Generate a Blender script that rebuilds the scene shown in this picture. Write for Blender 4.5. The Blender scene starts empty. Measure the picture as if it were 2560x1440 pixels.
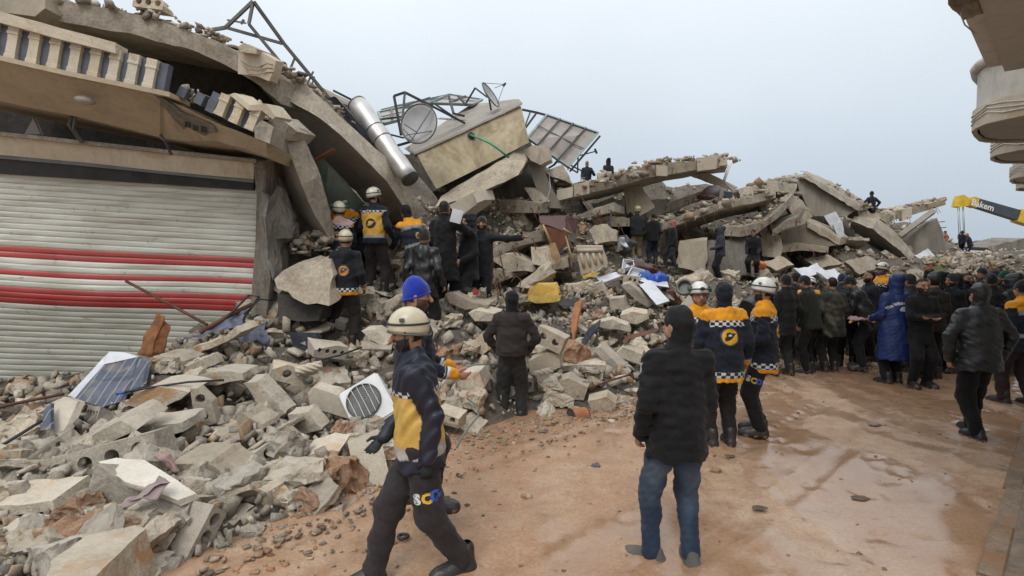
import bpy, bmesh, math, random
import numpy as np
from mathutils import Vector, Matrix, Quaternion, noise as mnoise
from mathutils.bvhtree import BVHTree

R = math.radians
rnd = random.Random(7)
sc = bpy.context.scene
COL = sc.collection

# ------------------------------------------------------------------ camera, sky, sun, exposure
FPX = 1400.0                      # focal length in photograph pixels (2560 wide)
CAM_Z = 2.0
PITCH = math.atan(68 / FPX)
cam_d = bpy.data.cameras.new('camera')
cam_d.sensor_width = 36.0
cam_d.lens = FPX / 2560 * 36
cam_d.clip_start = 0.05
cam_d.clip_end = 6000
cam = bpy.data.objects.new('camera', cam_d)
COL.objects.link(cam)
cam.location = (0, 0, CAM_Z)
cam.rotation_euler = (math.pi / 2 - PITCH, 0, 0)
sc.camera = cam

SUN_EL, SUN_AZ = R(52), R(200)    # an overcast noon: the brightest part of the cloud is behind the camera
world = bpy.data.worlds.new('World')
sc.world = world
world.use_nodes = True
wn, wl = world.node_tree.nodes, world.node_tree.links
wn.clear()
w_out = wn.new('ShaderNodeOutputWorld')
w_bg = wn.new('ShaderNodeBackground')
w_sky = wn.new('ShaderNodeTexSky')
w_sky.sky_type = 'NISHITA'
w_sky.sun_disc = False
w_sky.sun_elevation = SUN_EL
w_sky.sun_rotation = SUN_AZ
w_sky.air_density = 1.0
w_sky.dust_density = 4.0
w_tc = wn.new('ShaderNodeTexCoord')
w_sep = wn.new('ShaderNodeSeparateXYZ')
w_ramp = wn.new('ShaderNodeValToRGB')      # overcast cloud layer: greyer at the horizon, brighter overhead
cr = w_ramp.color_ramp
cr.elements[0].position = 0.0
cr.elements[0].color = (0.50, 0.59, 0.68, 1)
cr.elements[1].position = 1.0
cr.elements[1].color = (1.62, 1.65, 1.68, 1)
e = cr.elements.new(0.16); e.color = (0.65, 0.735, 0.82, 1)
e = cr.elements.new(0.36); e.color = (0.90, 0.975, 1.04, 1)
w_noise = wn.new('ShaderNodeTexNoise')
w_noise.inputs['Scale'].default_value = 2.2
w_noise.inputs['Detail'].default_value = 5
w_mr = wn.new('ShaderNodeMapRange')
w_mr.inputs['From Min'].default_value = 0.3
w_mr.inputs['From Max'].default_value = 0.7
w_mr.inputs['To Min'].default_value = 0.95
w_mr.inputs['To Max'].default_value = 1.05
w_mul = wn.new('ShaderNodeVectorMath'); w_mul.operation = 'SCALE'
w_mix = wn.new('ShaderNodeMix'); w_mix.data_type = 'RGBA'
w_sc = wn.new('ShaderNodeVectorMath'); w_sc.operation = 'SCALE'
w_sc.inputs['Scale'].default_value = 0.10
wl.new(w_tc.outputs['Generated'], w_sep.inputs[0])
wl.new(w_sep.outputs['Z'], w_ramp.inputs[0])
wl.new(w_tc.outputs['Generated'], w_noise.inputs['Vector'])
wl.new(w_noise.outputs['Fac'], w_mr.inputs['Value'])
wl.new(w_ramp.outputs[0], w_mul.inputs[0])
wl.new(w_mr.outputs[0], w_mul.inputs['Scale'])
wl.new(w_sky.outputs[0], w_sc.inputs[0])
w_mix.inputs['Factor'].default_value = 0.9
wl.new(w_sc.outputs[0], w_mix.inputs['A'])
wl.new(w_mul.outputs[0], w_mix.inputs['B'])
wl.new(w_mix.outputs['Result'], w_bg.inputs['Color'])
w_bg.inputs['Strength'].default_value = 1.0
wl.new(w_bg.outputs[0], w_out.inputs[0])

sun_d = bpy.data.lights.new('sun', 'SUN')
sun_d.energy = 1.2
sun_d.angle = R(25)
sun_d.color = (1.0, 0.97, 0.92)
sun = bpy.data.objects.new('sun', sun_d)
COL.objects.link(sun)
sun.rotation_euler = (R(38), 0, R(-20))
sc.view_settings.view_transform = 'Standard'
sc.view_settings.look = 'None'
sc.view_settings.exposure = 0.0
sc.view_settings.gamma = 1.0
sc.cycles.max_bounces = 6
sc.cycles.diffuse_bounces = 3
sc.cycles.glossy_bounces = 3
sc.cycles.use_denoising = True

# ------------------------------------------------------------------ helpers
CP, SP = math.cos(PITCH), math.sin(PITCH)
def P(px, py, d):
    """World point at photograph pixel (px, py) and horizontal distance d along +Y."""
    x = (px - 1280) / FPX
    u = -(py - 720) / FPX
    v = Vector((x, u * SP + CP, u * CP - SP))
    v *= d / v.y
    return Vector((v.x, v.y, v.z + CAM_Z))
def PG(px, py, z=0.0):
    """World point at pixel on the level z."""
    x = (px - 1280) / FPX
    u = -(py - 720) / FPX
    v = Vector((x, u * SP + CP, u * CP - SP))
    v *= (z - CAM_Z) / v.z
    return Vector((v.x, v.y, z))

def tag(o, label=None, cat=None, group=None, kind=None):
    if label: o['label'] = label
    if cat: o['category'] = cat
    if group: o['group'] = group
    if kind: o['kind'] = kind
    return o
def link(name, me, parent=None, mat=None, loc=None):
    o = bpy.data.objects.new(name, me)
    COL.objects.link(o)
    if parent is not None:
        o.parent = parent
    if loc is not None:
        o.location = loc
    if mat is not None and me is not None and not me.materials:
        me.materials.append(mat)
    return o
def empty(name, loc=(0, 0, 0), rz=0.0):
    o = bpy.data.objects.new(name, None)
    o.empty_display_size = 0.2
    COL.objects.link(o)
    o.location = loc
    o.rotation_euler = (0, 0, rz)
    return o
def thing(name, label, cat, loc=(0, 0, 0), rz=0.0, group=None):
    return tag(empty(name, loc, rz), label, cat, group)
def mesh_np(name, v, f, smooth=False):
    me = bpy.data.meshes.new(name)
    me.from_pydata([tuple(p) for p in v], [], [tuple(q) for q in f])
    if smooth:
        me.polygons.foreach_set('use_smooth', [True] * len(me.polygons))
    me.update()
    return me
def quads_mesh(name, v, q, smooth=True):
    """Fast numpy mesh from vertex array (n,3) and quad array (m,4)."""
    me = bpy.data.meshes.new(name)
    n, m = len(v), len(q)
    me.vertices.add(n)
    me.vertices.foreach_set('co', np.asarray(v, np.float32).ravel())
    me.loops.add(m * 4)
    me.loops.foreach_set('vertex_index', np.asarray(q, np.int32).ravel())
    me.polygons.add(m)
    me.polygons.foreach_set('loop_start', np.arange(0, m * 4, 4, dtype=np.int32))
    me.polygons.foreach_set('use_smooth', np.full(m, smooth))
    me.update(calc_edges=True)
    me.validate()
    return me
def bm_mesh(name, bm, smooth=False, recalc=True):
    if recalc:
        bmesh.ops.recalc_face_normals(bm, faces=bm.faces)
    me = bpy.data.meshes.new(name)
    bm.to_mesh(me)
    bm.free()
    if smooth:
        me.polygons.foreach_set('use_smooth', [True] * len(me.polygons))
    return me
def rebase(me, origin):
    """Shift mesh so that its local origin is at `origin`."""
    me.transform(Matrix.Translation(-Vector(origin)))
    return origin

def nz(p, s, seed=0.0):
    return mnoise.noise(Vector((p[0] * s + seed, p[1] * s + seed * 1.7, p[2] * s - seed * .6)))
def nvec(p, s, seed=0.0):
    return mnoise.noise_vector(Vector((p[0] * s + seed, p[1] * s + seed * 1.7, p[2] * s - seed * .6)))

def add_box(bm, c, size, rot=None):
    m = Matrix.Translation(Vector(c))
    if rot is not None:
        m = m @ rot.to_4x4()
    m = m @ Matrix.Diagonal((size[0], size[1], size[2], 1))
    return bmesh.ops.create_cube(bm, size=1.0, matrix=m)['verts']
def frame_from(axis, hint=(0, 0, 1)):
    z = Vector(axis).normalized()
    h = Vector(hint)
    if abs(z.dot(h)) > 0.98:
        h = Vector((1, 0, 0))
    x = h.cross(z).normalized()
    y = z.cross(x)
    return Matrix((x, y, z)).transposed()
def add_bar(bm, a, b, w, t=None, hint=(0, 0, 1)):
    a, b = Vector(a), Vector(b)
    t = t or w
    m = frame_from(b - a, hint)
    return add_box(bm, (a + b) / 2, (w, t, (b - a).length), m)
def add_tube(bm, pts, r, n=8, cap=True):
    """Tube along a polyline; r is a number or a list."""
    pts = [Vector(p) for p in pts]
    rings = []
    prev = None
    for i, p in enumerate(pts):
        d = (pts[min(i + 1, len(pts) - 1)] - pts[max(i - 1, 0)])
        if d.length < 1e-9:
            d = Vector((0, 0, 1))
        d.normalize()
        if prev is None:
            fx = frame_from(d)
            x, y = fx.col[0].copy(), fx.col[1].copy()
        else:
            x = (prev - d * prev.dot(d))
            x.normalize()
            y = d.cross(x)
        prev = x
        rr = r[i] if isinstance(r, (list, tuple)) else r
        rings.append([bm.verts.new(p + (x * math.cos(k * 2 * math.pi / n) + y * math.sin(k * 2 * math.pi / n)) * rr) for k in range(n)])
    for a, b in zip(rings, rings[1:]):
        for k in range(n):
            bm.faces.new((a[k], a[(k + 1) % n], b[(k + 1) % n], b[k]))
    if cap:
        bm.faces.new(rings[0][::-1])
        bm.faces.new(rings[-1])
def tube_obj(name, pts, r, mat, parent=None, n=8, smooth=True):
    bm = bmesh.new()
    pts = [Vector(p) for p in pts]
    o0 = pts[0].copy() if parent is None else Vector((0, 0, 0))
    add_tube(bm, [p - o0 for p in pts], r, n)
    o = link(name, bm_mesh(name, bm, smooth), parent, mat)
    if parent is None:
        o.location = o0
    return o
def bars_obj(name, bars, mat, parent=None, base=None):
    bm = bmesh.new()
    o0 = Vector(base) if base is not None else Vector((0, 0, 0))
    for br in bars:
        add_bar(bm, Vector(br[0]) - o0, Vector(br[1]) - o0, br[2], br[3] if len(br) > 3 else None)
    o = link(name, bm_mesh(name, bm), parent, mat)
    o.location = o0
    return o

def loft(rings, close=True, caps=True, sub=1, rough=0.0, freq=3.0, seed=0.0, smooth=False, sides=False):
    """Skin a list of rings (equal numbers of points); `sub` = cuts between rings and along ring sides; rough = noise."""
    rings = [[Vector(p) for p in r] for r in rings]
    out = []
    for a, b in zip(rings, rings[1:]):
        for s in range(sub):
            t = s / sub
            out.append([p.lerp(q, t) for p, q in zip(a, b)])
    out.append(rings[-1])
    if sub > 1:
        o2 = []
        for r in out:
            rr = []
            for i in range(len(r)):
                q = r[(i + 1) % len(r)] if (close or i < len(r) - 1) else None
                rr.append(r[i])
                if q is not None:
                    m = max(1, min(sub, int((q - r[i]).length / 0.12)))
                    m = sub // 2 if sub > 2 else 1
                    for k in range(1, m + 1):
                        rr.append(r[i].lerp(q, k / (m + 1)))
            o2.append(rr)
        out = o2
    if rough:
        out = [[p + nvec(p, freq, seed) * rough + nvec(p, freq * 3.1, seed + 5) * rough * .4 for p in r] for r in out]
    bm = bmesh.new()
    vr = [[bm.verts.new(p) for p in r] for r in out]
    n = len(vr[0])
    for a, b in zip(vr, vr[1:]):
        for k in range(n if close else n - 1):
            f = bm.faces.new((a[k], a[(k + 1) % n], b[(k + 1) % n], b[k]))
            if sides:
                f.material_index = k * len(rings[0]) // n
    if caps and close:
        bm.faces.new(vr[0][::-1])
        bm.faces.new(vr[-1])
    return bm
def loft_obj(name, rings, mat, parent=None, base=None, **kw):
    smooth = kw.pop('smooth', False)
    bm = loft(rings, **kw)
    me = bm_mesh(name, bm, smooth)
    o0 = Vector(base) if base is not None else Vector((0, 0, 0))
    me.transform(Matrix.Translation(-o0))
    return link(name, me, parent, mat, o0)

def slab_bm(front, ext, step=0.16, jag=0.02, rough=0.012, rows=3, seed=0.0, keep=()):
    """A broken plate: outline `front` (3-D points), thickness vector `ext`; edges resampled and jagged."""
    front = [Vector(p) for p in front]
    ext = Vector(ext)
    ring = []
    n = len(front)
    cen = sum(front, Vector()) / n
    for i in range(n):
        a, b = front[i], front[(i + 1) % n]
        L = (b - a).length
        m = max(1, int(L / step))
        j = 0.15 if i in keep else 1.0
        for k in range(m):
            p = a.lerp(b, k / m)
            q = nvec(p, 1.9, seed) * jag * 1.1 + nvec(p, 6.3, seed + 3) * jag * .8
            ring.append(p + q * j)
    bm = bmesh.new()
    vr = []
    for r in range(rows + 1):
        t = r / rows
        row = []
        for p in ring:
            q = p + ext * t
            if 0 < r < rows:
                q = q + (q - (cen + ext * t)).normalized() * (nz(q, 5, seed) * rough * 2.2) + nvec(q, 9, seed) * rough
            else:
                q = q + nvec(q, 7, seed + 9) * rough * .8
            row.append(bm.verts.new(q))
        vr.append(row)
    m = len(ring)
    for a, b in zip(vr, vr[1:]):
        for k in range(m):
            bm.faces.new((a[k], a[(k + 1) % m], b[(k + 1) % m], b[k]))
    for row in (vr[0], vr[-1]):
        f = bm.faces.new(row)
        bmesh.ops.triangulate(bm, faces=[f])
    return bm
def slab(name, front, ext, mat, parent=None, label=None, cat=None, group=None, **kw):
    bm = slab_bm(front, ext, **kw)
    me = bm_mesh(name, bm)
    me.materials.append(mat)
    o = link(name, me, parent)
    if parent is None:
        c = sum((v.co for v in me.vertices), Vector()) / len(me.vertices)
        zmin = min(v.co.z for v in me.vertices)
        o0 = Vector((c.x, c.y, zmin))
        me.transform(Matrix.Translation(-o0))
        o.location = o0
        tag(o, label, cat, group)
    return o

# ------------------------------------------------------------------ materials
class NT:
    def __init__(s, name):
        s.m = bpy.data.materials.new(name)
        s.m.use_nodes = True
        s.t = s.m.node_tree
        s.t.nodes.clear()
        s.out = s.n('OutputMaterial')
        s.b = s.n('BsdfPrincipled')
        s.l(s.b.outputs[0], s.out.inputs[0])
    def n(s, kind, **kw):
        x = s.t.nodes.new('ShaderNode' + kind)
        for k, v in kw.items():
            setattr(x, k, v)
        return x
    def l(s, a, b):
        s.t.links.new(a, b)
    def set(s, **kw):
        for k, v in kw.items():
            s.b.inputs[k.replace('_', ' ')].default_value = v
    def noise(s, vec, scale, detail=4, rough=0.55, dist=0.0):
        x = s.n('TexNoise')
        x.inputs['Scale'].default_value = scale
        x.inputs['Detail'].default_value = detail
        x.inputs['Roughness'].default_value = rough
        x.inputs['Distortion'].default_value = dist
        if vec is not None:
            s.l(vec, x.inputs['Vector'])
        return x.outputs['Fac']
    def ramp(s, fac, stops):
        x = s.n('ValToRGB')
        el = x.color_ramp.elements
        el[0].position, el[0].color = stops[0][0], (*stops[0][1], 1)
        el[1].position, el[1].color = stops[-1][0], (*stops[-1][1], 1)
        for p, c in stops[1:-1]:
            e = el.new(p)
            e.color = (*c, 1)
        s.l(fac, x.inputs[0])
        return x.outputs[0]
    def mr(s, v, a, b, c=0.0, d=1.0):
        x = s.n('MapRange')
        s.l(v, x.inputs['Value'])
        for k, q in zip(('From Min', 'From Max', 'To Min', 'To Max'), (a, b, c, d)):
            x.inputs[k].default_value = q
        return x.outputs[0]
    def mix(s, fac, a, b, mode='MIX'):
        x = s.n('Mix', data_type='RGBA', blend_type=mode)
        for sock, v in ((x.inputs['Factor'], fac), (x.inputs['A'], a), (x.inputs['B'], b)):
            if isinstance(v, (int, float)):
                sock.default_value = v
            elif isinstance(v, tuple):
                sock.default_value = (*v, 1) if len(v) == 3 else v
            else:
                s.l(v, sock)
        return x.outputs['Result']
    def math(s, op, a, b=None):
        x = s.n('Math', operation=op)
        for i, v in enumerate((a, b)):
            if v is None: continue
            if isinstance(v, (int, float)):
                x.inputs[i].default_value = v
            else:
                s.l(v, x.inputs[i])
        return x.outputs[0]
    def bump(s, h, strength=0.5, dist=0.02, normal=None):
        x = s.n('Bump')
        x.inputs['Strength'].default_value = strength
        x.inputs['Distance'].default_value = dist
        s.l(h, x.inputs['Height'])
        if normal is not None:
            s.l(normal, x.inputs['Normal'])
        return x.outputs[0]
    def coords(s, random_offset=True):
        tc = s.n('TexCoord').outputs['Object']
        if not random_offset:
            return tc
        oi = s.n('ObjectInfo').outputs['Random']
        sc_ = s.n('VectorMath', operation='SCALE')
        sc_.inputs[0].default_value = (13.7, 7.9, 21.3)
        s.l(oi, sc_.inputs['Scale'])
        ad = s.n('VectorMath', operation='ADD')
        s.l(tc, ad.inputs[0]); s.l(sc_.outputs[0], ad.inputs[1])
        return ad.outputs[0]

def stone_mat(name, dark, light, stain=None, stain_amt=0.5, scale=2.0, bump=0.5, rough=0.85, tint=0.25, dust=None, speck=0.35, bd=0.02, wet=0.0, streak=0.0, vcol=False):
    t = NT(name)
    v = t.coords()
    n1 = t.noise(v, scale, 9, 0.68, 0.25)
    col = t.ramp(n1, [(0.30, dark), (0.48, tuple((a_ + b_) / 2 for a_, b_ in zip(dark, light))), (0.70, light)])
    n2 = t.noise(v, scale * 14, 6, 0.75)
    sp = t.mr(n2, 0.32, 0.62, 1.0 - speck, 1.0 + speck * .35)
    col = t.mix(1.0, col, sp, 'MULTIPLY')
    n4 = t.noise(v, scale * 3.3, 8, 0.72, 0.6)          # crisp patches of mortar and grime
    col = t.mix(t.mr(n4, 0.57, 0.62, 0.0, 0.35 if speck > .2 else .12), col, tuple(c * .62 for c in dark))
    col = t.mix(t.mr(n4, 0.41, 0.37, 0.0, 0.45 if speck > .2 else .12), col, tuple(min(.8, c * 1.18) for c in light))
    if stain is not None:
        n3 = t.noise(v, scale * 1.1, 8, 0.7, 0.9)
        col = t.mix(t.mr(n3, 0.62 - 0.16 * stain_amt, 0.68 - 0.14 * stain_amt, 0.0, min(.85, stain_amt * 1.3)), col, stain)
    if dust is not None:                    # pale dust lying on upward faces
        g = t.n('NewGeometry').outputs['Normal']
        sx = t.n('SeparateXYZ'); t.l(g, sx.inputs[0])
        f = t.math('MULTIPLY', t.mr(sx.outputs['Z'], 0.3, 0.9), t.mr(n1, 0.35, 0.6, 0.25, 0.8))
        col = t.mix(f, col, dust)
    if streak:                              # dark weather runs and damp patches
        tcn = t.n('Mapping'); tcn.inputs['Scale'].default_value = (3.0, 3.0, 0.5)
        t.l(v, tcn.inputs['Vector'])
        n5 = t.noise(tcn.outputs[0], 2.2, 5, 0.6)
        col = t.mix(t.mr(n5, 0.5, 0.72, 0.0, streak), col, tuple(c * .45 for c in dark))
    if tint:
        oi = t.n('ObjectInfo').outputs['Random']
        val = t.mr(oi, 0, 1, 1 - tint, 1 + tint * .35)
        col = t.mix(1.0, col, val, 'MULTIPLY')
        rr = t.math('FRACT', t.math('MULTIPLY', oi, 17.31))
        col = t.mix(t.mr(rr, 0.0, 1.0, 0.0, 0.45), col, t.mix(1.0, col, (1.0, 0.86, 0.70), 'MULTIPLY'))
    if vcol:
        at = t.n('Attribute'); at.attribute_name = 'tint'
        col = t.mix(1.0, col, at.outputs['Color'], 'MULTIPLY')
    t.l(col, t.b.inputs['Base Color'])
    h = t.math('ADD', t.math('MULTIPLY', n2, 0.7), t.math('MULTIPLY', t.noise(v, scale * 40, 3, 0.7), 0.35))
    h = t.math('ADD', h, t.math('MULTIPLY', n1, 1.3))
    h = t.math('ADD', h, t.math('MULTIPLY', t.mr(n4, 0.36, 0.60), 0.5))
    t.l(t.bump(h, bump, bd), t.b.inputs['Normal'])
    if wet:
        t.l(t.mr(t.noise(v, scale * 1.7, 3), 0.4, 0.65, rough, rough * (1 - wet)), t.b.inputs['Roughness'])
    else:
        t.set(Roughness=rough)
    return t.m
def plain_mat(name, c, rough=0.6, metal=0.0, var=0.2, scale=6.0, bump=0.15, bd=0.01, c2=None, coat=0.0, spec=0.5):
    t = NT(name)
    v = t.coords()
    n = t.noise(v, scale, 5, 0.6)
    c2 = c2 or tuple(x * (1 - var) * .8 for x in c)
    t.l(t.ramp(n, [(0.3, c2), (0.65, c)]), t.b.inputs['Base Color'])
    t.l(t.mr(n, 0.3, 0.7, max(.05, rough - .1), min(1, rough + .1)), t.b.inputs['Roughness'])
    if bump:
        t.l(t.bump(t.noise(v, scale * 6, 4), bump, bd), t.b.inputs['Normal'])
    t.set(Metallic=metal, Coat_Weight=coat, Specular_IOR_Level=spec)
    return t.m

M = {}
M['concrete'] = stone_mat('concrete', (0.28, 0.25, 0.205), (0.54, 0.49, 0.41), (0.42, 0.31, 0.19), 0.35, 1.6, 0.5, 0.85, 0.25, streak=0.35)
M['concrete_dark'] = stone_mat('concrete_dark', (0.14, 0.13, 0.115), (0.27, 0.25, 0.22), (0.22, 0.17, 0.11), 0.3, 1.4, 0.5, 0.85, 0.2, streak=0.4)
M['soffit'] = stone_mat('soffit', (0.23, 0.21, 0.18), (0.36, 0.335, 0.295), (0.25, 0.20, 0.14), 0.35, 0.9, 0.2, 0.75, 0.15, speck=0.12, bd=0.01, streak=0.2)
M['plaster'] = stone_mat('plaster', (0.28, 0.24, 0.18), (0.40, 0.35, 0.27), (0.24, 0.17, 0.10), 0.45, 0.9, 0.2, 0.75, 0.1, speck=0.12, bd=0.01, streak=0.3)
M['block'] = stone_mat('block', (0.39, 0.345, 0.28), (0.68, 0.62, 0.51), (0.48, 0.30, 0.155), 0.45, 2.6, 0.75, 0.85, 0.35, dust=(0.62, 0.56, 0.47), bd=0.02)
M['limestone'] = stone_mat('limestone', (0.46, 0.395, 0.30), (0.72, 0.655, 0.54), (0.50, 0.26, 0.10), 0.6, 2.2, 0.7, 0.8, 0.25, dust=(0.60, 0.55, 0.47))
M['redstone'] = stone_mat('redstone', (0.30, 0.16, 0.09), (0.50, 0.33, 0.22), (0.52, 0.42, 0.32), 0.5, 2.4, 0.7, 0.85, 0.25)
M['greyblock'] = stone_mat('greyblock', (0.30, 0.275, 0.235), (0.55, 0.51, 0.435), (0.40, 0.30, 0.2), 0.35, 3.0, 0.6, 0.88, 0.25, dust=(0.55, 0.50, 0.42))
M['gravel'] = stone_mat('gravel', (0.30, 0.255, 0.20), (0.62, 0.56, 0.46), (0.45, 0.25, 0.12), 0.45, 3.0, 0.7, 0.9, 0.0, vcol=True)
M['debris'] = stone_mat('debris', (0.09, 0.077, 0.062), (0.26, 0.225, 0.18), (0.26, 0.16, 0.09), 0.4, 1.6, 1.0, 0.92, 0.0, speck=0.5, bd=0.06)  # darkened so the mound reads as shaded gaps between the blocks
M['tile'] = stone_mat('tile', (0.45, 0.40, 0.32), (0.62, 0.56, 0.47), (0.40, 0.26, 0.14), 0.3, 1.5, 0.25, 0.7, 0.15, speck=0.15, bd=0.01)
M['baluster'] = stone_mat('baluster', (0.50, 0.45, 0.35), (0.66, 0.61, 0.50), (0.40, 0.26, 0.12), 0.4, 3.5, 0.3, 0.75, 0.12, speck=0.2, bd=0.01)
M['bluegrey'] = plain_mat('bluegrey', (0.11, 0.125, 0.155), 0.6, 0, 0.3, 5)
M['fascia'] = stone_mat('fascia', (0.37, 0.30, 0.205), (0.50, 0.415, 0.295), (0.30, 0.19, 0.09), 0.4, 1.1, 0.15, 0.7, 0.0, speck=0.10, bd=0.008, streak=0.25)
M['lintel'] = stone_mat('lintel', (0.50, 0.42, 0.305), (0.64, 0.555, 0.42), (0.38, 0.25, 0.13), 0.4, 1.1, 0.15, 0.7, 0.0, speck=0.10, bd=0.008, streak=0.25)
M['tankplaster'] = stone_mat('tankplaster', (0.33, 0.27, 0.165), (0.50, 0.425, 0.285), (0.22, 0.15, 0.08), 0.45, 0.9, 0.25, 0.75, 0.0, speck=0.15, bd=0.01, streak=0.35)
M['dark_void'] = stone_mat('dark_void', (0.03, 0.028, 0.025), (0.09, 0.08, 0.07), None, 0, 1.5, 0.6, 0.95, 0.0)  # near-black, the shade of deep voids put into the base colour
M['steel'] = plain_mat('steel', (0.16, 0.155, 0.15), 0.5, 0.6, 0.3, 4)
M['rust'] = plain_mat('rust', (0.17, 0.075, 0.045), 0.8, 0.2, 0.4, 6)
M['darksteel'] = plain_mat('darksteel', (0.045, 0.05, 0.055), 0.5, 0.4, 0.3, 5)
M['zinc'] = plain_mat('zinc', (0.60, 0.59, 0.58), 0.44, 0.8, 0.25, 2.5, 0.05, c2=(0.42, 0.40, 0.39))
M['white_paint'] = plain_mat('white_paint', (0.72, 0.72, 0.72), 0.45, 0, 0.2, 4, 0.08)
M['white_board'] = plain_mat('white_board', (0.66, 0.68, 0.73), 0.3, 0, 0.12, 2, 0.03)
M['dish'] = plain_mat('dish', (0.42, 0.43, 0.43), 0.5, 0.0, 0.15, 3, 0.05)
M['wire'] = plain_mat('wire', (0.03, 0.03, 0.032), 0.5)
M['wood'] = plain_mat('wood', (0.42, 0.27, 0.14), 0.65, 0, 0.35, 5)
M['wood_red'] = plain_mat('wood_red', (0.19, 0.065, 0.03), 0.4, 0, 0.35, 3)
M['maroon'] = plain_mat('maroon', (0.10, 0.035, 0.03), 0.45, 0, 0.4, 4)
M['foam'] = plain_mat('foam', (0.72, 0.50, 0.13), 0.85, 0, 0.3, 7, 0.4)
M['green_metal'] = plain_mat('green_metal', (0.20, 0.27, 0.23), 0.35, 0.5, 0.3, 2)
M['hose'] = plain_mat('hose', (0.03, 0.33, 0.19), 0.4)
M['grey_hose'] = plain_mat('grey_hose', (0.16, 0.20, 0.20), 0.45)
M['blue_plastic'] = plain_mat('blue_plastic', (0.03, 0.09, 0.48), 0.3, 0, 0.3, 6, 0.1)
M['panel_back'] = plain_mat('panel_back', (0.40, 0.35, 0.32), 0.45, 0, 0.15, 2, 0.03)
M['panel_edge'] = plain_mat('panel_edge', (0.30, 0.38, 0.36), 0.4, 0.5, 0.2)
M['slate'] = plain_mat('slate', (0.05, 0.06, 0.085), 0.3, 0.0, 0.5, 3, 0.1)
M['yellow_paint'] = plain_mat('yellow_paint', (0.72, 0.48, 0.03), 0.45, 0, 0.25, 3)
M['crane_dark'] = plain_mat('crane_dark', (0.05, 0.065, 0.08), 0.4, 0, 0.2, 3)
M['letter_white'] = plain_mat('letter_white', (0.75, 0.75, 0.75), 0.6, 0, .1)
M['cable'] = plain_mat('cable', (0.42, 0.43, 0.45), 0.4, 0.5, .1)
# ------------------------------------------------------------------ ground, mound, kerb
def ctrl():
    c = []
    def a(px, py, d): 
        p = P(px, py, d); c.append((p.x, p.y, p.z))
    for q in [(60,1370,3.7),(60,1330,3.85),(200,1300,3.9),(380,1290,3.95),(200,1130,4.9),(420,1130,5.0),(600,1180,4.75),(650,1080,5.4),(0,985,7.4),(200,985,7.2),(-200,980,7.4),(330,960,6.9),(100,1050,6.0),(-200,1150,5.0),(-200,1350,3.8),(800,1100,5.6),
              (450,900,6.8),(700,860,7.5),(640,810,7.9),(850,880,8.2),(925,745,9.4),(1030,735,9.3),(1160,735,9.3),(1130,810,8.4),
              (800,990,6.9),(950,1010,6.7),(1120,960,7.2),(1300,900,8.4),(1430,930,8.3),(1400,800,10.2),(1330,730,11.0),(1450,720,12.0),(1600,900,9.6),(1600,780,11.5),
              (1620,700,14.0),(1750,700,16.0),(1600,655,18.0),(1800,700,18.5),(2000,690,20.0),(2200,650,26.0),(2440,640,36.0),(2320,690,20.0),(2560,650,37.0),
              (2000,780,13.2),(2100,840,11.8),(2250,760,15.5),(1850,760,13.0),
              (760,700,8.9),(300,930,10.5),(0,930,10.5),(-300,930,10.5),(700,500,11.0),(1000,500,11.5),(1200,500,13.0),(1400,540,15.0),(1600,570,21.0),(1800,580,23.0),(2000,615,26.0),(2200,635,30.0),(2340,655,34.0),
              (2700,640,45.0),(1400,500,30.0),(1000,400,20.0),(300,500,16.0),(1250,430,15.0),(1350,445,16.5),(1470,455,20.0),(1530,452,20.5),(1600,446,23.0),(1740,462,26.0),(1880,472,27.5),(2000,470,30.0),(2130,540,33.0),(2250,555,36.0),(2320,590,37.0),(2480,640,40.0),(2560,626,44.0),(2640,630,46)]:
        a(*q)
    B = [(-6,1.6),(-3.2,2.6),(-1.95,3.35),(-1.4,4.55),(-.45,6.3),(.55,7.1),(1.9,7.7),(3.6,9.3),(5.4,11.2),(9.5,14.6),(14.5,18.5),(28,29),(50,45)]
    for x, y in B:
        c.append((x, y, 0.0))
        for s in (0.6, 1.6, 4, 9):
            c.append((x + s * .71, y - s * .71, 0.0))
    return np.array(c)
CT = ctrl()
BND = np.array([(-6, 1.4), (-3.2, 2.6), (-1.95, 3.35), (-1.4, 4.55), (-.45, 6.3), (.55, 7.1), (1.9, 7.7), (3.6, 9.3), (5.4, 11.2), (9.5, 14.6), (14.5, 18.5), (28, 29), (50, 45)], float)
BS, BW = (BND[:, 0] + BND[:, 1]) / 1.41421, (BND[:, 0] - BND[:, 1]) / 1.41421
def inside(x, y):
    """Distance behind the foot of the heap (negative on the street)."""
    s, w = (x + y) / 1.41421, (x - y) / 1.41421
    return np.interp(s, BS, BW) - w
_grid = None
def mound_arr(x, y):
    x = np.asarray(x, float); y = np.asarray(y, float)
    global _grid
    if _grid is None:
        ax_, ay_ = np.arange(-48, 50, .2), np.arange(0, 50, .2)
        X_, Y_ = np.meshgrid(ax_, ay_)
        _grid = mound_exact(X_, Y_)
    u = np.clip((x + 48) / .2, 0, _grid.shape[1] - 1.001); v_ = np.clip(y / .2, 0, _grid.shape[0] - 1.001)
    i, j = u.astype(int), v_.astype(int); a, b = u - i, v_ - j
    z = (_grid[j, i] * (1 - a) + _grid[j, i + 1] * a) * (1 - b) + (_grid[j + 1, i] * (1 - a) + _grid[j + 1, i + 1] * a) * b
    f = np.clip(inside(x, y) / .55 + .05, 0, 1)
    return z * f * f * (3 - 2 * f) - .06 * (1 - f)
def mound_exact(x, y):
    num = np.zeros_like(x); den = np.zeros_like(x)
    for cx, cy, cz in CT:
        d2 = (x - cx) ** 2 + (y - cy) ** 2 + 0.02
        w = 1.0 / d2 ** 1.9
        num += w * cz; den += w
    return num / den
def mound_z(x, y):
    return float(mound_arr(np.array([x]), np.array([y]))[0])

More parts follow.
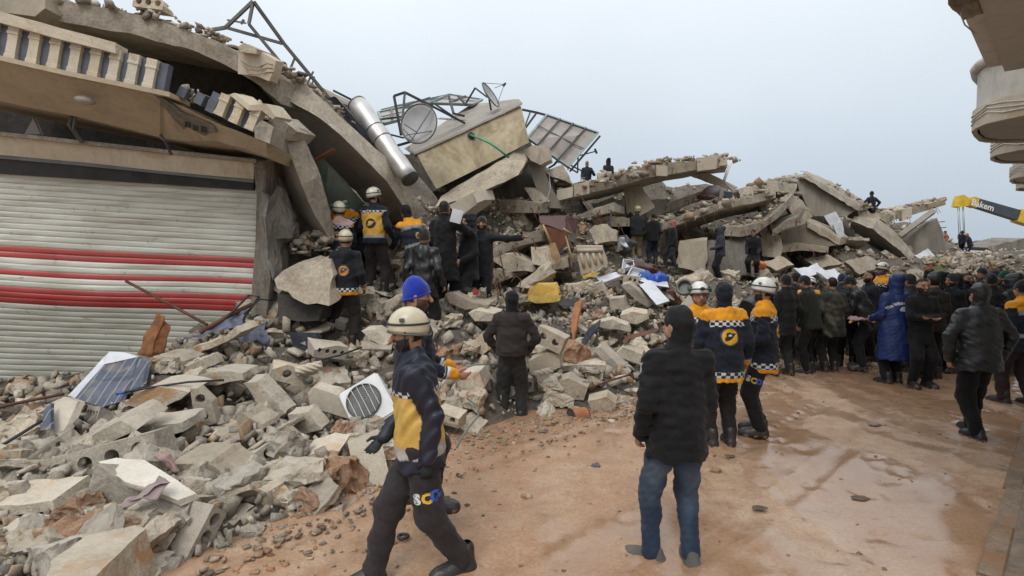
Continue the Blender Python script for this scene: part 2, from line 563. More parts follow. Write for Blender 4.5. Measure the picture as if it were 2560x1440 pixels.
def ground_z(x, y):
    return 0.014 * math.sin(x * 1.9 + y * .7) * math.sin(y * 1.3 - x * .6) + 0.012 * mnoise.noise(Vector((x * 2.2, y * 2.2, 0)))
def axis_coords(a, b, step, far):
    c = list(np.arange(a, b + 1e-6, step))
    s = step; x = b
    while x < far:
        s *= 1.5; x += s; c.append(x)
    s = step; x = a; pre = []
    while x > -far:
        s *= 1.5; x -= s; pre.append(x)
    return np.array(pre[::-1] + c)
gx, gy = axis_coords(-3.5, 12, 0.055, 2500), axis_coords(2.2, 14, 0.055, 2500)
FEET = []
_fr = random.Random(21)
for _ in range(520):                     # footprints and heel marks trodden into the mud
    fx0, fy0, fa = _fr.uniform(-2, 11), _fr.uniform(2.6, 13), _fr.gauss(.78, .9)
    FEET.append((fx0, fy0, math.cos(fa), math.sin(fa), _fr.uniform(.008, .02)))
GXX, GYY = np.meshgrid(gx, gy)
FZ = np.zeros_like(GXX)
for fx0, fy0, ca, sa, dp in FEET:
    i0, i1 = np.searchsorted(gx, (fx0 - .3, fx0 + .3)); j0, j1 = np.searchsorted(gy, (fy0 - .3, fy0 + .3))
    X_, Y_ = GXX[j0:j1, i0:i1] - fx0, GYY[j0:j1, i0:i1] - fy0
    u_, w_ = X_ * ca + Y_ * sa, -X_ * sa + Y_ * ca
    r2 = (u_ / .14) ** 2 + (w_ / .055) ** 2
    FZ[j0:j1, i0:i1] += -dp * np.exp(-r2 ** 2) + dp * .5 * np.exp(-(np.sqrt(r2) - 1.35) ** 2 * 12)
su, sw = (GXX + GYY) / 1.414, (GXX - GYY) / 1.414
for c_, wd in ((-3.9, .11), (-2.5, .12), (-1.75, .10)):            # wheel ruts along the street
    q = (sw - c_ - .12 * np.sin(su * .5 + c_)) / wd
    FZ += -.016 * np.exp(-q ** 4) + .010 * np.exp(-(np.abs(q) - 1.3) ** 2 * 9)
FZ += .005 * np.sin(su * 31) * np.exp(-((sw + 2.5) / .11) ** 4)
gv = []
for jy, yy in enumerate(gy):
    for ix, xx in enumerate(gx):
        near = -4 < xx < 12.5 and 1.8 < yy < 14.5
        gv.append((xx, yy, ground_z(xx, yy) + FZ[jy, ix] if near else -0.01))
nxg = len(gx)
gi = np.arange(len(gx) * len(gy)).reshape(len(gy), nxg)
gq = np.stack([gi[:-1, :-1], gi[:-1, 1:], gi[1:, 1:], gi[1:, :-1]], -1).reshape(-1, 4)
t = NT('wet_mud')
v = t.coords(False)
mp = t.n('Mapping'); mp.inputs['Rotation'].default_value = (0, 0, R(-45)); mp.inputs['Scale'].default_value = (1.0, 0.45, 1)
t.l(v, mp.inputs['Vector'])
vs = mp.outputs[0]
n1 = t.noise(vs, 0.55, 5, 0.55, 0.4)
n2 = t.noise(v, 3.5, 6, 0.65)
n3 = t.noise(v, 38, 4, 0.7)
n4 = t.noise(vs, 0.8, 4, 0.6, 0.8)
col = t.ramp(n1, [(0.28, (0.36, 0.195, 0.105)), (0.5, (0.44, 0.28, 0.175)), (0.72, (0.505, 0.37, 0.262))])
col = t.mix(t.mr(n2, 0.4, 0.75, 0, .75), col, (0.33, 0.16, 0.078))
col = t.mix(1.0, col, t.mr(n3, 0.3, 0.7, 0.72, 1.15), 'MULTIPLY')
col = t.mix(t.mr(t.noise(v, 9, 3), 0.64, 0.72, 0, .55), col, (0.12, 0.08, 0.055))
wetf = t.mr(t.math('ADD', n4, t.math('MULTIPLY', n2, 0.25)), 0.54, 0.66)
col = t.mix(t.math('MULTIPLY', wetf, 0.35), col, (0.28, 0.19, 0.125))
t.l(col, t.b.inputs['Base Color'])
t.l(t.mr(wetf, 0, 1, 0.62, 0.13), t.b.inputs['Roughness'])
hh = t.math('ADD', t.math('MULTIPLY', n3, 0.25), t.math('MULTIPLY', n2, 0.9))
bp = t.n('Bump'); bp.inputs['Distance'].default_value = 0.045
t.l(hh, bp.inputs['Height']); t.l(t.mr(wetf, 0, 1, 0.75, 0.06), bp.inputs['Strength'])
t.l(bp.outputs[0], t.b.inputs['Normal'])
M['mud'] = t.m
ground = link('ground', quads_mesh('ground', gv, gq), None, M['mud'])
tag(ground, 'wet reddish brown mud covering the street', 'ground', kind='structure')

# rubble mound: the body of the heap
mx, my = np.concatenate([np.arange(-9, 8, .14), np.arange(8, 46, .4)]), np.concatenate([np.arange(1.8, 14, .14), np.arange(14, 48, .4)])
XX, YY = np.meshgrid(mx, my)
ZZ = mound_arr(XX, YY)
mv = np.stack([XX, YY, ZZ], -1).reshape(-1, 3)
for i in range(len(mv)):
    x, y, z = mv[i]
    k = min(1.0, max(0.0, z) * 3)
    mv[i, 2] = z - 0.05 + k * (0.10 * mnoise.noise(Vector((x * 3.1, y * 3.1, 2))) + 0.05 * mnoise.noise(Vector((x * 8, y * 8, 5))))
mi = np.arange(XX.size).reshape(XX.shape)
mq = np.stack([mi[:-1, :-1], mi[:-1, 1:], mi[1:, 1:], mi[1:, :-1]], -1).reshape(-1, 4)
zc = mv[:, 2][mq].max(1)
mq = mq[zc > -0.03]
mound = link('rubble_mound', quads_mesh('rubble_mound', mv, mq), None, M['debris'])
tag(mound, 'heap of crushed grey concrete debris under the collapsed buildings', 'rubble heap', kind='structure')

# kerb and wet pavement on the right
KD = Vector((1, 1, 0)).normalized()
KN = Vector((1, -1, 0)).normalized()
k0 = PG(2480, 1440) - KD * 3.0
M['wetpave'] = stone_mat('wetpave', (0.16, 0.12, 0.085), (0.28, 0.22, 0.16), (0.22, 0.14, 0.08), 0.6, 1.6, 0.2, 0.5, 0, wet=0.75, bd=0.01)
M['kerbstone'] = stone_mat('kerbstone', (0.17, 0.125, 0.09), (0.31, 0.23, 0.165), (0.26, 0.14, 0.07), 0.8, 2.0, 0.4, 0.7, 0.15, wet=0.4)
bm = bmesh.new()
vs_ = [bm.verts.new(k0 + KD * s + KN * w + Vector((0, 0, 0.032))) for s, w in ((0, .02), (60, .02), (60, 1.9), (0, 1.9))]
bm.faces.new(vs_)
pav = link('pavement', bm_mesh('pavement', bm), None, M['wetpave'])
tag(pav, 'wet muddy pavement strip along the kerb', 'pavement', kind='structure')
kerb = tag(empty('kerb', k0), 'worn mud stained kerb edging along the street', 'kerb', kind='structure')
kme = None
for i in range(26):
    if kme is None:
        bm = bmesh.new(); add_box(bm, (0, 0, 0), (0.94, 0.13, 0.16))
        bmesh.ops.bevel(bm, geom=bm.edges[:], offset=0.012, segments=1, affect='EDGES')
        kme = bm_mesh('kerb_stone', bm); kme.materials.append(M['kerbstone'])
    o = link('kerb_stone', kme, kerb)
    o.location = KD * (0.5 + i * 0.96) + KN * (0.01 * rnd.uniform(-1, 1)) + Vector((0, 0, -0.035 + rnd.uniform(-.01, .01)))
    o.rotation_euler = (rnd.uniform(-.03, .03), rnd.uniform(-.01, .01), R(45) + rnd.uniform(-.012, .012))

# ------------------------------------------------------------------ left: the shop with its striped shutter
shop_base = Vector((-5.5, 8.6, 0))
shop = thing('collapsed_shop', 'crushed shop building with a red striped roller shutter and sagging balcony', 'building', shop_base)
def SH(px, v, off=0.0):
    """Point on the shutter: pixel column and 0..1 downwards."""
    xr = px + 16 * v * (px / 640)
    top = 428 + px * 0.066
    bot = 953 + px * 0.034
    wob = 4.5 * math.sin(px / 640 * 4.2 + .6) * math.exp(-((v - .52) / .16) ** 2) + 0.9 * math.sin(px / 75 + v * 9)  * v
    y = top + (bot - top) * v + wob
    d = 8.05 + 0.5 * px / 640 + off
    d -= 0.10 * math.exp(-((v - .55) / .14) ** 2) * (0.6 + 0.4 * math.sin(px / 90))
    d += max(0, v - .58) * 0.75 + .028 * mnoise.noise(Vector((px / 90, v * 5, 3)))  + .02 * mnoise.noise(Vector((px / 35, v * 11, 7)))
    return P(xr, y, d) - shop_base
def slat_mat(name, a, b, dirt):
    t = NT(name)
    v = t.coords(False)
    n = t.noise(v, 1.1, 5, 0.6, 0.4)
    mp = t.n('Mapping'); mp.inputs['Scale'].default_value = (0.7, 1, 9); t.l(v, mp.inputs['Vector'])
    n2 = t.noise(mp.outputs[0], 1.7, 4, 0.6)
    col = t.ramp(n, [(0.35, a), (0.7, b)])
    col = t.mix(t.mr(n2, 0.42, 0.72, 0, 0.75), col, dirt)
    col = t.mix(t.mr(t.noise(v, 5, 7, .7, .6), .60, .66, 0, .5), col, tuple(c * .7 for c in dirt))
    t.l(col, t.b.inputs['Base Color'])
    t.l(t.mr(n, 0.3, 0.7, 0.5, 0.32), t.b.inputs['Roughness'])
    t.l(t.bump(t.noise(v, 30, 3), 0.1, 0.004), t.b.inputs['Normal'])
    return t.m
M['slat_grey'] = slat_mat('slat_grey', (0.53, 0.525, 0.455), (0.65, 0.645, 0.575), (0.30, 0.265, 0.185))
M['slat_red'] = slat_mat('slat_red', (0.36, 0.03, 0.028), (0.46, 0.075, 0.065), (0.24, 0.05, 0.04))
shutter = tube_obj('roller_shutter', [SH(646, f_, .02) for f_ in (0.0, .3, .6, 1.0)], 0.03, M['darksteel'], shop, 4, False)
NS = 37
cols = np.linspace(-330, 641, 26)
for i in range(NS):
    v0, v1 = i / NS, (i + 1) / NS
    rows = [(v0 + (v1 - v0) * f, o) for f, o in ((-0.04, 0.005), (0.05, -0.001), (0.3, -0.006), (0.7, -0.006), (0.96, -0.001), (1.0, 0.004))]
    vv, ff = [], []
    for rv, ro in rows:
        for px in cols:
            vv.append(SH(px + rnd.uniform(-.3, .3), rv, ro))
    nc = len(cols)
    for r in range(len(rows) - 1):
        for c in range(nc - 1):
            a = r * nc + c
            ff.append((a, a + 1, a + nc + 1, a + nc))
    me = mesh_np('slat', vv, ff, True)
    link('slat', me, shutter, M['slat_red'] if i in (13, 14, 17, 20, 21, 22) else M['slat_grey'])
def band(name, pts, back, mat, parent=shop, base=shop_base, **kw):
    """Beam along columns [(px, ytop, ybot, dtop, dbot)], pushed back by `back` metres."""
    rings = []
    for px, yt, yb, dt, db in pts:
        a, b = P(px, yt, dt), P(px, yb, db)
        rings.append([a - base, b - base, b + Vector((0, back, 0)) - base, a + Vector((0, back, 0)) - base])
    return loft_obj(name, rings, mat, parent, **kw)
band('bottom_rail', [(-340, 936, 950, 8.24, 8.24), (0, 953, 966, 8.36, 8.36), (640, 975, 988, 8.9, 8.9)], 0.06, M['maroon'])
band('sill', [(-340, 952, 1010, 8.2, 8.2), (0, 967, 1020, 8.3, 8.3), (640, 990, 1040, 8.85, 8.85)], 0.5, M['concrete_dark'], sub=3, rough=.01)
band('shutter_hood', [(-340, 366, 412, 7.92, 7.98), (0, 394, 434, 7.95, 8.0), (200, 413, 446, 8.05, 8.1), (420, 436, 461, 8.25, 8.3), (634, 456, 476, 8.45, 8.5)], 0.35, M['darksteel'])
band('drip_strip', [(-340, 357, 367, 7.88, 7.88), (0, 386, 396, 7.92, 7.92), (200, 405, 414, 8.02, 8.02), (420, 428, 436, 8.22, 8.22), (634, 448, 457, 8.42, 8.42)], 0.1, M['steel'])
band('lintel', [(-340, 300, 358, 7.75, 7.85), (0, 336, 387, 7.8, 7.9), (170, 355, 402, 7.9, 8.0), (400, 379, 427, 8.15, 8.2), (634, 405, 448, 8.35, 8.4)], 0.7, M['lintel'], sub=2, rough=.006)
band('ledge', [(-340, 292, 303, 7.7, 7.7), (0, 329, 338, 7.74, 7.74), (170, 347, 357, 7.84, 7.84), (400, 372, 381, 8.1, 8.1), (640, 398, 407, 8.3, 8.3)], 0.9, M['concrete'], sub=2, rough=.006)
# crushed interior fill, the shade inside put into its near-black colour
band('dark_interior_fill', [(-360, 40, 1000, 9.6, 9.2), (0, 120, 1000, 9.6, 9.2), (200, 150, 1000, 9.8, 9.4), (420, 200, 1000, 10.2, 9.6), (640, 260, 1000, 10.4, 9.8)], 1.5, M['dark_void'], sub=3, rough=.08)
band('dark_interior_fill', [(370, 110, 420, 9.9, 9.7), (430, 118, 420, 9.9, 9.7), (600, 186, 420, 10.0, 9.8), (690, 255, 600, 10.3, 9.9), (740, 325, 700, 10.5, 10.0), (800, 430, 700, 10.7, 10.3)], 1.0, M['dark_void'], sub=3, rough=.08)
# balcony slab with its sloping soffit
bal = band('balcony', [(-340, 80, 182, 6.75, 7.35), (-120, 124, 228, 6.8, 7.4), (0, 148, 253, 6.85, 7.5), (170, 188, 286, 6.95, 7.65), (300, 213, 318, 7.05, 7.8), (400, 234, 342, 7.15, 7.95)], 1.6, M['fascia'], sub=3, rough=.008)
bm = bmesh.new()
c_ = P(213, 251, 7.15) - shop_base
bmesh.ops.create_uvsphere(bm, u_segments=14, v_segments=8, radius=1, matrix=Matrix.Translation(c_) @ Matrix.Rotation(R(9), 4, 'Y') @ Matrix.Diagonal((.125, .10, .055, 1)))
link('ceiling_lamp', bm_mesh('ceiling_lamp', bm, True), bal, M['panel_back'])
band('balcony_lip', [(-340, 68, 82, 6.70, 6.70), (0, 139, 151, 6.80, 6.80), (170, 178, 190, 6.90, 6.90), (300, 204, 216, 7.0, 7.0), (424, 230, 242, 7.12, 7.12)], 0.45, M['fascia'], bal, sub=2, rough=.005)
# broken, dropped end of the balcony
b2 = band('broken_balcony_end', [(400, 240, 346, 7.25, 8.05), (470, 275, 352, 7.3, 7.9), (540, 305, 352, 7.35, 7.7), (610, 334, 371, 7.4, 7.65), (668, 358, 394, 7.45, 7.7)], 1.2, M['fascia'], sub=3, rough=.02)
def baluster(base_px, base_py, top_px, top_py, d, w, mat, parent, dark=False):
    a, b = P(base_px, base_py, d), P(top_px, top_py, d)
    ax = (b - a); L = ax.length; ax.normalize()
    sx = Vector((0, 1, 0)).cross(ax).normalized(); sy = Vector((0, 1, 0))
    prof = ((0, .5, .075), (.12, .5, .075), (.14, .46, .07), (.5, .44, .066), (.66, .46, .068), (.68, .52, .078), (.75, .52, .078), (.77, .48, .07), (1, .5, .075)) if not dark else ((0, .5, .05), (1, .5, .05))
    rings = []
    for tt, hw, hd in prof:
        c = a + ax * (L * tt) - shop_base
        rings.append([c - sx * w * hw - sy * hd, c + sx * w * hw - sy * hd, c + sx * w * hw + sy * hd, c - sx * w * hw + sy * hd])
    return loft_obj('baluster', rings, mat, parent)
for k, bx in enumerate((-330, -278, -226, -174, -122, -70, -18, 35, 88, 140, 190, 240, 287, 332, 376)):
    by = 145 + bx * 0.207
    d = 6.92 + max(0, bx) * .0006
    ty = (52 + bx * 0.265) if bx < 290 else (128 + (bx - 287) * .27)
    baluster(bx, by, bx + 14, ty, d, 0.135, M['baluster'], bal)
    baluster(bx + 26, by + 5, bx + 39, ty + 9, d + .03, 0.135, M['bluegrey'], bal, True)
for bx, by, tx, ty, dk in ((551, 291, 572, 240, 0), (588, 310, 610, 255, 0), (627, 327, 648, 275, 0), (571, 302, 592, 250, 1), (608, 320, 630, 268, 1), (526, 282, 548, 235, 1), (455, 244, 466, 222, 1), (497, 262, 510, 236, 1)):
    baluster(bx, by, tx, ty, 7.32 + .0006 * (bx - 450) + (.05 if dk else 0), 0.125 if not dk else .11, M['bluegrey'] if dk else M['baluster'], b2, bool(dk))
slab('end_block', [p - shop_base for p in (P(634, 318, 7.25), P(652, 298, 7.25), P(684, 318, 7.25), P(672, 362, 7.25), P(636, 345, 7.25))], (0, .4, 0), M['concrete'], b2, jag=.02)
slab('coping_fragment', [p - shop_base for p in (P(573, 236, 7.3), P(586, 231, 7.3), P(625, 262, 7.3), P(664, 258, 7.35), P(690, 290, 7.4), P(680, 297, 7.4), P(655, 275, 7.35), P(620, 276, 7.3))], (0.1, .3, 0.03), M['baluster'], b2, jag=.015)
hr = band('handrail', [(-340, -72, -46, 6.72, 6.72), (0, 28, 56, 6.8, 6.8), (150, 70, 98, 6.88, 6.88), (288, 106, 132, 6.96, 6.96)], 0.22, M['baluster'], bal, sub=3, rough=.01)
# torn render on the face of the balcony, the shade in its hollow blocks painted as dark patches
def on_fascia(px, y):
    xs_ = (300, 400, 470, 540, 610, 668)
    t_, b_ = np.interp(px, xs_, (213, 238, 275, 305, 334, 358)), np.interp(px, xs_, (318, 344, 352, 352, 371, 394))
    dt, db = np.interp(px, xs_, (7.05, 7.2, 7.3, 7.35, 7.4, 7.45)), np.interp(px, xs_, (7.8, 8.0, 7.9, 7.7, 7.65, 7.7))
    f_ = (y - t_) / (b_ - t_)
    return P(px, y, dt + (db - dt) * f_ - .03) - shop_base
slab('torn_hole_patch', [on_fascia(*q) for q in ((378, 236), (412, 246), (452, 276), (492, 296), (530, 312), (536, 330), (500, 338), (462, 330), (436, 300), (404, 268))], (0, .03, 0), M['concrete_dark'], b2, jag=.03, step=.06, rough=.012)
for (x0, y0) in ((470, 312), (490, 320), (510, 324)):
    slab('dark_cell_patch', [on_fascia(x0 + dx, y0 + dy) - Vector((0, .012, 0)) for dx, dy in ((-7, -9), (7, -5), (7, 8), (-7, 6))], (0, .01, 0), M['dark_void'], b2, jag=.004, step=.1, rough=.0)
# bent bracket struts in the gap
for (x0, y0, x1, y1, x2, y2) in ((180, 288, 172, 312, 205, 358), (188, 290, 184, 322, 208, 356), (402, 338, 412, 352, 428, 386)):
    tube_obj('bracket', [P(x0, y0, 7.75) - shop_base, P(x1, y1, 7.7) - shop_base, P(x2, y2, 7.85) - shop_base], .022, M['steel'], shop, 6, False)
slab('torn_plate', [p - shop_base for p in (P(62, 335, 8.1), P(82, 295, 8.1), (P(100, 336, 8.1)))], (0.02, .03, 0), M['panel_back'], shop, jag=.01)
# crushed column and infill at the right end of the shutter
band('crushed_wall', [(638, 400, 800, 8.35, 8.3), (668, 392, 800, 8.35, 8.2), (700, 410, 800, 8.7, 8.5), (722, 560, 800, 9.0, 8.7)], 1.2, M['concrete_dark'], sub=7, rough=.13)
band('torn_render', [(646, 480, 560, 8.2, 8.22), (676, 500, 700, 8.15, 8.2), (700, 470, 600, 8.4, 8.45), (735, 560, 600, 8.6, 8.6)], .2, M['concrete_dark'], sub=6, rough=.10)
# roof slab lying over the balcony, bending down to the right
RS = [(-340, -120, -70), (-100, -46, 8), (121, 5, 50), (215, 10, 66), (286, 22, 80), (420, 56, 108), (464, 72, 122), (530, 100, 150), (595, 132, 178), (650, 160, 215), (700, 196, 258)]
rings = []
for i, (px, yt, yb) in enumerate(RS):
    d = 7.75 + i * .06
    a, b = P(px, yt, d) - shop_base, P(px, yb, d) - shop_base
    bk = Vector((0.7, 3.4, 0.25))
    rings.append([a, b, b + bk, a + bk])
roof = loft_obj('roof_slab', rings, M['concrete'], shop, sub=4, rough=.035, freq=2.2)
band('upper_wall', [(-340, -150, -30, 7.55, 7.5), (0, -60, 32, 7.6, 7.5), (85, -30, 40, 7.65, 7.55), (112, -20, 20, 7.7, 7.6)], 1.2, M['plaster'], sub=3, rough=.02)
slab('carved_stone', [p - shop_base for p in (P(595, 133, 8.05), P(640, 122, 8.05), P(690, 150, 8.1), P(683, 178, 8.1), P(672, 203, 8.1), P(640, 190, 8.1), P(596, 186, 8.05))], (0.05, .16, .02), M['tile'], shop, jag=.012)
for k in range(3):
    tube_obj('carved_line', [P(602 + 5 * k, 150 + 11 * k, 8.045) - shop_base, P(620, 163 + 11 * k, 8.05) - shop_base, P(645, 168 + 9 * k, 8.06) - shop_base, P(668, 158 + 11 * k, 8.08) - shop_base, P(682, 162 + 9 * k, 8.09) - shop_base], .007, M['plaster'], shop, 5)
slab('stone_cap', [p - shop_base for p in (P(597, 118, 7.95), P(612, 108, 7.95), P(642, 122, 7.98), P(640, 136, 7.98), P(600, 132, 7.95))], (0.1, .5, .05), M['limestone'], shop, jag=.015)

# ------------------------------------------------------------------ slabs fallen against the shop
def ridge_slab(name, st, label, mat, cat='slab', group=None, rough=.03, sub=4, edge=None):
    """Stations of (A, B, C): A-B is the broken edge, B-C the underside; closed with D = A + C - B."""
    rings = []
    for (a, b, c) in st:
        A, B, C = P(*a), P(*b), P(*c)
        rings.append([A, B, C, A + (C - B) + Vector((0, .05, 0))])
    bm = loft(rings, sub=sub, rough=rough, freq=2.5, sides=True)
    me = bm_mesh(name, bm)
    for m_ in (edge or M['concrete'], mat, mat, edge or M['concrete']): me.materials.append(m_)
    zmin = min(v.co.z for v in me.vertices)
    c = sum((v.co for v in me.vertices), Vector()) / len(me.vertices)
    o0 = Vector((c.x, c.y, zmin))
    me.transform(Matrix.Translation(-o0))
    return tag(link(name, me, None, mat, o0), label, cat, group)
ridge_slab('fallen_roof_slab', [((690, 180, 8.75), (700, 240, 8.55), (600, 170, 10.4)), ((766, 212, 8.9), (800, 292, 8.7), (690, 270, 10.4)), ((865, 303, 9.2), (890, 375, 9.0), (790, 400, 10.4)),
            ((964, 395, 9.7), (968, 455, 9.5), (888, 478, 10.7)), ((1026, 475, 10.1), (1008, 515, 9.9), (940, 548, 10.9)), ((1066, 532, 10.3), (1036, 552, 10.2), (985, 566, 11.0))],
           'long grey concrete roof slab sloping down beside the silver duct', M['soffit'])
ridge_slab('leaning_parapet', [((738, 308, 8.45), (706, 322, 8.3), (690, 335, 8.75)), ((772, 370, 8.5), (724, 388, 8.3), (697, 395, 8.8)), ((801, 440, 8.6), (754, 462, 8.4), (716, 462, 8.9)),
            ((820, 512, 8.8), (788, 542, 8.6), (748, 535, 9.1)), ((838, 585, 9.0), (826, 600, 8.85), (806, 606, 9.2))],
           'curved mottled concrete parapet leaning between the shutter and the rescuers', M['soffit'], 'parapet', rough=.018)
slab('broken_parapet_head', [P(668, 300, 8.0), P(690, 283, 8.0), P(722, 312, 8.1), P(742, 330, 8.2), P(722, 350, 8.2), P(700, 345, 8.1)], (0.1, .5, .05), M['concrete'], None,
     'broken lump of concrete at the head of the curved parapet', 'concrete lump', jag=.03)
# green metal sheet
slab('green_metal_sheet', [P(775, 395, 9.4), P(800, 392, 9.4), P(905, 505, 9.9), P(885, 525, 9.9), P(830, 500, 9.7)], (0.05, .05, -.02), M['green_metal'], None,
     'crumpled pale green metal sheet between the parapet and the roof slab', 'metal sheet', jag=.02, rough=.01)
tube_obj('timber_batten', [P(779, 407, 9.0), P(836, 374, 8.9)], .035, M['wood_red'], None, 4, False)
tag(bpy.data.objects['timber_batten'], 'short brown timber batten jammed under the sloping roof slab', 'batten')
# light chunk of slab in front of the cavity and a dark fill painted as the void behind
slab('broken_landing_slab', [P(683, 705, 7.9), P(700, 682, 7.95), P(745, 668, 8.1), P(830, 655, 8.3), P(835, 690, 8.2), P(818, 762, 7.9), P(735, 738, 7.85), P(690, 728, 7.85)], (0.05, .45, .12), M['concrete'], None,
     'broken pale slab lump beside the right end of the shutter', 'slab lump', jag=.07, rough=.035, step=.1)
slab('dark_void_fill', [P(690, 735, 8.2), P(810, 765, 8.2), P(800, 800, 8.1), P(690, 800, 8.1)], (0, .8, 0), M['dark_void'], None, 'dark fill painted as the void under the pale slab lump', 'beam', jag=.03)

# steel pergola frame on top
fr = thing('steel_pergola_frame', 'bent bare steel pergola frame standing on the broken roof edge', 'steel frame', P(720, 200, 9.2))
fb = fr.location
def FB(*pts): return [P(x, y, d) - fb for x, y, d in pts]
FD, FE = 8.9, 9.9
for k, (pts, w) in enumerate((([(633, 3, FD), (564, 69, FD), (528, 75, FD)], .045), ([(634, 4, FD), (709, 108, 9.2), (824, 247, 9.6)], .045), ([(632, 10, FD), (622, 60, FD)], .04),
                 ([(622, 60, FD), (722, 181, 9.2), (762, 228, 9.4)], .04), ([(566, 69, FD), (706, 109, 9.2)], .04), ([(737, 145, 9.3), (722, 181, 9.25)], .035),
                 ([(568, 50, FD), (615, 58, FD)], .022), ([(610, 49, FD), (602, 60, FD)], .03), ([(783, 179, 9.5), (766, 213, 9.4)], .025), ([(786, 192, 9.5), (780, 210, 9.4)], .02))):
    q = FB(*pts)
    bm = bmesh.new()
    for a, b in zip(q, q[1:]):
        add_bar(bm, a, b, w)
    link('frame_bar', bm_mesh('frame_bar', bm), fr, M['steel'])
# duct
duct = thing('metal_duct', 'fallen shiny silver ventilation duct lying down the roof slab', 'duct', P(1028, 448, 9.6))
def duct_tube(name, a, b, r0, r1, parent, mat, base):
    bm = bmesh.new()
    a, b = Vector(a) - base, Vector(b) - base
    n = 10
    pts = [a.lerp(b, i / n) for i in range(n + 1)]
    add_tube(bm, pts, [r0 + (r1 - r0) * i / n for i in range(n + 1)], 24)
    for v_ in bm.verts:
        v_.co += nvec(v_.co, 2.5, 3) * .02
    return link(name, bm_mesh(name, bm, True), parent, mat)
A_, B_ = P(893, 262, 10.3), P(1026, 447, 9.6)
duct_tube('duct_tube', A_, B_, .178, .16, duct, M['zinc'], duct.location)
for f_ in (.0, .36, .50, 1.0):
    c0 = A_.lerp(B_, f_); dr = (B_ - A_).normalized()
    duct_tube('duct_collar', c0 - dr * .012, c0 + dr * .012, .183 - .016 * f_, .183 - .016 * f_, duct, M['steel'], duct.location)
for me_ in (bpy.data.objects['duct_tube'].data,):
    for p_ in me_.polygons:
        if len(p_.vertices) > 8: p_.use_smooth = False
slab('blue_metal_flashing', [P(822, 246, 9.5), P(836, 240, 9.5), P(880, 300, 9.9), P(958, 378, 10.1), P(950, 392, 10.1), P(870, 310, 9.8)], (0.03, .04, 0.0), M['slate'], None,
     'strip of bent blue grey metal flashing beside the silver duct', 'flashing', jag=.02, rough=.01)
tube_obj('roof_pipe', [P(833, 226, 10.0), P(884, 252, 10.2)], .02, M['darksteel']); tag(bpy.data.objects['roof_pipe'], 'thin dark pipe sticking out above the silver duct', 'pipe')
# ------------------------------------------------------------------ middle: roof tank block, dishes, panels
def box_hex(name, f, back, mat, label, cat, rough=.02, sub=5, parent=None):
    """Block from four front corners TL, TR, BR, BL and four back corners."""
    bm = loft([[Vector(p) for p in f], [Vector(p) for p in back]], sub=sub, rough=rough, freq=2.0)
    me = bm_mesh(name, bm)
    zmin = min(v.co.z for v in me.vertices); c = sum((v.co for v in me.vertices), Vector()) / len(me.vertices)
    o0 = Vector((c.x, c.y, zmin)); me.transform(Matrix.Translation(-o0))
    return tag(link(name, me, parent, mat, o0), label, cat)
f = [P(1041, 385, 11.8), P(1303, 266, 12.6), P(1322, 356, 12.4), P(1091, 474, 11.5)]
bk = [P(1010, 372, 13.4), P(1180, 258, 15.2), P(1300, 300, 14.8), P(1100, 420, 13.2)]
tank = box_hex('tilted_roof_block', f, bk, M['tankplaster'], 'big tilted yellowish concrete roof block with a green hose', 'concrete block', .015, 4)
# wet top deck of the block
slab('roof_deck', [P(1036, 387, 11.75), P(1018, 376, 12.6), P(1150, 285, 14.6), P(1186, 264, 15.0), P(1297, 252, 13.2), P(1306, 262, 12.55)], (0, .02, .05), M['soffit'], None,
     'wet smooth top deck of the tilted roof block', 'roof deck', jag=.01, rough=.004)
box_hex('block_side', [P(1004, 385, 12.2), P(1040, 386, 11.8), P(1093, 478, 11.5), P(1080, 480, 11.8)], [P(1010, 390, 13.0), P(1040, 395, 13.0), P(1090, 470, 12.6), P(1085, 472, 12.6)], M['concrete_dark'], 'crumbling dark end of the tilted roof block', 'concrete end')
tube_obj('green_hose', [P(1178, 338, 12.0), P(1196, 345, 11.6), P(1225, 358, 11.5), P(1250, 376, 11.5), P(1272, 394, 11.6)], .022, M['hose'])
tag(bpy.data.objects['green_hose'], 'green plastic hose hanging from the face of the tilted roof block', 'hose')
bm = bmesh.new()
bmesh.ops.create_icosphere(bm, subdivisions=2, radius=.075, matrix=Matrix.Translation(P(1178, 339, 12.12)))
for v_ in bm.verts: v_.co += nvec(v_.co, 14) * .03
o = link('hose_stuffing', bm_mesh('hose_stuffing', bm), None, M['dark_void']); tag(o, 'dark tuft plugging the hose hole in the roof block', 'plug')
# warped slab below the block
ridge_slab('warped_slab', [((1105, 488, 11.6), (1090, 515, 11.2), (1120, 520, 12.5)), ((1160, 455, 11.8), (1150, 500, 11.3), (1180, 500, 12.8)), ((1225, 418, 12.0), (1228, 468, 11.5), (1260, 460, 13.2)),
            ((1282, 380, 12.3), (1296, 438, 11.9), (1310, 430, 13.6)), ((1310, 374, 12.6), (1314, 402, 12.2), (1330, 398, 13.6))], 'warped concrete slab bent below the tilted roof block', M['concrete'], rough=.03)
def blk(name, pts, ext, mat, label, cat='concrete block', **kw):
    return slab(name, [P(*p) for p in pts], ext, mat, None, label, cat, **kw)
blk('cladding_block', [(1120, 513, 11.2), (1192, 475, 11.3), (1196, 508, 11.3), (1153, 540, 11.2)], (.25, .45, .05), M['tile'], 'pale rectangular cladding block under the warped slab', jag=.012)
blk('cladding_block', [(1183, 484, 11.25), (1204, 474, 11.3), (1212, 500, 11.3), (1192, 508, 11.25)], (.2, .4, .05), M['tile'], 'small pale cladding block beside the larger one under the warped slab', jag=.012)
blk('broken_wall_piece', [(1306, 375, 12.6), (1332, 362, 12.7), (1372, 366, 12.9), (1376, 398, 12.9), (1352, 412, 12.8), (1326, 400, 12.6)], (.1, .7, .05), M['tile'], 'pale broken wall piece right of the tilted roof block', jag=.02)
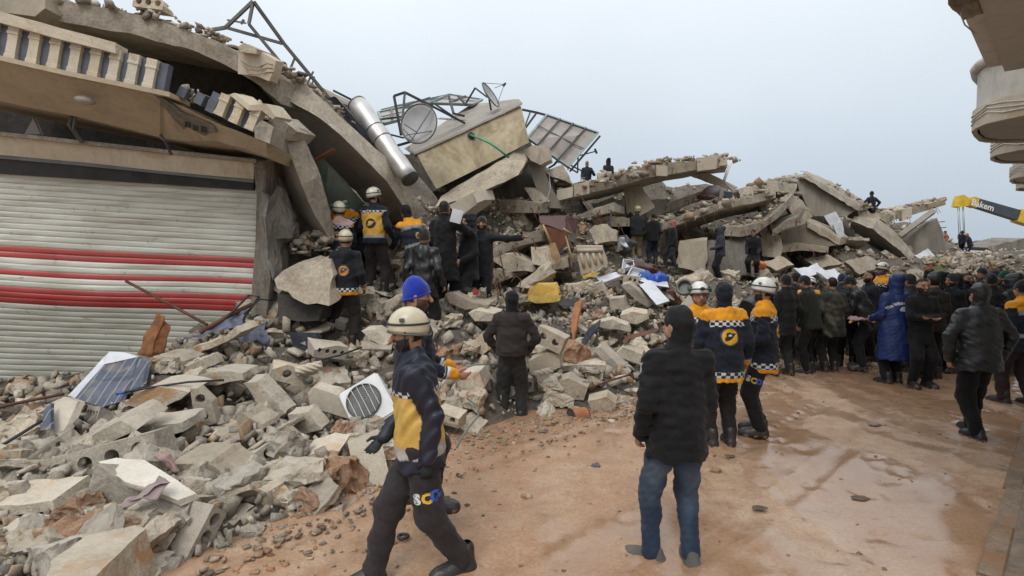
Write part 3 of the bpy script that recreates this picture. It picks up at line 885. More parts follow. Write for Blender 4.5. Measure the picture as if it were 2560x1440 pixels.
blk('sloping_slab_piece', [(1318, 400, 12.9), (1350, 412, 13.1), (1400, 520, 13.4), (1372, 520, 13.2), (1340, 470, 13.0)], (.3, 1.2, .1), M['soffit'], 'smooth slab piece standing on edge right of the warped slab', 'slab', jag=.02)
blk('tipped_slab_piece', [(1362, 428, 13.4), (1408, 412, 13.6), (1422, 438, 13.6), (1430, 458, 13.6), (1378, 440, 13.4)], (.1, .8, .05), M['concrete'], 'tipped slab piece beside the folded solar panel', 'slab', jag=.03)

blk('crushed_core', [(1082, 452, 12.9), (1200, 402, 13.5), (1312, 342, 14.3), (1345, 410, 14.4), (1390, 520, 13.9), (1250, 560, 13.2), (1110, 560, 12.4)], (.2, .8, 0), M['concrete_dark'], 'dark crushed masonry behind the warped slab', 'crushed wall', jag=.10, rough=.07)
# satellite dishes
def dish(name, c, r, axis, label, depth=.16, back=False):
    root = thing(name, label, 'satellite dish', c)
    fx = frame_from(axis, (0, 0, 1))
    bm = bmesh.new()
    rings = []
    nr, ns = 7, 32
    for side in (0, 1):
        for k in range(nr + 1):
            q = k / nr
            row = []
            for s in range(ns):
                a = s * 2 * math.pi / ns
                p = fx @ Vector((math.cos(a) * r * q * .94, math.sin(a) * r * q, depth * r * (q * q - 1) * 2 - side * .015))
                row.append(bm.verts.new(p) if (k > 0) else None)
            if k == 0:
                cv = bm.verts.new(fx @ Vector((0, 0, -depth * r * 2 - side * .015)))
                row = [cv] * ns
            rings.append(row)
    def skin(a, b):
        for s in range(ns):
            q = [a[s], a[(s + 1) % ns], b[(s + 1) % ns], b[s]]
            u = []
            for z in q:
                if z not in u: u.append(z)
            if len(u) > 2: bm.faces.new(u)
    for k in range(nr): skin(rings[k], rings[k + 1])
    for k in range(nr): skin(rings[nr + 1 + k], rings[nr + 2 + k])
    skin(rings[nr], rings[2 * nr + 1])
    link('reflector', bm_mesh('reflector', bm, True), root, M['dish'])
    bm = bmesh.new()
    add_tube(bm, [fx @ Vector((math.cos(a) * r * .95, math.sin(a) * r * 1.005, 0)) for a in np.linspace(0, 2 * math.pi, 33)], .012, 6, False)
    link('rim', bm_mesh('rim', bm, True), root, M['steel'])
    return root, fx
d1, fx = dish('satellite_dish', P(1047, 309, 10.9), .39, (-.25, -1, .12), 'large grey satellite dish with crossed struts at the foot of the roof block', .10)
for (a, b, w) in ((P(1015, 338, 10.84), P(1088, 326, 10.84), .015), (P(1028, 352, 10.8), P(1082, 268, 10.8), .016), (P(1008, 322, 10.8), P(1036, 352, 10.8), .018), (P(1010, 310, 10.78), P(1040, 330, 10.78), .02)):
    bm = bmesh.new(); add_bar(bm, a - d1.location, b - d1.location, w); link('strut', bm_mesh('strut', bm), d1, M['steel'])
d2, fx2 = dish('satellite_dish', P(1227, 237, 12.6), .31, (.80, -.35, .50), 'small grey satellite dish on top of the tilted roof block', .10)
lnb = P(1261, 211, 12.4) - d2.location
for q in (P(1205, 207, 12.7), P(1243, 260, 12.6), P(1236, 220, 12.5)):
    link('feed_arm', (lambda b_: (add_tube(b_, [q - d2.location, lnb], .006, 5), bm_mesh('feed_arm', b_))[1])(bmesh.new()), d2, M['wire'])
bm = bmesh.new(); add_tube(bm, [lnb - Vector((.03, 0, .03)), lnb + Vector((.03, 0, .03))], [.035, .02], 8); link('feed_horn', bm_mesh('feed_horn', bm), d2, M['darksteel'])
for a, b in ((P(1188, 220, 13.0), P(1218, 243, 12.7)), (P(1188, 220, 13.0), P(1165, 258, 13.2)), (P(1222, 244, 12.7), P(1228, 276, 12.8))):
    bm = bmesh.new(); add_bar(bm, a - d2.location, b - d2.location, .03); link('mast', bm_mesh('mast', bm), d2, M['darksteel'])

# solar racks
def panel(name, corners, thick, label, nbars, group=None):
    corners = [P(*c) for c in corners]
    base = corners[3].copy()
    c = [p - base for p in corners]
    root = thing(name, label, 'solar panel', base, group=group)
    n = (c[1] - c[0]).cross(c[3] - c[0]).normalized()
    if n.y < 0: n = -n
    bm = bmesh.new()
    a = [bm.verts.new(p) for p in c]; b = [bm.verts.new(p + n * thick) for p in c]
    bm.faces.new(a); bm.faces.new(b[::-1])
    for k in range(4): bm.faces.new((a[k], a[(k + 1) % 4], b[(k + 1) % 4], b[k]))
    link('panel_sheet', bm_mesh('panel_sheet', bm), root, M['panel_back'])
    for k in range(4):
        bm = bmesh.new(); add_bar(bm, c[k] - n * .01, c[(k + 1) % 4] - n * .01, .05, .05, n); link('frame', bm_mesh('frame', bm), root, M['panel_edge'])
    for k in range(nbars):
        tt = (k + 1) / (nbars + 1)
        bm = bmesh.new(); add_bar(bm, c[0].lerp(c[1], tt) - n * .04, c[3].lerp(c[2], tt) - n * .04, .035); link('rail', bm_mesh('rail', bm), root, M['steel'])
    bm = bmesh.new(); add_bar(bm, c[0].lerp(c[3], .5) - n * .03, c[1].lerp(c[2], .5) - n * .03, .025); link('rail', bm_mesh('rail', bm), root, M['panel_edge'])
    return root
pr = panel('solar_panel', [(1366, 288, 15.2), (1495, 333, 15.6), (1420, 418, 14.6), (1318, 345, 14.2)], .04, 'folded solar panel seen from behind right of the tilted roof block', 3)
base = pr.location
for pts, w in (([(1305, 274, 15.2), (1340, 281, 15.2), (1366, 288, 15.2), (1495, 333, 15.6)], .05), ([(1340, 284, 15.1), (1310, 325, 14.6)], .04), ([(1325, 282, 15.2), (1310, 322, 14.6)], .03), ([(1500, 340, 15.5), (1425, 428, 14.6)], .04), ([(1445, 340, 15.2), (1385, 412, 14.6), (1372, 420, 14.5)], .045)):
    q = [P(*p) - base for p in pts]
    bm = bmesh.new()
    for a, b in zip(q, q[1:]): add_bar(bm, a, b, w)
    link('support_bar', bm_mesh('support_bar', bm), pr, M['darksteel'])
panel('solar_panel', [(1122, 237, 15.5), (1206, 250, 15.2), (1180, 262, 14.4), (1070, 258, 14.6)], .04, 'tilted solar panel on a rack behind the large dish', 1)
panel('solar_panel', [(1026, 258, 14.6), (1122, 238, 15.4), (1070, 260, 14.4), (955, 276, 13.6)], .04, 'solar panel lying flat beside the duct behind the large dish', 1)
panel('solar_panel', [(945, 282, 13.0), (1010, 268, 13.6), (1000, 300, 12.6), (960, 310, 12.2)], .04, 'crushed solar panel wedged between the silver duct and the large dish', 1)
rk = thing('panel_rack', 'tangled dark steel panel rack behind the large satellite dish', 'rack', P(1000, 350, 12.0))
for pts, w in (([(985, 240, 11.6), (1003, 338, 11.4)], .04), ([(985, 240, 11.6), (1012, 231, 11.7), (1085, 268, 11.8)], .045), ([(1012, 231, 11.7), (1006, 300, 11.5)], .04), ([(1085, 268, 11.8), (1162, 308, 12.6)], .035),
               ([(1122, 240, 14.0), (1134, 284, 13.2), (1160, 290, 13.0)], .05), ([(1145, 240, 14.4), (1165, 262, 13.8)], .04), ([(940, 300, 12.0), (1020, 290, 12.4)], .035), ([(950, 330, 11.8), (1010, 345, 12.0)], .03), ([(1090, 262, 13.2), (1140, 296, 12.9)], .04), ([(990, 365, 11.6), (1035, 352, 11.8)], .05)):
    q = [P(*p) - rk.location for p in pts]
    bm = bmesh.new()
    for a, b in zip(q, q[1:]): add_bar(bm, a, b, w)
    link('rack_bar', bm_mesh('rack_bar', bm), rk, M['darksteel'])
# punched steel rail
bm = bmesh.new()
a, b = P(1097, 296, 12.3), P(1162, 300, 12.8)
add_bar(bm, Vector((0, 0, 0)), b - a, .10, .02)
pu = link('punched_rail', bm_mesh('punched_rail', bm), None, M['white_paint'], a); tag(pu, 'white punched metal rail beside the large dish', 'rail')
bm0 = bmesh.new(); bmesh.ops.create_cube(bm0, size=.03); hm = bm_mesh('rail_hole', bm0); hm.materials.append(M['wire'])
for k in range(8):
    o = link('rail_hole', hm, pu); o.location = (b - a) * (k + .5) / 8 + Vector((0, -.0, .0)); o.scale = (1, .75, 1)
tv = thing('antenna_bracket', 'thin dark antenna bracket standing beside the folded solar panel', 'bracket', P(1440, 430, 15.0))
for pts, w in (([(1395, 407, 14.8), (1445, 390, 15.0), (1490, 378, 15.2)], .03), ([(1445, 390, 15.0), (1444, 432, 15.0)], .035), ([(1420, 400, 14.9), (1420, 425, 14.9)], .03), ([(1420, 418, 14.9), (1444, 432, 15.0)], .03), ([(1424, 412, 14.9), (1460, 430, 15.0)], .03), ([(1487, 372, 15.2), (1492, 384, 15.2)], .05)):
    q = [P(*p) - tv.location for p in pts]
    bm = bmesh.new()
    for a, b in zip(q, q[1:]): add_bar(bm, a, b, w)
    link('bracket_bar', bm_mesh('bracket_bar', bm), tv, M['darksteel'])

# ------------------------------------------------------------------ middle: pancaked floors
def pancake(name, pts, depth, lift, mat, label, tiles=(), rough=.035, cat='floor slab', sub=4):
    """Floor slab: columns (px, ytop, ybot, d) of its broken front edge; runs back `depth` metres, rising `lift`."""
    cols_ = [(P(px, yt, d), P(px, yb, d)) for px, yt, yb, d in pts]
    base = min((b for a, b in cols_), key=lambda p: p.z).copy()
    rings = []
    for a, b in cols_:
        bkv = Vector((.35 * depth, depth, lift))
        rings.append([a - base, b - base, b - base + bkv, a - base + bkv])
    bm = loft(rings, sub=sub, rough=rough, freq=2.2)
    o = tag(link(name, bm_mesh(name, bm), None, mat, base), label, cat)
    r_ = random.Random(len(name) * 7 + len(pts))
    for k in range(7):                      # bars torn out of the broken edge
        i_ = r_.randrange(len(cols_) - 1); a, b = cols_[i_]; a2, b2_ = cols_[i_ + 1]
        u_ = r_.random(); q = a.lerp(a2, u_).lerp(b.lerp(b2_, u_), r_.uniform(.3, .7)) - base
        L_ = r_.uniform(.25, .7); dr = Vector((r_.uniform(-.5, .5), -.6, r_.uniform(-.5, .1)))
        tube_obj('rebar', [q + Vector((0, .1, 0)), q + dr * L_ * .5, q + dr * L_ + Vector((r_.uniform(-.1, .1), .05, -L_ * r_.uniform(.2, .6)))], .011, M['rust'], o, 5)
    for (x0, x1, y0a, y1a, y0b, y1b, d) in tiles:
        slab('facing_stone', [P(x0, y0a, d) - base, P(x1, y0b, d) - base, P(x1, y1b, d) - base, P(x0, y1a, d) - base], (0, .22, 0), M['tile'], o, jag=.02, rough=.012, step=.2)
    return o
pancake('pancaked_roof_slab', [(1392, 476, 500, 13.7), (1430, 466, 492, 14.2), (1475, 458, 482, 14.9), (1575, 426, 458, 16.3), (1640, 408, 440, 17.3), (1745, 402, 424, 18.6), (1818, 398, 417, 19.6)], 3.2, .3, M['concrete'],
        'uppermost pancaked roof slab strewn with rubble and faced with square stones',
        tiles=((1392, 1432, 474, 502, 466, 492, 13.6), (1434, 1474, 462, 492, 455, 484, 14.2), (1640, 1668, 412, 440, 415, 440, 17.2), (1744, 1792, 394, 428, 388, 422, 18.5), (1794, 1818, 398, 416, 392, 412, 19.3)))
pancake('pancaked_floor_slab', [(1655, 558, 574, 16.6), (1700, 541, 560, 17.1), (1755, 522, 540, 17.7), (1800, 506, 524, 18.3), (1862, 492, 512, 19.1), (1930, 480, 498, 19.9)], 3.0, -.1, M['concrete'],
        'second pancaked floor slab carrying crushed furniture', tiles=((1798, 1812, 508, 522, 502, 518, 18.15), (1926, 1940, 472, 498, 468, 494, 19.8)))
pancake('curved_balcony_slab', [(1805, 566, 588, 17.6), (1850, 566, 592, 17.5), (1895, 558, 582, 17.9), (1912, 552, 568, 18.2), (1945, 525, 545, 18.9), (1985, 482, 500, 19.6)], 2.2, .2, M['concrete'], 'curved balcony slab with a rounded front edge below the pancaked floors', rough=.025)
pancake('folded_balcony_slab', [(1930, 575, 590, 18.8), (1965, 555, 572, 19.2), (1995, 540, 555, 19.5), (2013, 515, 530, 19.8)], 1.6, .3, M['concrete'], 'folded balcony slab right of the curved balcony slab')
pancake('slab_under_roof', [(1440, 537, 550, 14.4), (1490, 520, 538, 14.8), (1534, 506, 528, 15.2)], 2.5, .1, M['concrete'], 'narrow slab end below the uppermost pancaked slab')
blk('toppled_wall_panel', [(1556, 464, 17.4), (1596, 464, 17.6), (1632, 520, 17.4), (1596, 538, 17.2), (1566, 536, 17.2)], (.1, .25, .1), M['plaster'], 'brown plastered wall panel standing under the uppermost slab', 'wall panel', jag=.05)
blk('standing_wall_panel', [(1697, 606, 17.0), (1768, 600, 17.0), (1766, 680, 16.6), (1692, 668, 16.6)], (.1, .25, .1), M['plaster'], 'brown plastered wall panel standing in the rubble under the curved balcony', 'wall panel', jag=.05)
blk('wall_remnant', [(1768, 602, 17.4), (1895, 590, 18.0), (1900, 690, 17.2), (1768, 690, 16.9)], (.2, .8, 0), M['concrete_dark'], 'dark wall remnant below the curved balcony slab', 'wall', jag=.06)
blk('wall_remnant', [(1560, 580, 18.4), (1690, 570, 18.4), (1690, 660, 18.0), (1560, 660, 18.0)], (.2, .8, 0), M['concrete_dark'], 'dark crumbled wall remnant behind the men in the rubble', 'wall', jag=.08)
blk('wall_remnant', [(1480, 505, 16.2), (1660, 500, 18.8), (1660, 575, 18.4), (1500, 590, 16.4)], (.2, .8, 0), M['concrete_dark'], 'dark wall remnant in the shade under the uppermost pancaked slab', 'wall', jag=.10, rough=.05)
blk('slanting_beam', [(1713, 436, 20.4), (1767, 433, 20.4), (1845, 470, 20.8), (1835, 480, 20.7)], (.2, .5, .1), M['concrete'], 'slanting concrete beam behind the pancaked floors', 'beam', jag=.02)
tube_obj('white_post', [P(1834, 386, 20.6), P(1810, 452, 20.4)], .07, M['white_paint'], None, 4, False); tag(bpy.data.objects['white_post'], 'white post leaning against the slanting beam', 'post')
blk('rounded_lump', [(1455, 575, 14.2), (1500, 560, 14.4), (1545, 575, 14.6), (1540, 603, 14.4), (1500, 612, 14.2), (1465, 600, 14.2)], (.2, .9, 0), M['concrete'], 'large rounded lump of concrete left of the men in the rubble', 'concrete lump', jag=.08, rough=.05)
# slabs of the middle heap
pancake('tilted_slab_piece', [(1212, 632, 626 + 40, 11.0), (1256, 606, 634, 11.2), (1300, 592, 616, 11.5), (1352, 572, 602, 11.9)], 1.4, .05, M['greyblock'], 'tilted grey slab piece reached by the man with the outstretched arm', cat='slab')
pancake('concrete_beam', [(1228, 500, 528, 12.8), (1290, 502, 530, 12.6), (1350, 508, 533, 12.6)], .8, .1, M['concrete'], 'broken horizontal beam under the warped slab', cat='beam')
blk('slab_chunk', [(1310, 470, 12.9), (1336, 468, 13.0), (1370, 505, 13.0), (1362, 520, 12.9), (1330, 500, 12.9)], (.2, .6, .1), M['concrete'], 'slab chunk tipped down behind the broken beam', 'slab', jag=.03)
blk('slab_chunk', [(1205, 515, 12.3), (1232, 508, 12.4), (1230, 545, 12.3), (1206, 548, 12.2)], (.1, .5, .1), M['concrete'], 'upright slab chunk left of the broken beam', 'slab', jag=.03)
blk('layered_slab', [(1225, 648, 10.9), (1262, 634, 11.0), (1332, 655, 11.3), (1330, 680, 11.2), (1272, 678, 11.0)], (.1, .8, .1), M['concrete'], 'thick crushed slab lying under the tilted grey slab piece', 'slab', jag=.04, rough=.03)
blk('layered_slab', [(1330, 620, 11.6), (1375, 618, 11.9), (1395, 650, 11.9), (1370, 668, 11.7), (1332, 660, 11.5)], (.1, .7, .1), M['block'], 'crushed slab lump left of the brown cabinet', 'slab', jag=.05, rough=.03)
blk('layered_slab', [(1375, 655, 11.8), (1422, 640, 12.0), (1422, 668, 11.9), (1380, 672, 11.8)], (.1, .7, .1), M['block'], 'crushed slab lump under the brown cabinet', 'slab', jag=.05, rough=.03)
blk('leaning_strip', [(1362, 662, 11.0), (1371, 668, 11.0), (1328, 720, 10.4), (1290, 716, 10.3), (1330, 690, 10.6)], (.1, .4, .1), M['concrete'], 'leaning concrete strip over the dark hole in the heap', 'slab', jag=.03)
pancake('under_slab', [(1205, 680, 712, 10.6), (1240, 672, 706, 10.8), (1278, 684, 694, 11.0)], 1.0, .05, M['concrete'], 'broken slab edge behind the men in black', cat='slab')

blk('broken_roof_piece', [(1846, 474, 21.2), (1935, 452, 21.8), (1992, 460, 22.4), (1988, 484, 22.0), (1930, 478, 21.4), (1850, 494, 20.8)], (.4, 2.0, .1), M['concrete'], 'broken roof piece lying on the skyline left of the ridge', 'roof slab', jag=.06)
blk('broken_joint', [(2140, 512, 26.0), (2190, 528, 26.6), (2236, 536, 27.2), (2228, 566, 26.8), (2190, 552, 26.2), (2140, 542, 25.8)], (.3, 1.4, .1), M['concrete'], 'crumbled concrete joint between the ridge and the far roof slab', 'concrete lump', jag=.14, rough=.08)
blk('folded_slab_piece', [(1948, 500, 20.4), (1990, 486, 20.8), (2034, 540, 20.8), (2004, 560, 20.4)], (.3, .9, .1), M['concrete'], 'folded slab piece left of the ridge roof slab', 'slab', jag=.05)
pancake('buried_slab', [(1640, 520, 540, 18.6), (1690, 500, 522, 19.4), (1760, 476, 496, 20.6), (1800, 470, 488, 21.4)], 2.0, .2, M['concrete'], 'buried slab edge between the two pancaked floors')
pancake('buried_slab', [(1480, 548, 572, 15.2), (1530, 540, 566, 15.6), (1572, 546, 566, 16.2)], 1.8, .1, M['concrete'], 'buried slab edge behind the dark bundle')
pancake('buried_slab', [(1930, 620, 634, 19.6), (2000, 608, 626, 20.4), (2070, 618, 632, 21.0)], 1.8, .1, M['concrete'], 'buried slab edge under the tilted ceiling slab')
# ------------------------------------------------------------------ right: folded slabs
blk('ridge_roof_slab', [(1990, 455, 24.0), (2010, 434, 24.2), (2060, 470, 24.6), (2148, 520, 25.4), (2120, 540, 25.0), (2030, 542, 24.2)], (.6, 2.5, .35), M['soffit'], 'big tilted roof slab forming a ridge against the sky', 'roof slab', jag=.04)
ridge_slab('ridge_edge', [((2008, 432, 24.1), (2012, 446, 23.9), (2020, 440, 26.0)), ((2060, 458, 24.5), (2062, 476, 24.2), (2080, 470, 26.0)), ((2110, 490, 25.0), (2110, 506, 24.7), (2130, 500, 26.3)), ((2152, 512, 25.4), (2146, 528, 25.1), (2170, 524, 26.6))],
           'thick broken edge of the ridge roof slab', M['concrete'], 'slab edge', rough=.06)
blk('tilted_ceiling_slab', [(1952, 580, 22.0), (2018, 556, 22.2), (2098, 596, 22.8), (2095, 612, 22.6), (2030, 624, 22.2), (1962, 619, 21.8)], (.4, 2.0, .35), M['soffit'], 'tilted ceiling slab lying below the ridge roof slab', 'slab', jag=.03)
ridge_slab('ceiling_slab_edge', [((2016, 552, 22.1), (2018, 568, 22.0), (2030, 560, 24)), ((2060, 572, 22.5), (2058, 590, 22.3), (2080, 584, 24)), ((2100, 596, 22.8), (2098, 612, 22.6), (2120, 606, 24))], 'broken edge of the tilted ceiling slab', M['concrete'], 'slab edge', rough=.04)
ridge_slab('curved_fallen_slab', [((2135, 540, 25.6), (2130, 552, 25.2), (2125, 566, 26.2)), ((2192, 546, 25.8), (2182, 572, 25.2), (2150, 588, 26.4)), ((2236, 578, 26.2), (2224, 606, 25.6), (2192, 614, 26.6)), ((2270, 616, 26.6), (2258, 634, 26.0), (2226, 640, 26.8)), ((2296, 650, 26.8), (2282, 656, 26.4), (2258, 660, 27.0))],
           'curved fallen slab arching down to the right of the ridge', M['concrete'], 'slab', rough=.05)
pancake('far_roof_slab', [(2218, 532, 554, 27.6), (2260, 522, 544, 28.2), (2300, 514, 532, 28.8), (2364, 498, 512, 29.8)], 2.5, .3, M['concrete'], 'far tilted roof slab edge pointing at the crane', tiles=((2218, 2238, 532, 556, 530, 550, 27.4), (2256, 2280, 522, 552, 518, 545, 28.0)), cat='roof slab')
rings = []
for px0, y0, y1, d in ((2262, 600, 640, 28.6), (2290, 580, 650, 28.2), (2320, 555, 662, 28.2), (2342, 545, 664, 28.6), (2358, 580, 660, 29.2), (2364, 606, 652, 29.8)):
    a, b = P(px0, y0, d), P(px0, y1, d)
    rings.append([a, b, b + Vector((.1, .5, 0)), a + Vector((.1, .5, 0))])
o = loft_obj('curved_wall', rings, M['soffit'], None, base=P(2320, 664, 28.5), sub=3, rough=.02)
tag(o, 'smooth curved wall standing under the far roof slab', 'wall')
tube_obj('leaning_strut', [P(2246, 592, 27.4), P(2333, 528, 28.0)], .17, M['soffit'], None, 4, False); tag(bpy.data.objects['leaning_strut'], 'leaning concrete strut in front of the curved wall', 'strut')
blk('fallen_beam', [(2210, 636, 24.5), (2224, 630, 24.5), (2296, 676, 24.8), (2290, 692, 24.6)], (.3, .7, .1), M['concrete'], 'fallen beam below the curved fallen slab', 'beam', jag=.05)
blk('standing_disc_slab', [(1902, 585, 19.4), (1930, 568, 19.6), (1953, 590, 19.6), (1958, 625, 19.4), (1946, 645, 19.2), (1905, 640, 19.2)], (.15, .35, 0), M['concrete'], 'rounded slab standing on edge under the folded balcony', 'slab', jag=.03)
blk('crushed_core', [(1960, 610, 24.0), (2110, 612, 24.5), (2210, 600, 27.5), (2260, 660, 26.0), (2200, 690, 24.0), (1960, 680, 22.5)], (.2, 1.0, 0), M['dark_void'], 'dark fill painted as the shaded void under the right hand slabs', 'crushed storey', jag=.15, rough=.08)  # dark plate, shade under the slabs put into its colour
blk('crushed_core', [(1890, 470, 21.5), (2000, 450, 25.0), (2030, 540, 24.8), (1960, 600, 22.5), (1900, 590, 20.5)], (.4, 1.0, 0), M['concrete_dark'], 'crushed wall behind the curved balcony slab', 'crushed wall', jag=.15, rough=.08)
for pts, mt, lab in (([(2008, 648, 21.0), (2070, 636, 21.4), (2108, 658, 21.2), (2045, 672, 20.8)], 'concrete', 'flat slab lying under the tilted ceiling slab'), ([(2112, 655, 21.6), (2170, 640, 22.2), (2212, 664, 21.8), (2150, 684, 21.2)], 'concrete', 'flat slab leaning below the curved fallen slab'),
        ([(1985, 672, 17.5), (2040, 660, 17.8), (2072, 682, 17.4), (2015, 692, 17.2)], 'white_board', 'white painted panel behind the crowd'), ([(2045, 682, 17.0), (2090, 672, 17.4), (2122, 700, 16.8), (2080, 704, 16.6)], 'white_board', 'second white painted panel behind the crowd'),
        ([(2224, 690, 22.0), (2290, 668, 22.5), (2330, 690, 22.0), (2260, 706, 21.5)], 'concrete', 'flat slab at the foot of the fallen beam'), ([(2130, 700, 18.0), (2190, 690, 18.4), (2215, 712, 18.0), (2150, 720, 17.6)], 'concrete', 'slab fragment behind the blue raincoat'),
        ([(1905, 655, 18.2), (1950, 640, 18.6), (1985, 660, 18.4), (1940, 676, 18.0)], 'block', 'slab fragment in front of the standing rounded slab'), ([(2285, 640, 26.0), (2320, 622, 26.4), (2352, 650, 26.0), (2310, 664, 25.6)], 'white_board', 'white sheet lying at the foot of the curved wall')):
    blk('fallen_slab', pts, (.15, .35, -.10), M[mt], lab, 'slab', jag=.05, rough=.03)
for i, (pts, lab) in enumerate((([(2060, 540, 23.4), (2090, 528, 23.6), (2106, 560, 23.5), (2080, 572, 23.3)], 'pale furniture panel wedged between the right hand slabs'), ([(2082, 560, 23.2), (2106, 552, 23.3), (2112, 590, 23.2), (2096, 596, 23.1)], 'white door leaf wedged between the right hand slabs'))):
    blk('wedged_panel', pts, (.05, .12, 0), M['white_board'], lab, 'panel', jag=.015)
o = tube_obj('rebar', [P(2348, 555, 28.6), P(2362, 554, 28.6)], .02, M['rust']); tag(o, 'bent rebar end sticking out of the far curved wall, upper one', 'rebar')
o = tube_obj('rebar', [P(2350, 570, 28.8), P(2366, 568, 28.8)], .02, M['rust']); tag(o, 'rebar end sticking out of the far curved wall, lower one', 'rebar')
blk('far_roof', [(2466, 618, 44), (2560, 598, 46), (2680, 600, 50), (2680, 620, 50), (2480, 628, 44)], (0, 3, .2), M['concrete_dark'], 'flat roof slab on the far rubble behind the crowd', 'roof slab', jag=.1)

# ------------------------------------------------------------------ crane
cr_base = PG(2900, 700, 0.0) if False else Vector((46, 40, 0))
crane = thing('crane', 'yellow and dark mobile crane boom reaching over the far rubble', 'crane', cr_base)
def boom(name, p0, p1, h0, h1, w, mat, parent=crane, base=cr_base):
    a, b = P(*p0) - base, P(*p1) - base
    ax = (b - a).normalized(); up = Vector((0, 0, 1)); up = (up - ax * up.dot(ax)).normalized(); sd = ax.cross(up)
    rings = [[q + up * h * .5 + sd * w * .5, q + up * h * .5 - sd * w * .5, q - up * h * .5 - sd * w * .5, q - up * h * .5 + sd * w * .5] for q, h in ((a, h0), (b, h1))]
    return loft_obj(name, rings, mat, parent)
boom('boom_section', (2436, 507, 40), (2556, 543, 40), .62, .74, .5, M['crane_dark'])
boom('boom_collar', (2424, 504, 40), (2438, 508, 40), .66, .70, .56, M['yellow_paint'])
boom('boom_collar', (2540, 539, 40), (2556, 544, 40), .9, .9, .66, M['yellow_paint'])
boom('boom_base', (2554, 543, 40), (2900, 640, 41), .88, 1.2, .8, M['yellow_paint'])
slab('boom_head', [P(2399, 489, 39.8) - cr_base, P(2411, 487, 39.8) - cr_base, P(2428, 499, 39.8) - cr_base, P(2426, 514, 39.8) - cr_base, P(2402, 518, 39.8) - cr_base, P(2391, 516, 39.8) - cr_base, P(2394, 506, 39.8) - cr_base], (0, .5, 0), M['yellow_paint'], crane, jag=.0, rough=0)
for x in (2394, 2398, 2406, 2409):
    tube_obj('hoist_rope', [P(x, 516, 40) - cr_base, P(x + 3, 585, 40) - cr_base], .022, M['cable'], crane, 5)
bm = bmesh.new(); add_box(bm, P(2405, 592, 40) - cr_base, (.55, .35, .6)); bmesh.ops.bevel(bm, geom=bm.edges[:], offset=.12, segments=2, affect='EDGES')
hk = link('hook_block', bm_mesh('hook_block', bm), crane, M['crane_dark'])
for zz in (-.18, 0, .18):
    bm = bmesh.new(); add_box(bm, P(2405, 592, 40) - cr_base + Vector((0, -.18, zz)), (.5, .02, .07)); link('stripe', bm_mesh('stripe', bm), hk, M['letter_white'])
bm = bmesh.new(); add_tube(bm, [P(2405, 604, 40) - cr_base + Vector((.14 * math.cos(a), 0, -.1 + .14 * math.sin(a))) for a in np.linspace(1.6, 5.8, 9)], .04, 6); link('hook', bm_mesh('hook', bm), hk, M['darksteel'])
def text_mesh(body, size, align='CENTER', bold=0.0):
    cu = bpy.data.curves.new('lettering', 'FONT')
    cu.body = body; cu.size = size; cu.align_x = align; cu.align_y = 'CENTER'; cu.offset = bold
    cu.resolution_u = 2
    ob = bpy.data.objects.new('tmp_text', cu); COL.objects.link(ob)
    dg = bpy.context.evaluated_depsgraph_get()
    me = bpy.data.meshes.new_from_object(ob.evaluated_get(dg))
    bpy.data.objects.remove(ob); bpy.data.curves.remove(cu)
    return me
me = text_mesh('Bakem', .62, 'CENTER', .015)
a, b = P(2436, 507, 40), P(2556, 543, 40)
ax = (b - a).normalized(); up = Vector((0, 0, 1)); up = (up - ax * up.dot(ax)).normalized()
cen = P(2457, 513.5, 39.70) - cr_base
mt = Matrix((ax, up, ax.cross(up))).transposed().to_4x4(); mt.translation = cen
me.transform(mt); me.name = 'boom_lettering'
o = link('boom_lettering', me, crane, M['letter_white']); tag(o, 'white lettering on the dark boom section')
# carrier below, mostly hidden by the heap and out of frame
bm = bmesh.new(); add_box(bm, (3, 2, 1.4), (9, 2.6, 1.4)); link('carrier', bm_mesh('carrier', bm), crane, M['yellow_paint'])
for k in range(4):
    bm = bmesh.new(); bmesh.ops.create_cone(bm, cap_ends=True, segments=20, radius1=.6, radius2=.6, depth=.5, matrix=Matrix.Translation((-.4 + 2.2 * k, .75, .6)) @ Matrix.Rotation(R(90), 4, 'X')); link('wheel', bm_mesh('wheel', bm), crane, M['wire'])
bm = bmesh.new(); add_bar(bm, (4, 2, 2.0), P(2900, 640, 41) - cr_base, .9); link('turret', bm_mesh('turret', bm), crane, M['yellow_paint'])

# ------------------------------------------------------------------ right: apartment building with balconies
ab = Vector((5.9, 5.3, 0))
apt = thing('apartment_building', 'pale stone apartment building with stacked rounded balconies above the street', 'building', ab)
M['aptstone'] = stone_mat('aptstone', (0.54, 0.50, 0.44), (0.68, 0.64, 0.57), (0.36, 0.28, 0.2), 0.3, 0.8, 0.25, 0.75, 0.0, speck=0.1, streak=0.25)
def A(s, w, z): return KD * s + KN * w + Vector((0, 0, z))       # along the street, away from it, up
bm = bmesh.new()
vv = [A(-4.5, 0, -.2), A(34, 0, -.2), A(34, 0, 12.5), A(-4.5, 0, 12.5), A(-4.5, 8, -.2), A(34, 8, -.2), A(34, 8, 12.5), A(-4.5, 8, 12.5)]
vv = [bm.verts.new(q) for q in vv]
for q in ((0, 1, 2, 3), (5, 4, 7, 6), (4, 0, 3, 7), (1, 5, 6, 2), (3, 2, 6, 7), (4, 5, 1, 0)): bm.faces.new([vv[k] for k in q])
link('wall', bm_mesh('wall', bm), apt, M['aptstone'])
M['aptsoffit'] = stone_mat('aptsoffit', (0.42, 0.385, 0.33), (0.53, 0.49, 0.43), (0.36, 0.30, 0.22), 0.3, 0.7, 0.15, 0.75, 0.0, speck=0.1)
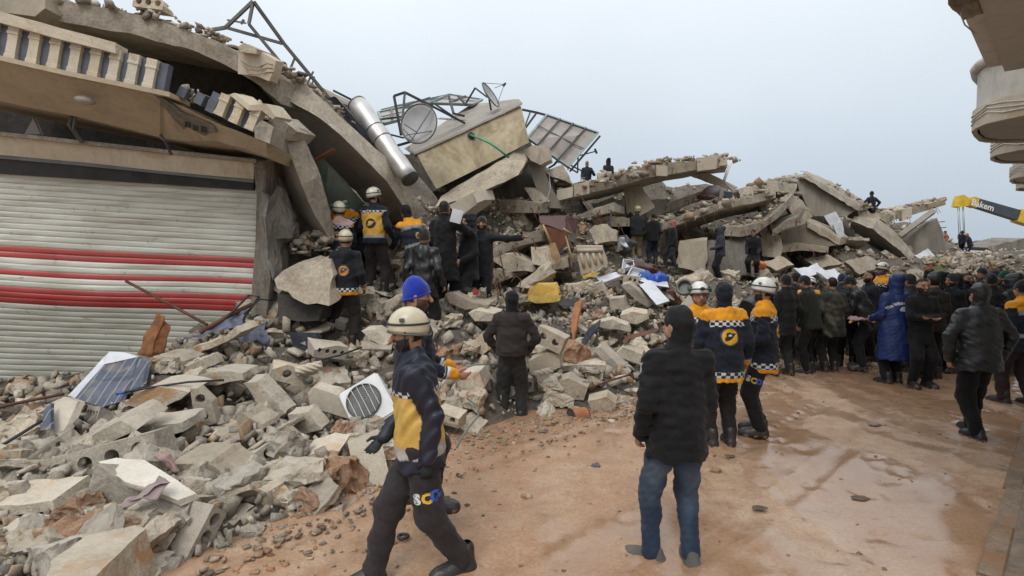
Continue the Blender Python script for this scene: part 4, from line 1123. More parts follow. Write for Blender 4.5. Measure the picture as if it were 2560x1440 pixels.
def plan(s0, hl, pr, k=14):
    pts = []
    for i in range(k + 1):
        a = math.pi * i / k
        pts.append((s0 - hl * math.copysign(abs(math.cos(a)) ** .7, math.cos(a)), -pr * abs(math.sin(a)) ** .7 if 0 < i < k else 0.0))
    return pts
def ring_wall(bm, pts, off0, off1, z0, z1, hl, pr, s0):
    def o(p, f): return ((p[0] - s0) * (1 + f / hl) + s0, p[1] * (1 + f / pr))
    rows = [[bm.verts.new(A(*o(p, f), z)) for p in pts] for f, z in ((off0, z0), (off0, z1), (off1, z1), (off1, z0))]
    for r in range(4):
        a, b = rows[r], rows[(r + 1) % 4]
        for i in range(len(pts) - 1): bm.faces.new((a[i], a[i + 1], b[i + 1], b[i]))
def round_balcony(s0, hl, pr, z):
    pts = plan(s0, hl, pr)
    bm = bmesh.new()
    for zz in (z, z + .16):
        f_ = bm.faces.new([bm.verts.new(A(p[0], p[1], zz)) for p in pts])
    ring_wall(bm, pts, -.03, .0, z, z + .16, hl, pr, s0)
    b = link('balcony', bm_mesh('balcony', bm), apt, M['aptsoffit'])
    bm = bmesh.new(); ring_wall(bm, pts, -.10, .02, z + .16, z + .95, hl, pr, s0); link('parapet', bm_mesh('parapet', bm), b, M['aptstone'])
    bm = bmesh.new(); ring_wall(bm, pts, .0, .07, z - .04, z + .30, hl, pr, s0)
    for v_ in bm.verts: v_.co += nvec(v_.co, 4) * .02
    link('carved_band', bm_mesh('carved_band', bm), b, M['tile'])
    bm = bmesh.new(); add_tube(bm, [A((p[0] - s0) * (1 + .05 / hl) + s0, p[1] * (1 + .05 / pr), z + .98) for p in pts], .075, 8); link('handrail', bm_mesh('handrail', bm, True), b, M['aptstone'])
    for k in range(3):
        bm = bmesh.new(); add_tube(bm, [A((p[0] - s0) * (1 + .075 / hl) + s0, p[1] * (1 + .075 / pr), z + .10 + .06 * k + .045 * math.sin(i * 1.9 + k * .4)) for i, p in enumerate(pts)], .012, 5); link('carved_line', bm_mesh('carved_line', bm), b, M['aptstone'])
for a_ in ((4.75, 1.35, 1.66, 4.2), (7.95, 1.15, 1.68, 4.2), (12.7, 1.3, 1.66, 4.2), (15.2, 1.0, 1.66, 4.2), (8.3, 1.3, 2.0, 7.25), (11.2, 1.2, 1.95, 7.25), (22, 1.2, 1.6, 4.2)):
    round_balcony(*a_)
bm = bmesh.new()
for k, (s_, w_, z_, ss, ww, zz) in enumerate(((-1.83, -.53, 4.31, 5.3, 1.06, .22),)):
    q = [A(-4.5, -1.06, 4.2), A(.83, -1.06, 4.2), A(.83, 0, 4.2), A(-4.5, 0, 4.2)]
    lo = [bm.verts.new(p) for p in q]; hi = [bm.verts.new(p + Vector((0, 0, .22))) for p in q]
    bm.faces.new(lo); bm.faces.new(hi)
    for i in range(4): bm.faces.new((lo[i], lo[(i + 1) % 4], hi[(i + 1) % 4], hi[i]))
nb = link('balcony', bm_mesh('balcony', bm), apt, M['aptsoffit'])
bm = bmesh.new(); add_bar(bm, A(-4.5, -1.07, 4.31), A(.85, -1.07, 4.31), .30, .05); link('slab_edge', bm_mesh('slab_edge', bm), nb, M['aptstone'])
# broken cornice with a dangling wire high at the corner
slab('broken_cornice', [P(2362, -30, 4.7) - ab, P(2445, -30, 4.9) - ab, P(2450, 0, 4.9) - ab, P(2408, 10, 4.8) - ab, P(2383, 26, 4.7) - ab, P(2368, 6, 4.7) - ab], (.3, .25, .02), M['plaster'], nb, jag=.03, step=.06)
tube_obj('dangling_wire', [P(2404, 8, 4.75) - ab, P(2403, 40, 4.75) - ab, P(2412, 62, 4.75) - ab, P(2436, 82, 4.75) - ab], .006, M['cable'], nb, 5)
# twisted rope column between two balconies
cx, cy = 3.2, -.55
for k in range(2):
    tube_obj('rope_column', [A(cx + .05 * math.cos(i * .55 + k * math.pi), cy + .05 * math.sin(i * .55 + k * math.pi), 4.2 + i * .075) for i in range(40)], .06, M['aptstone'], apt, 8)
# ------------------------------------------------------------------ rubble
def chunk_bm(dims, seed, cuts=3, detail=1, rough=.012):
    r_ = random.Random(seed)
    bm = bmesh.new()
    add_box(bm, (0, 0, 0), dims)
    for k in range(cuts):
        n = Vector((r_.uniform(-1, 1) / dims[0], r_.uniform(-1, 1) / dims[1], r_.uniform(-1, 1) / dims[2])).normalized()
        sup = sum(abs(n[i]) * dims[i] / 2 for i in range(3))
        res = bmesh.ops.bisect_plane(bm, geom=bm.verts[:] + bm.edges[:] + bm.faces[:], plane_co=n * sup * r_.uniform(.5, .82), plane_no=n, clear_outer=True)
        ed = [g for g in res['geom_cut'] if isinstance(g, bmesh.types.BMEdge)]
        if ed:
            bmesh.ops.edgeloop_fill(bm, edges=ed)
    for v_ in bm.verts:
        v_.co += Vector((r_.uniform(-1, 1) * dims[0], r_.uniform(-1, 1) * dims[1], r_.uniform(-1, 1) * dims[2])) * .035
    if detail:
        bmesh.ops.triangulate(bm, faces=bm.faces[:])
        mn = min(dims)
        for it in range(detail):
            L = sum(e_.calc_length() for e_ in bm.edges) / max(1, len(bm.edges))
            bmesh.ops.subdivide_edges(bm, edges=[e_ for e_ in bm.edges if e_.calc_length() > L * .75], cuts=1, use_grid_fill=True)
            bmesh.ops.triangulate(bm, faces=bm.faces[:])
        s_ = max(dims)
        for v_ in bm.verts:
            v_.co += nvec(v_.co, 5 / s_, seed) * rough * 1.6 * s_ / .4 + nvec(v_.co, 16 / s_, seed + 4) * rough * .9 * s_ / .4
    return bm
def variants(name, n, dimf, mat, **kw):
    out = []
    for k in range(n):
        me = bm_mesh(name, chunk_bm(dimf(random.Random(k * 7 + len(name))), k * 13 + len(name) * 3, **kw))
        me.materials.append(mat)
        out.append(me)
    return out
V = {}
V['concrete_block'] = variants('concrete_block', 16, lambda r_: (1.0, r_.uniform(.5, .9), r_.uniform(.35, .6)), M['block'], cuts=3, detail=3, rough=.019)
V['grey_block'] = variants('grey_block', 12, lambda r_: (1.0, r_.uniform(.5, .8), r_.uniform(.4, .6)), M['greyblock'], cuts=3, detail=3, rough=.020)
V['limestone_block'] = variants('limestone_block', 14, lambda r_: (1.0, r_.uniform(.5, .8), r_.uniform(.35, .6)), M['limestone'], cuts=4, detail=3, rough=.024)
V['slab_fragment'] = variants('slab_fragment', 12, lambda r_: (1.0, r_.uniform(.55, .9), r_.uniform(.12, .2)), M['block'], cuts=3, detail=3, rough=.011)
V['red_stone'] = variants('red_stone', 8, lambda r_: (1.0, r_.uniform(.6, .9), r_.uniform(.5, .8)), M['redstone'], cuts=4, detail=3, rough=.028)
def hollow_mesh(name, L, H, D, holes, rad, seed, mat, broken=True):
    """Block L x D x H with round holes through D (front to back)."""
    bm = chunk_bm((L, D, H), seed, cuts=2 if broken else 0, detail=0)
    bmesh.ops.triangulate(bm, faces=bm.faces[:])
    me = bm_mesh('tmp', bm); o = link('tmp', me)
    bm = bmesh.new()
    for h in range(holes):
        x = (h + .5) / holes * L * .92 - L * .46
        bmesh.ops.create_cone(bm, cap_ends=True, segments=16, radius1=rad, radius2=rad, depth=D * 1.6, matrix=Matrix.Translation((x, 0, 0)) @ Matrix.Rotation(R(90), 4, 'X'))
    c = link('tmpc', bm_mesh('tmpc', bm))
    md = o.modifiers.new('b', 'BOOLEAN'); md.object = c; md.operation = 'DIFFERENCE'; md.solver = 'EXACT'
    dg = bpy.context.evaluated_depsgraph_get()
    me2 = bpy.data.meshes.new_from_object(o.evaluated_get(dg))
    bpy.data.objects.remove(o); bpy.data.objects.remove(c)
    me2.name = name
    me2.materials.clear(); me2.materials.append(mat)
    return me2
V['hollow_block'] = [hollow_mesh('hollow_block', 1.0, .42, .5, n_, r_, 31 + k, M['block'] if k % 2 else M['greyblock']) for k, (n_, r_) in enumerate(((3, .12), (2, .13), (4, .085), (2, .12), (3, .11), (4, .09)))]
LAB = {'concrete_block': ('pale broken concrete block', 'concrete block'), 'grey_block': ('grey broken concrete block', 'concrete block'), 'limestone_block': ('cream limestone block', 'stone block'),
       'slab_fragment': ('thin flat slab fragment', 'slab fragment'), 'red_stone': ('rust red stone lump', 'stone'), 'hollow_block': ('holed concrete block', 'hollow block')}
def put(kind, loc, size, rot, px):
    o = link(kind, rnd.choice(V[kind]))
    o.location = loc
    o.rotation_euler = rot
    o.scale = (size, size, size)
    lab, cat = LAB[kind]
    zone = ('in the rubble below the striped shutter' if px < 620 and loc.y < 9 else 'in the rubble round the air conditioner' if px < 1000 and loc.y < 8.2 else 'beside the rescuers on the heap' if px < 1180 and loc.y < 11
            else 'in the rubble behind the man in the brown jacket' if px < 1420 and loc.y < 11 else 'in the rubble below the white boards' if px < 1760 and loc.y < 13.5 else 'below the pancaked slabs' if px < 1920 else 'in the rubble behind the crowd')
    lab = ('large ' if size > .36 else 'small ' if size < .2 else '') + lab + ' lying ' + zone
    return tag(o, lab, cat, lab + ', all of them')
counts = {'concrete_block': 285, 'grey_block': 150, 'limestone_block': 170, 'slab_fragment': 190, 'red_stone': 55, 'hollow_block': 75}
def visible_px(p):
    q = p - Vector((0, 0, CAM_Z))
    fwd = q.y * CP - q.z * SP
    up = q.y * SP + q.z * CP
    return 1280 + q.x / fwd * FPX, 720 - up / fwd * FPX
placed = []
def sample_mound(n):
    """Mound points spread evenly over the picture's rubble area (rays marched to the mound)."""
    r_ = np.random.RandomState(3)
    px = r_.uniform(-60, 2600, n); py = r_.uniform(560, 1450, n)
    x = (px - 1280) / FPX; u = -(py - 720) / FPX
    vy = u * SP + CP; vz = (u * CP - SP) / vy; vx = x / vy
    hit = np.zeros(n)
    d = 3.0
    while d < 46:
        z = mound_arr(vx * d, np.full(n, d))
        m = (hit == 0) & (CAM_Z + vz * d <= z) & (inside(vx * d, np.full(n, d)) > .12)
        hit[m] = d; d *= 1.02
    ok = (hit > 0)
    out = [(Vector((vx[i] * hit[i], hit[i], CAM_Z + vz[i] * hit[i])), px[i], py[i]) for i in range(n) if ok[i]]
    return [q for q in out if q[0].z < 3.6]
pts_cache = sample_mound(9000)
rnd.shuffle(pts_cache)
ci = 0
for kind, n in counts.items():
    for k in range(n):
        p, px, py = pts_cache[ci % len(pts_cache)]; ci += 1
        while (px < 860 and py > 860 and rnd.random() < .62) or (1190 < px < 1350 and py > 985):
            p, px, py = pts_cache[ci % len(pts_cache)]; ci += 1
        d = p.y
        base = rnd.choice((.15, .20, .25, .30, .38)) * rnd.uniform(.85, 1.25)
        size = base * (1.0 if d < 7 else min(2.6, .55 + d * .065))
        if kind == 'slab_fragment': size *= 1.35
        if kind == 'hollow_block': size *= 1.25
        rot = (rnd.gauss(0, .42), rnd.gauss(0, .42), rnd.uniform(0, 6.28)) if kind != 'red_stone' else (rnd.uniform(0, 6), rnd.uniform(0, 6), rnd.uniform(0, 6))
        put(kind, p + Vector((0, 0, size * rnd.uniform(.05, .28))), size, rot, px)

# small loose rubble nobody could count: one object
def crumb_shapes():
    out = []
    for k in range(14):
        r_ = random.Random(k + 50)
        bm = chunk_bm((1, r_.uniform(.45, .95), r_.uniform(.15, .6)), k + 90, cuts=1 + k % 2, detail=0)
        bmesh.ops.triangulate(bm, faces=bm.faces[:])
        bm.verts.ensure_lookup_table()
        out.append((np.array([v_.co[:] for v_ in bm.verts]), np.array([[v_.index for v_ in f_.verts] for f_ in bm.faces])))
        bm.free()
    return out
CS = crumb_shapes()
class Crumbs:
    def __init__(s): s.v, s.f, s.c, s.n = [], [], [], 0
    def add(s, p, size, flat=False):
        v_, f_ = CS[rnd.randrange(len(CS))]
        e_ = Quaternion((rnd.gauss(0, 1), rnd.gauss(0, 1), rnd.gauss(0, 1), rnd.gauss(0, 1))).normalized() if not flat else Quaternion((0, 0, 1), rnd.uniform(0, 6.28)) @ Quaternion((1, 0, 0), rnd.gauss(0, .3))
        m_ = np.array(e_.to_matrix()) * size
        s.v.append(v_ @ m_.T + np.array(p)); s.f.append(f_ + s.n); s.n += len(v_)
        q = rnd.random(); b_ = rnd.uniform(.6, 1.15)
        s.c.append(np.tile([(b_, b_, b_, 1), (b_, b_ * .8, b_ * .62, 1), (b_ * 1.15, b_ * 1.15, b_ * 1.15, 1), (b_ * .55, b_ * .55, b_ * .56, 1)][0 if q < .6 else 1 if q < .72 else 2 if q < .88 else 3], (len(v_), 1)))
    def build(s, name, mat, label, cat):
        v_, f_ = np.concatenate(s.v), np.concatenate(s.f)
        me = bpy.data.meshes.new(name)
        me.vertices.add(len(v_)); me.vertices.foreach_set('co', v_.astype(np.float32).ravel())
        me.loops.add(len(f_) * 3); me.loops.foreach_set('vertex_index', f_.astype(np.int32).ravel())
        me.polygons.add(len(f_)); me.polygons.foreach_set('loop_start', np.arange(0, len(f_) * 3, 3, dtype=np.int32))
        me.update(calc_edges=True); me.validate()
        at = me.attributes.new('tint', 'FLOAT_COLOR', 'POINT'); at.data.foreach_set('color', np.concatenate(s.c).astype(np.float32).ravel())
        return tag(link(name, me, None, mat), label, cat, kind='stuff')
cb = Crumbs()
for cnt in range(11000):
    d = 3.0 + 8 * rnd.random() ** 1.3
    placed.append((rnd.uniform(-1.0, .9) * d, d))
arr = np.array(placed)
zz = mound_arr(arr[:, 0], arr[:, 1])
for (x, d), z in zip(arr, zz):
    if z < 0.0 or z > 4.5: continue
    if x < -.58 * d and d > 5 and rnd.random() < .5: continue
    size = (0.03 + .07 * rnd.random() ** 2) if rnd.random() < .55 else rnd.uniform(.09, .22)
    if z < .12: size *= .6
    if rnd.random() < .35 and z < .1: size *= .5
    cb.add((x, d, z - .03 + rnd.uniform(0, .07)), size)
for p, px, py in pts_cache[200:]:
    for k in range(4 if p.y > 10 else 0):
        x, y = p.x + rnd.gauss(0, .03) * p.y, p.y + rnd.gauss(0, .05) * p.y
        z = mound_z(x, y)
        if z < 0: continue
        cb.add((x, y, z + rnd.uniform(-.02, .06)), (3 + 16 * rnd.random() ** 2.4) * p.y / FPX)
# crumbs lying along slab edges
def edge_crumbs(pts, n, depth, smin, smax, h=.06):
    q = [P(*p) for p in pts]
    for k in range(int(n * .6)):
        i = rnd.randrange(len(q) - 1); a = q[i].lerp(q[i + 1], rnd.random())
        cb.add(a + Vector((.35 * rnd.random() * depth, rnd.random() * depth, rnd.uniform(0, h))), (smin + (smax - smin) * rnd.random() ** 2.5) * 1.15, rnd.random() < .6)
edge_crumbs([(121, 6, 7.85), (286, 21, 7.95), (420, 57, 8.0), (464, 72, 8.1), (595, 130, 8.2), (650, 158, 8.3), (700, 192, 8.4)], 330, .8, .04, .16, .10)
edge_crumbs([(430, 228, 7.35), (470, 245, 7.4), (520, 262, 7.45), (560, 250, 7.5), (640, 285, 7.5)], 160, .5, .03, .13, .12)
edge_crumbs([(700, 195, 8.7), (766, 214, 8.95), (865, 304, 9.25)], 60, .3, .03, .1, .05)
edge_crumbs([(1395, 474, 13.9), (1475, 458, 15.0), (1575, 426, 16.4), (1640, 408, 17.4), (1745, 402, 18.7), (1810, 398, 19.6)], 420, 2.0, .07, .32, .22)
edge_crumbs([(1560, 560, 17.0), (1655, 556, 16.8), (1755, 520, 17.9), (1862, 490, 19.3), (1925, 480, 20)], 380, 2.2, .06, .28, .18)
edge_crumbs([(1805, 566, 17.8), (1895, 557, 18.1), (1985, 482, 19.8)], 120, 1.2, .06, .22, .1)
edge_crumbs([(1890, 465, 21), (1960, 455, 23), (2010, 436, 24.4)], 120, 1.5, .08, .35, .2)
edge_crumbs([(2060, 460, 24.8), (2150, 512, 25.7), (2190, 530, 26.5), (2218, 530, 27.7)], 160, 1.4, .08, .35, .2)
edge_crumbs([(2218, 530, 27.8), (2300, 513, 29), (2360, 498, 30)], 90, 1.6, .1, .4, .12)
edge_crumbs([(1212, 640, 11.2), (1256, 606, 11.4), (1352, 572, 12.1)], 160, 1.2, .04, .16, .08)
edge_crumbs([(1228, 500, 12.9), (1350, 508, 12.8)], 70, .6, .05, .18, .08)
edge_crumbs([(1005, 370, 12.3), (1090, 480, 11.7)], 50, .5, .05, .16, .05)
edge_crumbs([(700, 640, 8.6), (760, 620, 8.8), (830, 640, 8.8)], 170, .5, .04, .2, .25)
cb.build('loose_rubble', M['gravel'], 'small broken stones and crumbs strewn over the rubble and slabs', 'rubble')
# pebbles tracked over the street
cg = Crumbs()
bnd = [(-2.0, 3.3), (-1.4, 4.55), (-.45, 6.2), (.55, 7.0), (1.9, 7.6), (3.6, 9.2), (5.4, 11.1), (9, 14.5)]
for k in range(1700):
    i = rnd.randrange(len(bnd) - 1); tt = rnd.random()
    x = bnd[i][0] + (bnd[i + 1][0] - bnd[i][0]) * tt; y = bnd[i][1] + (bnd[i + 1][1] - bnd[i][1]) * tt
    off = abs(rnd.gauss(0, .5)) - .25
    x += off * .71; y -= off * .71
    cg.add((x, y, ground_z(x, y) + .004), rnd.uniform(.010, .042) * (1.0 if off > .4 else 1.4), True)
for k in range(800):
    x, y = rnd.uniform(-2, 9), rnd.uniform(2.6, 13)
    cg.add((x, y, ground_z(x, y)), rnd.uniform(.008, .035), True)
M['mud_gravel'] = stone_mat('mud_gravel', (0.26, 0.19, 0.13), (0.50, 0.40, 0.30), (0.42, 0.22, 0.11), 0.6, 3.0, 0.6, 0.85, 0.0, vcol=True)
cg.build('pebbles', M['mud_gravel'], 'pebbles and stone chips trodden into the wet mud', 'pebbles')

M['whitestone'] = stone_mat('whitestone', (0.58, 0.53, 0.44), (0.74, 0.70, 0.61), (0.45, 0.30, 0.18), 0.35, 2.5, 0.3, 0.6, 0.0, speck=.15)
# ------------------------------------------------------------------ blocks that can be told apart
def top_block(name, poly, z, ext, mat, label, cat='stone block', tilt=(0, 0), **kw):
    """Block whose upper face is `poly` (pixels) on a plane at height z (tilt = dz per metre in x, y about the first point)."""
    p0 = PG(*poly[0], z)
    pts = []
    for q in poly:
        p = PG(*q, z)
        for _ in range(6):
            zz_ = z + (p.x - p0.x) * tilt[0] + (p.y - p0.y) * tilt[1]
            p = PG(*q, zz_)
        pts.append(p)
    return slab(name, pts, ext, mat, None, label, cat, **kw)
def face_block(name, poly, d, ext, mat, label, cat='stone block', **kw):
    """Block whose outline in the picture is `poly`: its near face fills the lower part, its upper face the rest."""
    y0, y1 = min(q[1] for q in poly), max(q[1] for q in poly)
    c = P(sum(q[0] for q in poly) / len(poly), y0 + (y1 - y0) * .2, d)
    sh = visible_px(c)[1] - visible_px(c + Vector(ext))[1]
    k = min(1.0, .62 * (y1 - y0) / max(1.0, sh))
    ext = Vector(ext) * k; sh *= k
    return slab(name, [P(x, y + sh * (y1 - y) / (y1 - y0), d) for x, y in poly], ext, mat, None, label, cat, **kw)
KW = dict(step=.055, jag=.026, rough=.015, rows=5)
top_block('limestone_boulder', [(127, 1400), (215, 1345), (335, 1317), (362, 1322), (330, 1352), (240, 1440), (180, 1480), (118, 1470)], .32, (.05, .03, -.34), M['limestone'], 'large flat topped cream limestone block with orange stains at the mud edge', **KW)
face_block('long_concrete_block', [(-60, 1315), (0, 1297), (110, 1295), (142, 1283), (148, 1318), (60, 1362), (0, 1392), (-70, 1392)], 3.75, (.06, .34, .10), M['greyblock'], 'long grey concrete block lying left of the flat limestone block', **KW)
face_block('limestone_boulder', [(-40, 1225), (60, 1212), (138, 1190), (140, 1260), (60, 1272), (-40, 1290)], 4.1, (.05, .3, .08), M['limestone'], 'cream limestone block behind the long grey concrete block', **KW)
face_block('long_slab_beam', [(106, 1142), (175, 1100), (295, 997), (312, 1003), (338, 1032), (282, 1077), (250, 1110), (130, 1160)], 4.95, (.10, .32, .12), M['block'], 'long pale block rising diagonally behind the holed block', **KW)
face_block('ribbed_block', [(272, 1102), (340, 1040), (455, 1021), (464, 1056), (412, 1086), (300, 1106)], 5.2, (.06, .28, .06), M['greyblock'], 'grey ribbed block resting behind the holed block', **KW)
face_block('grey_cut_block', [(370, 882), (395, 872), (436, 876), (459, 890), (450, 928), (410, 942), (366, 945)], 6.5, (.1, .3, .04), M['greyblock'], 'squared grey block standing on top beside the black slate', **KW)
face_block('limestone_boulder', [(318, 1000), (335, 968), (395, 934), (430, 942), (468, 957), (448, 984), (370, 1028)], 5.7, (.06, .34, .06), M['limestone'], 'cream limestone block under the thin dark rod', **KW)
face_block('long_limestone', [(440, 884), (572, 822), (592, 800), (606, 818), (566, 845), (462, 900)], 6.9, (.1, .25, .05), M['limestone'], 'long limestone slab pointing up to the shutter', **KW)
face_block('limestone_boulder', [(440, 935), (470, 905), (512, 882), (522, 905), (480, 950), (440, 960)], 6.4, (.05, .25, .03), M['limestone'], 'rough limestone lump below the long limestone slab', **KW)
face_block('mortar_lump', [(480, 925), (540, 905), (605, 920), (612, 945), (540, 958), (485, 965)], 6.1, (.05, .3, .03), M['limestone'], 'flat mortar crusted lump at the tip of the thin dark rod', **KW)
face_block('white_faced_slab', [(213, 1238), (246, 1160), (312, 1208), (445, 1252), (487, 1242), (482, 1300), (440, 1318), (380, 1312), (330, 1284), (250, 1272)], 4.05, (.06, .30, -.10), M['greyblock'], 'big grey block with a white tile face in the front of the heap', **KW)
top_block('white_tile_face', [(246, 1157), (292, 1145), (362, 1152), (490, 1231), (445, 1249), (312, 1206)], .44, (.01, .02, -.05), M['whitestone'], 'white tile face lying on the big grey block', 'tile', tilt=(-.06, .06), step=.08, jag=.012, rough=.004)
face_block('concrete_wedge', [(416, 1115), (440, 1108), (520, 1120), (598, 1188), (560, 1205), (520, 1232), (505, 1205), (470, 1160)], 4.55, (.10, .30, .08), M['block'], 'wedge of concrete with a mortar bed beside the white tile face', **KW)
face_block('red_limestone_boulder', [(655, 1172), (693, 1152), (720, 1144), (777, 1166), (816, 1216), (800, 1236), (730, 1253), (702, 1240)], 4.72, (.05, .30, .06), M['redstone'], 'big rust red and grey stone block at the mud edge', **KW)
face_block('upright_slab', [(596, 1278), (610, 1208), (652, 1190), (671, 1202), (660, 1320), (602, 1332)], 4.35, (.08, .18, .03), M['block'], 'slab standing upright at the mud edge beside the rust red block', **KW)
face_block('slanting_plate', [(732, 1132), (760, 1110), (810, 1083), (852, 1088), (842, 1122), (776, 1172)], 5.1, (.05, .20, .10), M['limestone'], 'smooth cream plate slanting above the rust red block', **KW)
face_block('white_cut_stone', [(901, 1190), (922, 1182), (960, 1188), (960, 1228), (901, 1233)], 5.0, (.05, .22, .05), M['limestone'], 'squared white stone behind the walking man', **KW)
face_block('slanting_plank_slab', [(607, 936), (637, 934), (716, 1033), (698, 1044), (670, 1030)], 5.9, (.06, .15, .06), M['block'], 'narrow slab slanting down left of the beige plate', **KW)
face_block('beige_plate', [(764, 972), (780, 956), (842, 976), (876, 1046), (776, 1016)], 6.1, (.04, .10, .05), M['tile'], 'beige stone plate leaning against the air conditioner', **KW)
face_block('leaning_plate', [(722, 1018), (770, 1012), (806, 1070), (740, 1088)], 5.7, (.04, .12, .05), M['block'], 'pale plate lying below the beige plate', **KW)
face_block('shiny_block', [(590, 1020), (610, 1002), (655, 1050), (660, 1066), (640, 1075), (600, 1060)], 5.4, (.08, .2, .06), M['block'], 'block with a white glazed face left of the slanting slab', **KW)
face_block('limestone_boulder', [(560, 1365), (600, 1350), (655, 1350), (672, 1360), (640, 1400), (610, 1408)], 3.85, (.05, .14, .05), M['limestone'], 'low cream stone beside the blue cloth on the mud', **KW)
face_block('small_cut_stone', [(528, 1342), (570, 1330), (578, 1372), (562, 1420), (534, 1415)], 3.85, (.06, .14, .03), M['limestone'], 'small upright cream stone left of the blue cloth', **KW)
face_block('round_edged_stone', [(315, 1440), (380, 1362), (436, 1352), (442, 1375), (400, 1440)], 3.7, (.05, .22, .05), M['limestone'], 'round edged cream stone right of the large flat limestone block', **KW)
face_block('grey_stone', [(508, 1270), (570, 1255), (588, 1275), (560, 1330), (500, 1325)], 4.05, (.06, .22, .05), M['greyblock'], 'speckled grey stone left of the upright slab', **KW)
# middle heap
KM = dict(step=.14, jag=.025, rough=.014)
for poly, d, ext, mt, lab in (
        ([(1112, 722), (1135, 715), (1178, 750), (1218, 760), (1215, 772), (1160, 772), (1125, 752)], 8.7, (.1, .5, .06), 'block', 'thick pale slab lump at the feet of the men in black'),
        ([(1172, 772), (1192, 762), (1242, 782), (1226, 806), (1190, 800)], 8.5, (.08, .4, .05), 'block', 'pale slab lump behind the man in the brown jacket'),
        ([(1187, 840), (1205, 820), (1220, 835), (1226, 872), (1202, 890), (1187, 880)], 7.9, (.08, .3, .03), 'limestone', 'upright stained limestone left of the man in the brown jacket'),
        ([(1320, 893), (1367, 868), (1396, 875), (1403, 917), (1322, 936)], 7.9, (.05, .14, .05), 'tile', 'beige plate right of the man in the brown jacket'),
        ([(1132, 963), (1147, 922), (1197, 910), (1211, 965), (1187, 985), (1137, 985)], 7.0, (.08, .3, .06), 'limestone', 'big squared limestone with an orange stain and grey hose'),
        ([(1402, 906), (1440, 897), (1513, 897), (1510, 927), (1440, 931), (1407, 923)], 8.4, (.06, .3, .04), 'block', 'long lying block at the foot of the middle heap'),
        ([(1486, 862), (1500, 852), (1570, 930), (1566, 950), (1540, 938)], 8.6, (.12, .25, .05), 'greyblock', 'grey beam piece slanting down to the right of the lying block'),
        ([(1552, 779), (1580, 768), (1617, 775), (1622, 792), (1590, 812), (1556, 802)], 10.4, (.1, .4, .05), 'block', 'squared block left of the man in the black puffer jacket'),
        ([(1474, 708), (1500, 702), (1521, 740), (1492, 758), (1480, 735)], 11.8, (.1, .3, .03), 'block', 'carved cornice block on the middle heap'),
        ([(1552, 708), (1572, 704), (1634, 760), (1620, 768), (1588, 748)], 11.6, (.1, .25, .05), 'block', 'slanting slab under the white boards'),
        ([(1525, 742), (1560, 738), (1566, 775), (1528, 772)], 11.0, (.1, .3, .03), 'greyblock', 'lumpy grey block below the cornice block'),
        ([(1537, 880), (1555, 856), (1608, 880), (1608, 916), (1578, 902)], 8.9, (.08, .2, .05), 'block', 'slab with a raised rim behind the black puffer jacket'),
        ([(1480, 805), (1530, 790), (1570, 812), (1575, 830), (1500, 815)], 10.0, (.08, .3, .03), 'block', 'flat block right of the dark metal blade'),
        ([(1376, 950), (1420, 930), (1470, 960), (1460, 1000), (1400, 1000)], 7.6, (.06, .25, .04), 'limestone', 'whitewashed stone at the foot of the middle heap'),
        ([(1470, 990), (1520, 975), (1545, 1000), (1540, 1030), (1480, 1030)], 7.4, (.06, .25, .04), 'limestone', 'red rimmed stone beside the rusty tin'),
        ([(1180, 1000), (1250, 985), (1320, 990), (1310, 1010), (1190, 1028)], 7.7, (.06, .25, .05), 'block', 'pale slab lying behind the feet of the man in the brown jacket'),
        ([(940, 760), (985, 738), (1005, 770), (985, 810), (945, 800)], 8.7, (.06, .3, .04), 'block', 'pale block beside the blue beanie'),
        ([(905, 815), (935, 810), (975, 850), (960, 865), (930, 845)], 7.9, (.06, .3, .04), 'block', 'long pale block at the foot of the climbing rescuer')):
    face_block('broken_block', poly, d, ext, M[mt], lab, 'concrete block', **KM)
# fluted panel standing in the heap
fp = face_block('fluted_stone_panel', [(1441, 613), (1506, 612), (1520, 660), (1452, 690)], 12.2, (.02, .16, .02), M['tile'], 'fluted stone panel standing in the middle heap', 'stone panel', step=.14, jag=.015)
for k in range(4):
    tube_obj('flute', [P(1452 + 15 * k, 632, 12.18) - fp.location, P(1460 + 15 * k, 668 - 4 * k, 12.18) - fp.location], .035, M['tile'], fp, 6)
tube_obj('flute', [P(1442, 626, 12.17) - fp.location, P(1507, 626, 12.17) - fp.location], .045, M['tile'], fp, 6)
# hollow blocks placed by hand: long holed block and others
def holed(px, py, d, L, H, D, n, rad, roll, yaw, pitch, label, seed=3, mat='block', broken=True):
    me = hollow_mesh('holed_block', L, H, D, n, rad, seed, M[mat], broken)
    o = link('holed_block', me); o.location = P(px, py, d)
    o.rotation_euler = (R(pitch), R(roll), R(yaw))
    return tag(o, label, 'hollow block')
holed(276, 1140, 4.75, .98, .23, .3, 4, .062, -15, 4, -6, 'long hollow block with four big round holes in the front of the heap', 5, 'block', False)
holed(512, 1012, 5.7, .40, .2, .22, 2, .045, 82, 15, 0, 'hollow block standing on end with two holes above the wedge', 9)
holed(716, 930, 6.6, .36, .2, .24, 1, .05, 20, 25, 0, 'hollow block with one round hole left of the twisted column piece', 14)
holed(818, 872, 7.3, .44, .18, .3, 4, .03, 12, 40, 8, 'pale hollow block with a row of small holes under the climbing rescuer', 8, 'greyblock')
holed(1378, 845, 8.0, .42, .24, .3, 2, .05, 25, -15, 0, 'hollow block with a round hole right of the man in the brown jacket', 21)
holed(1588, 702, 12.4, .5, .16, .25, 4, .035, 14, 10, 0, 'hollow block with four small holes beside the white boards', 23)
holed(690, 1120, 5.2, .44, .2, .26, 2, .06, -40, 20, 0, 'broken hollow block with two wide holes above the rust red block', 27)
holed(1128, 1040, 6.4, .3, .17, .22, 2, .035, 10, -20, 0, 'small hollow block behind the walking man', 29)
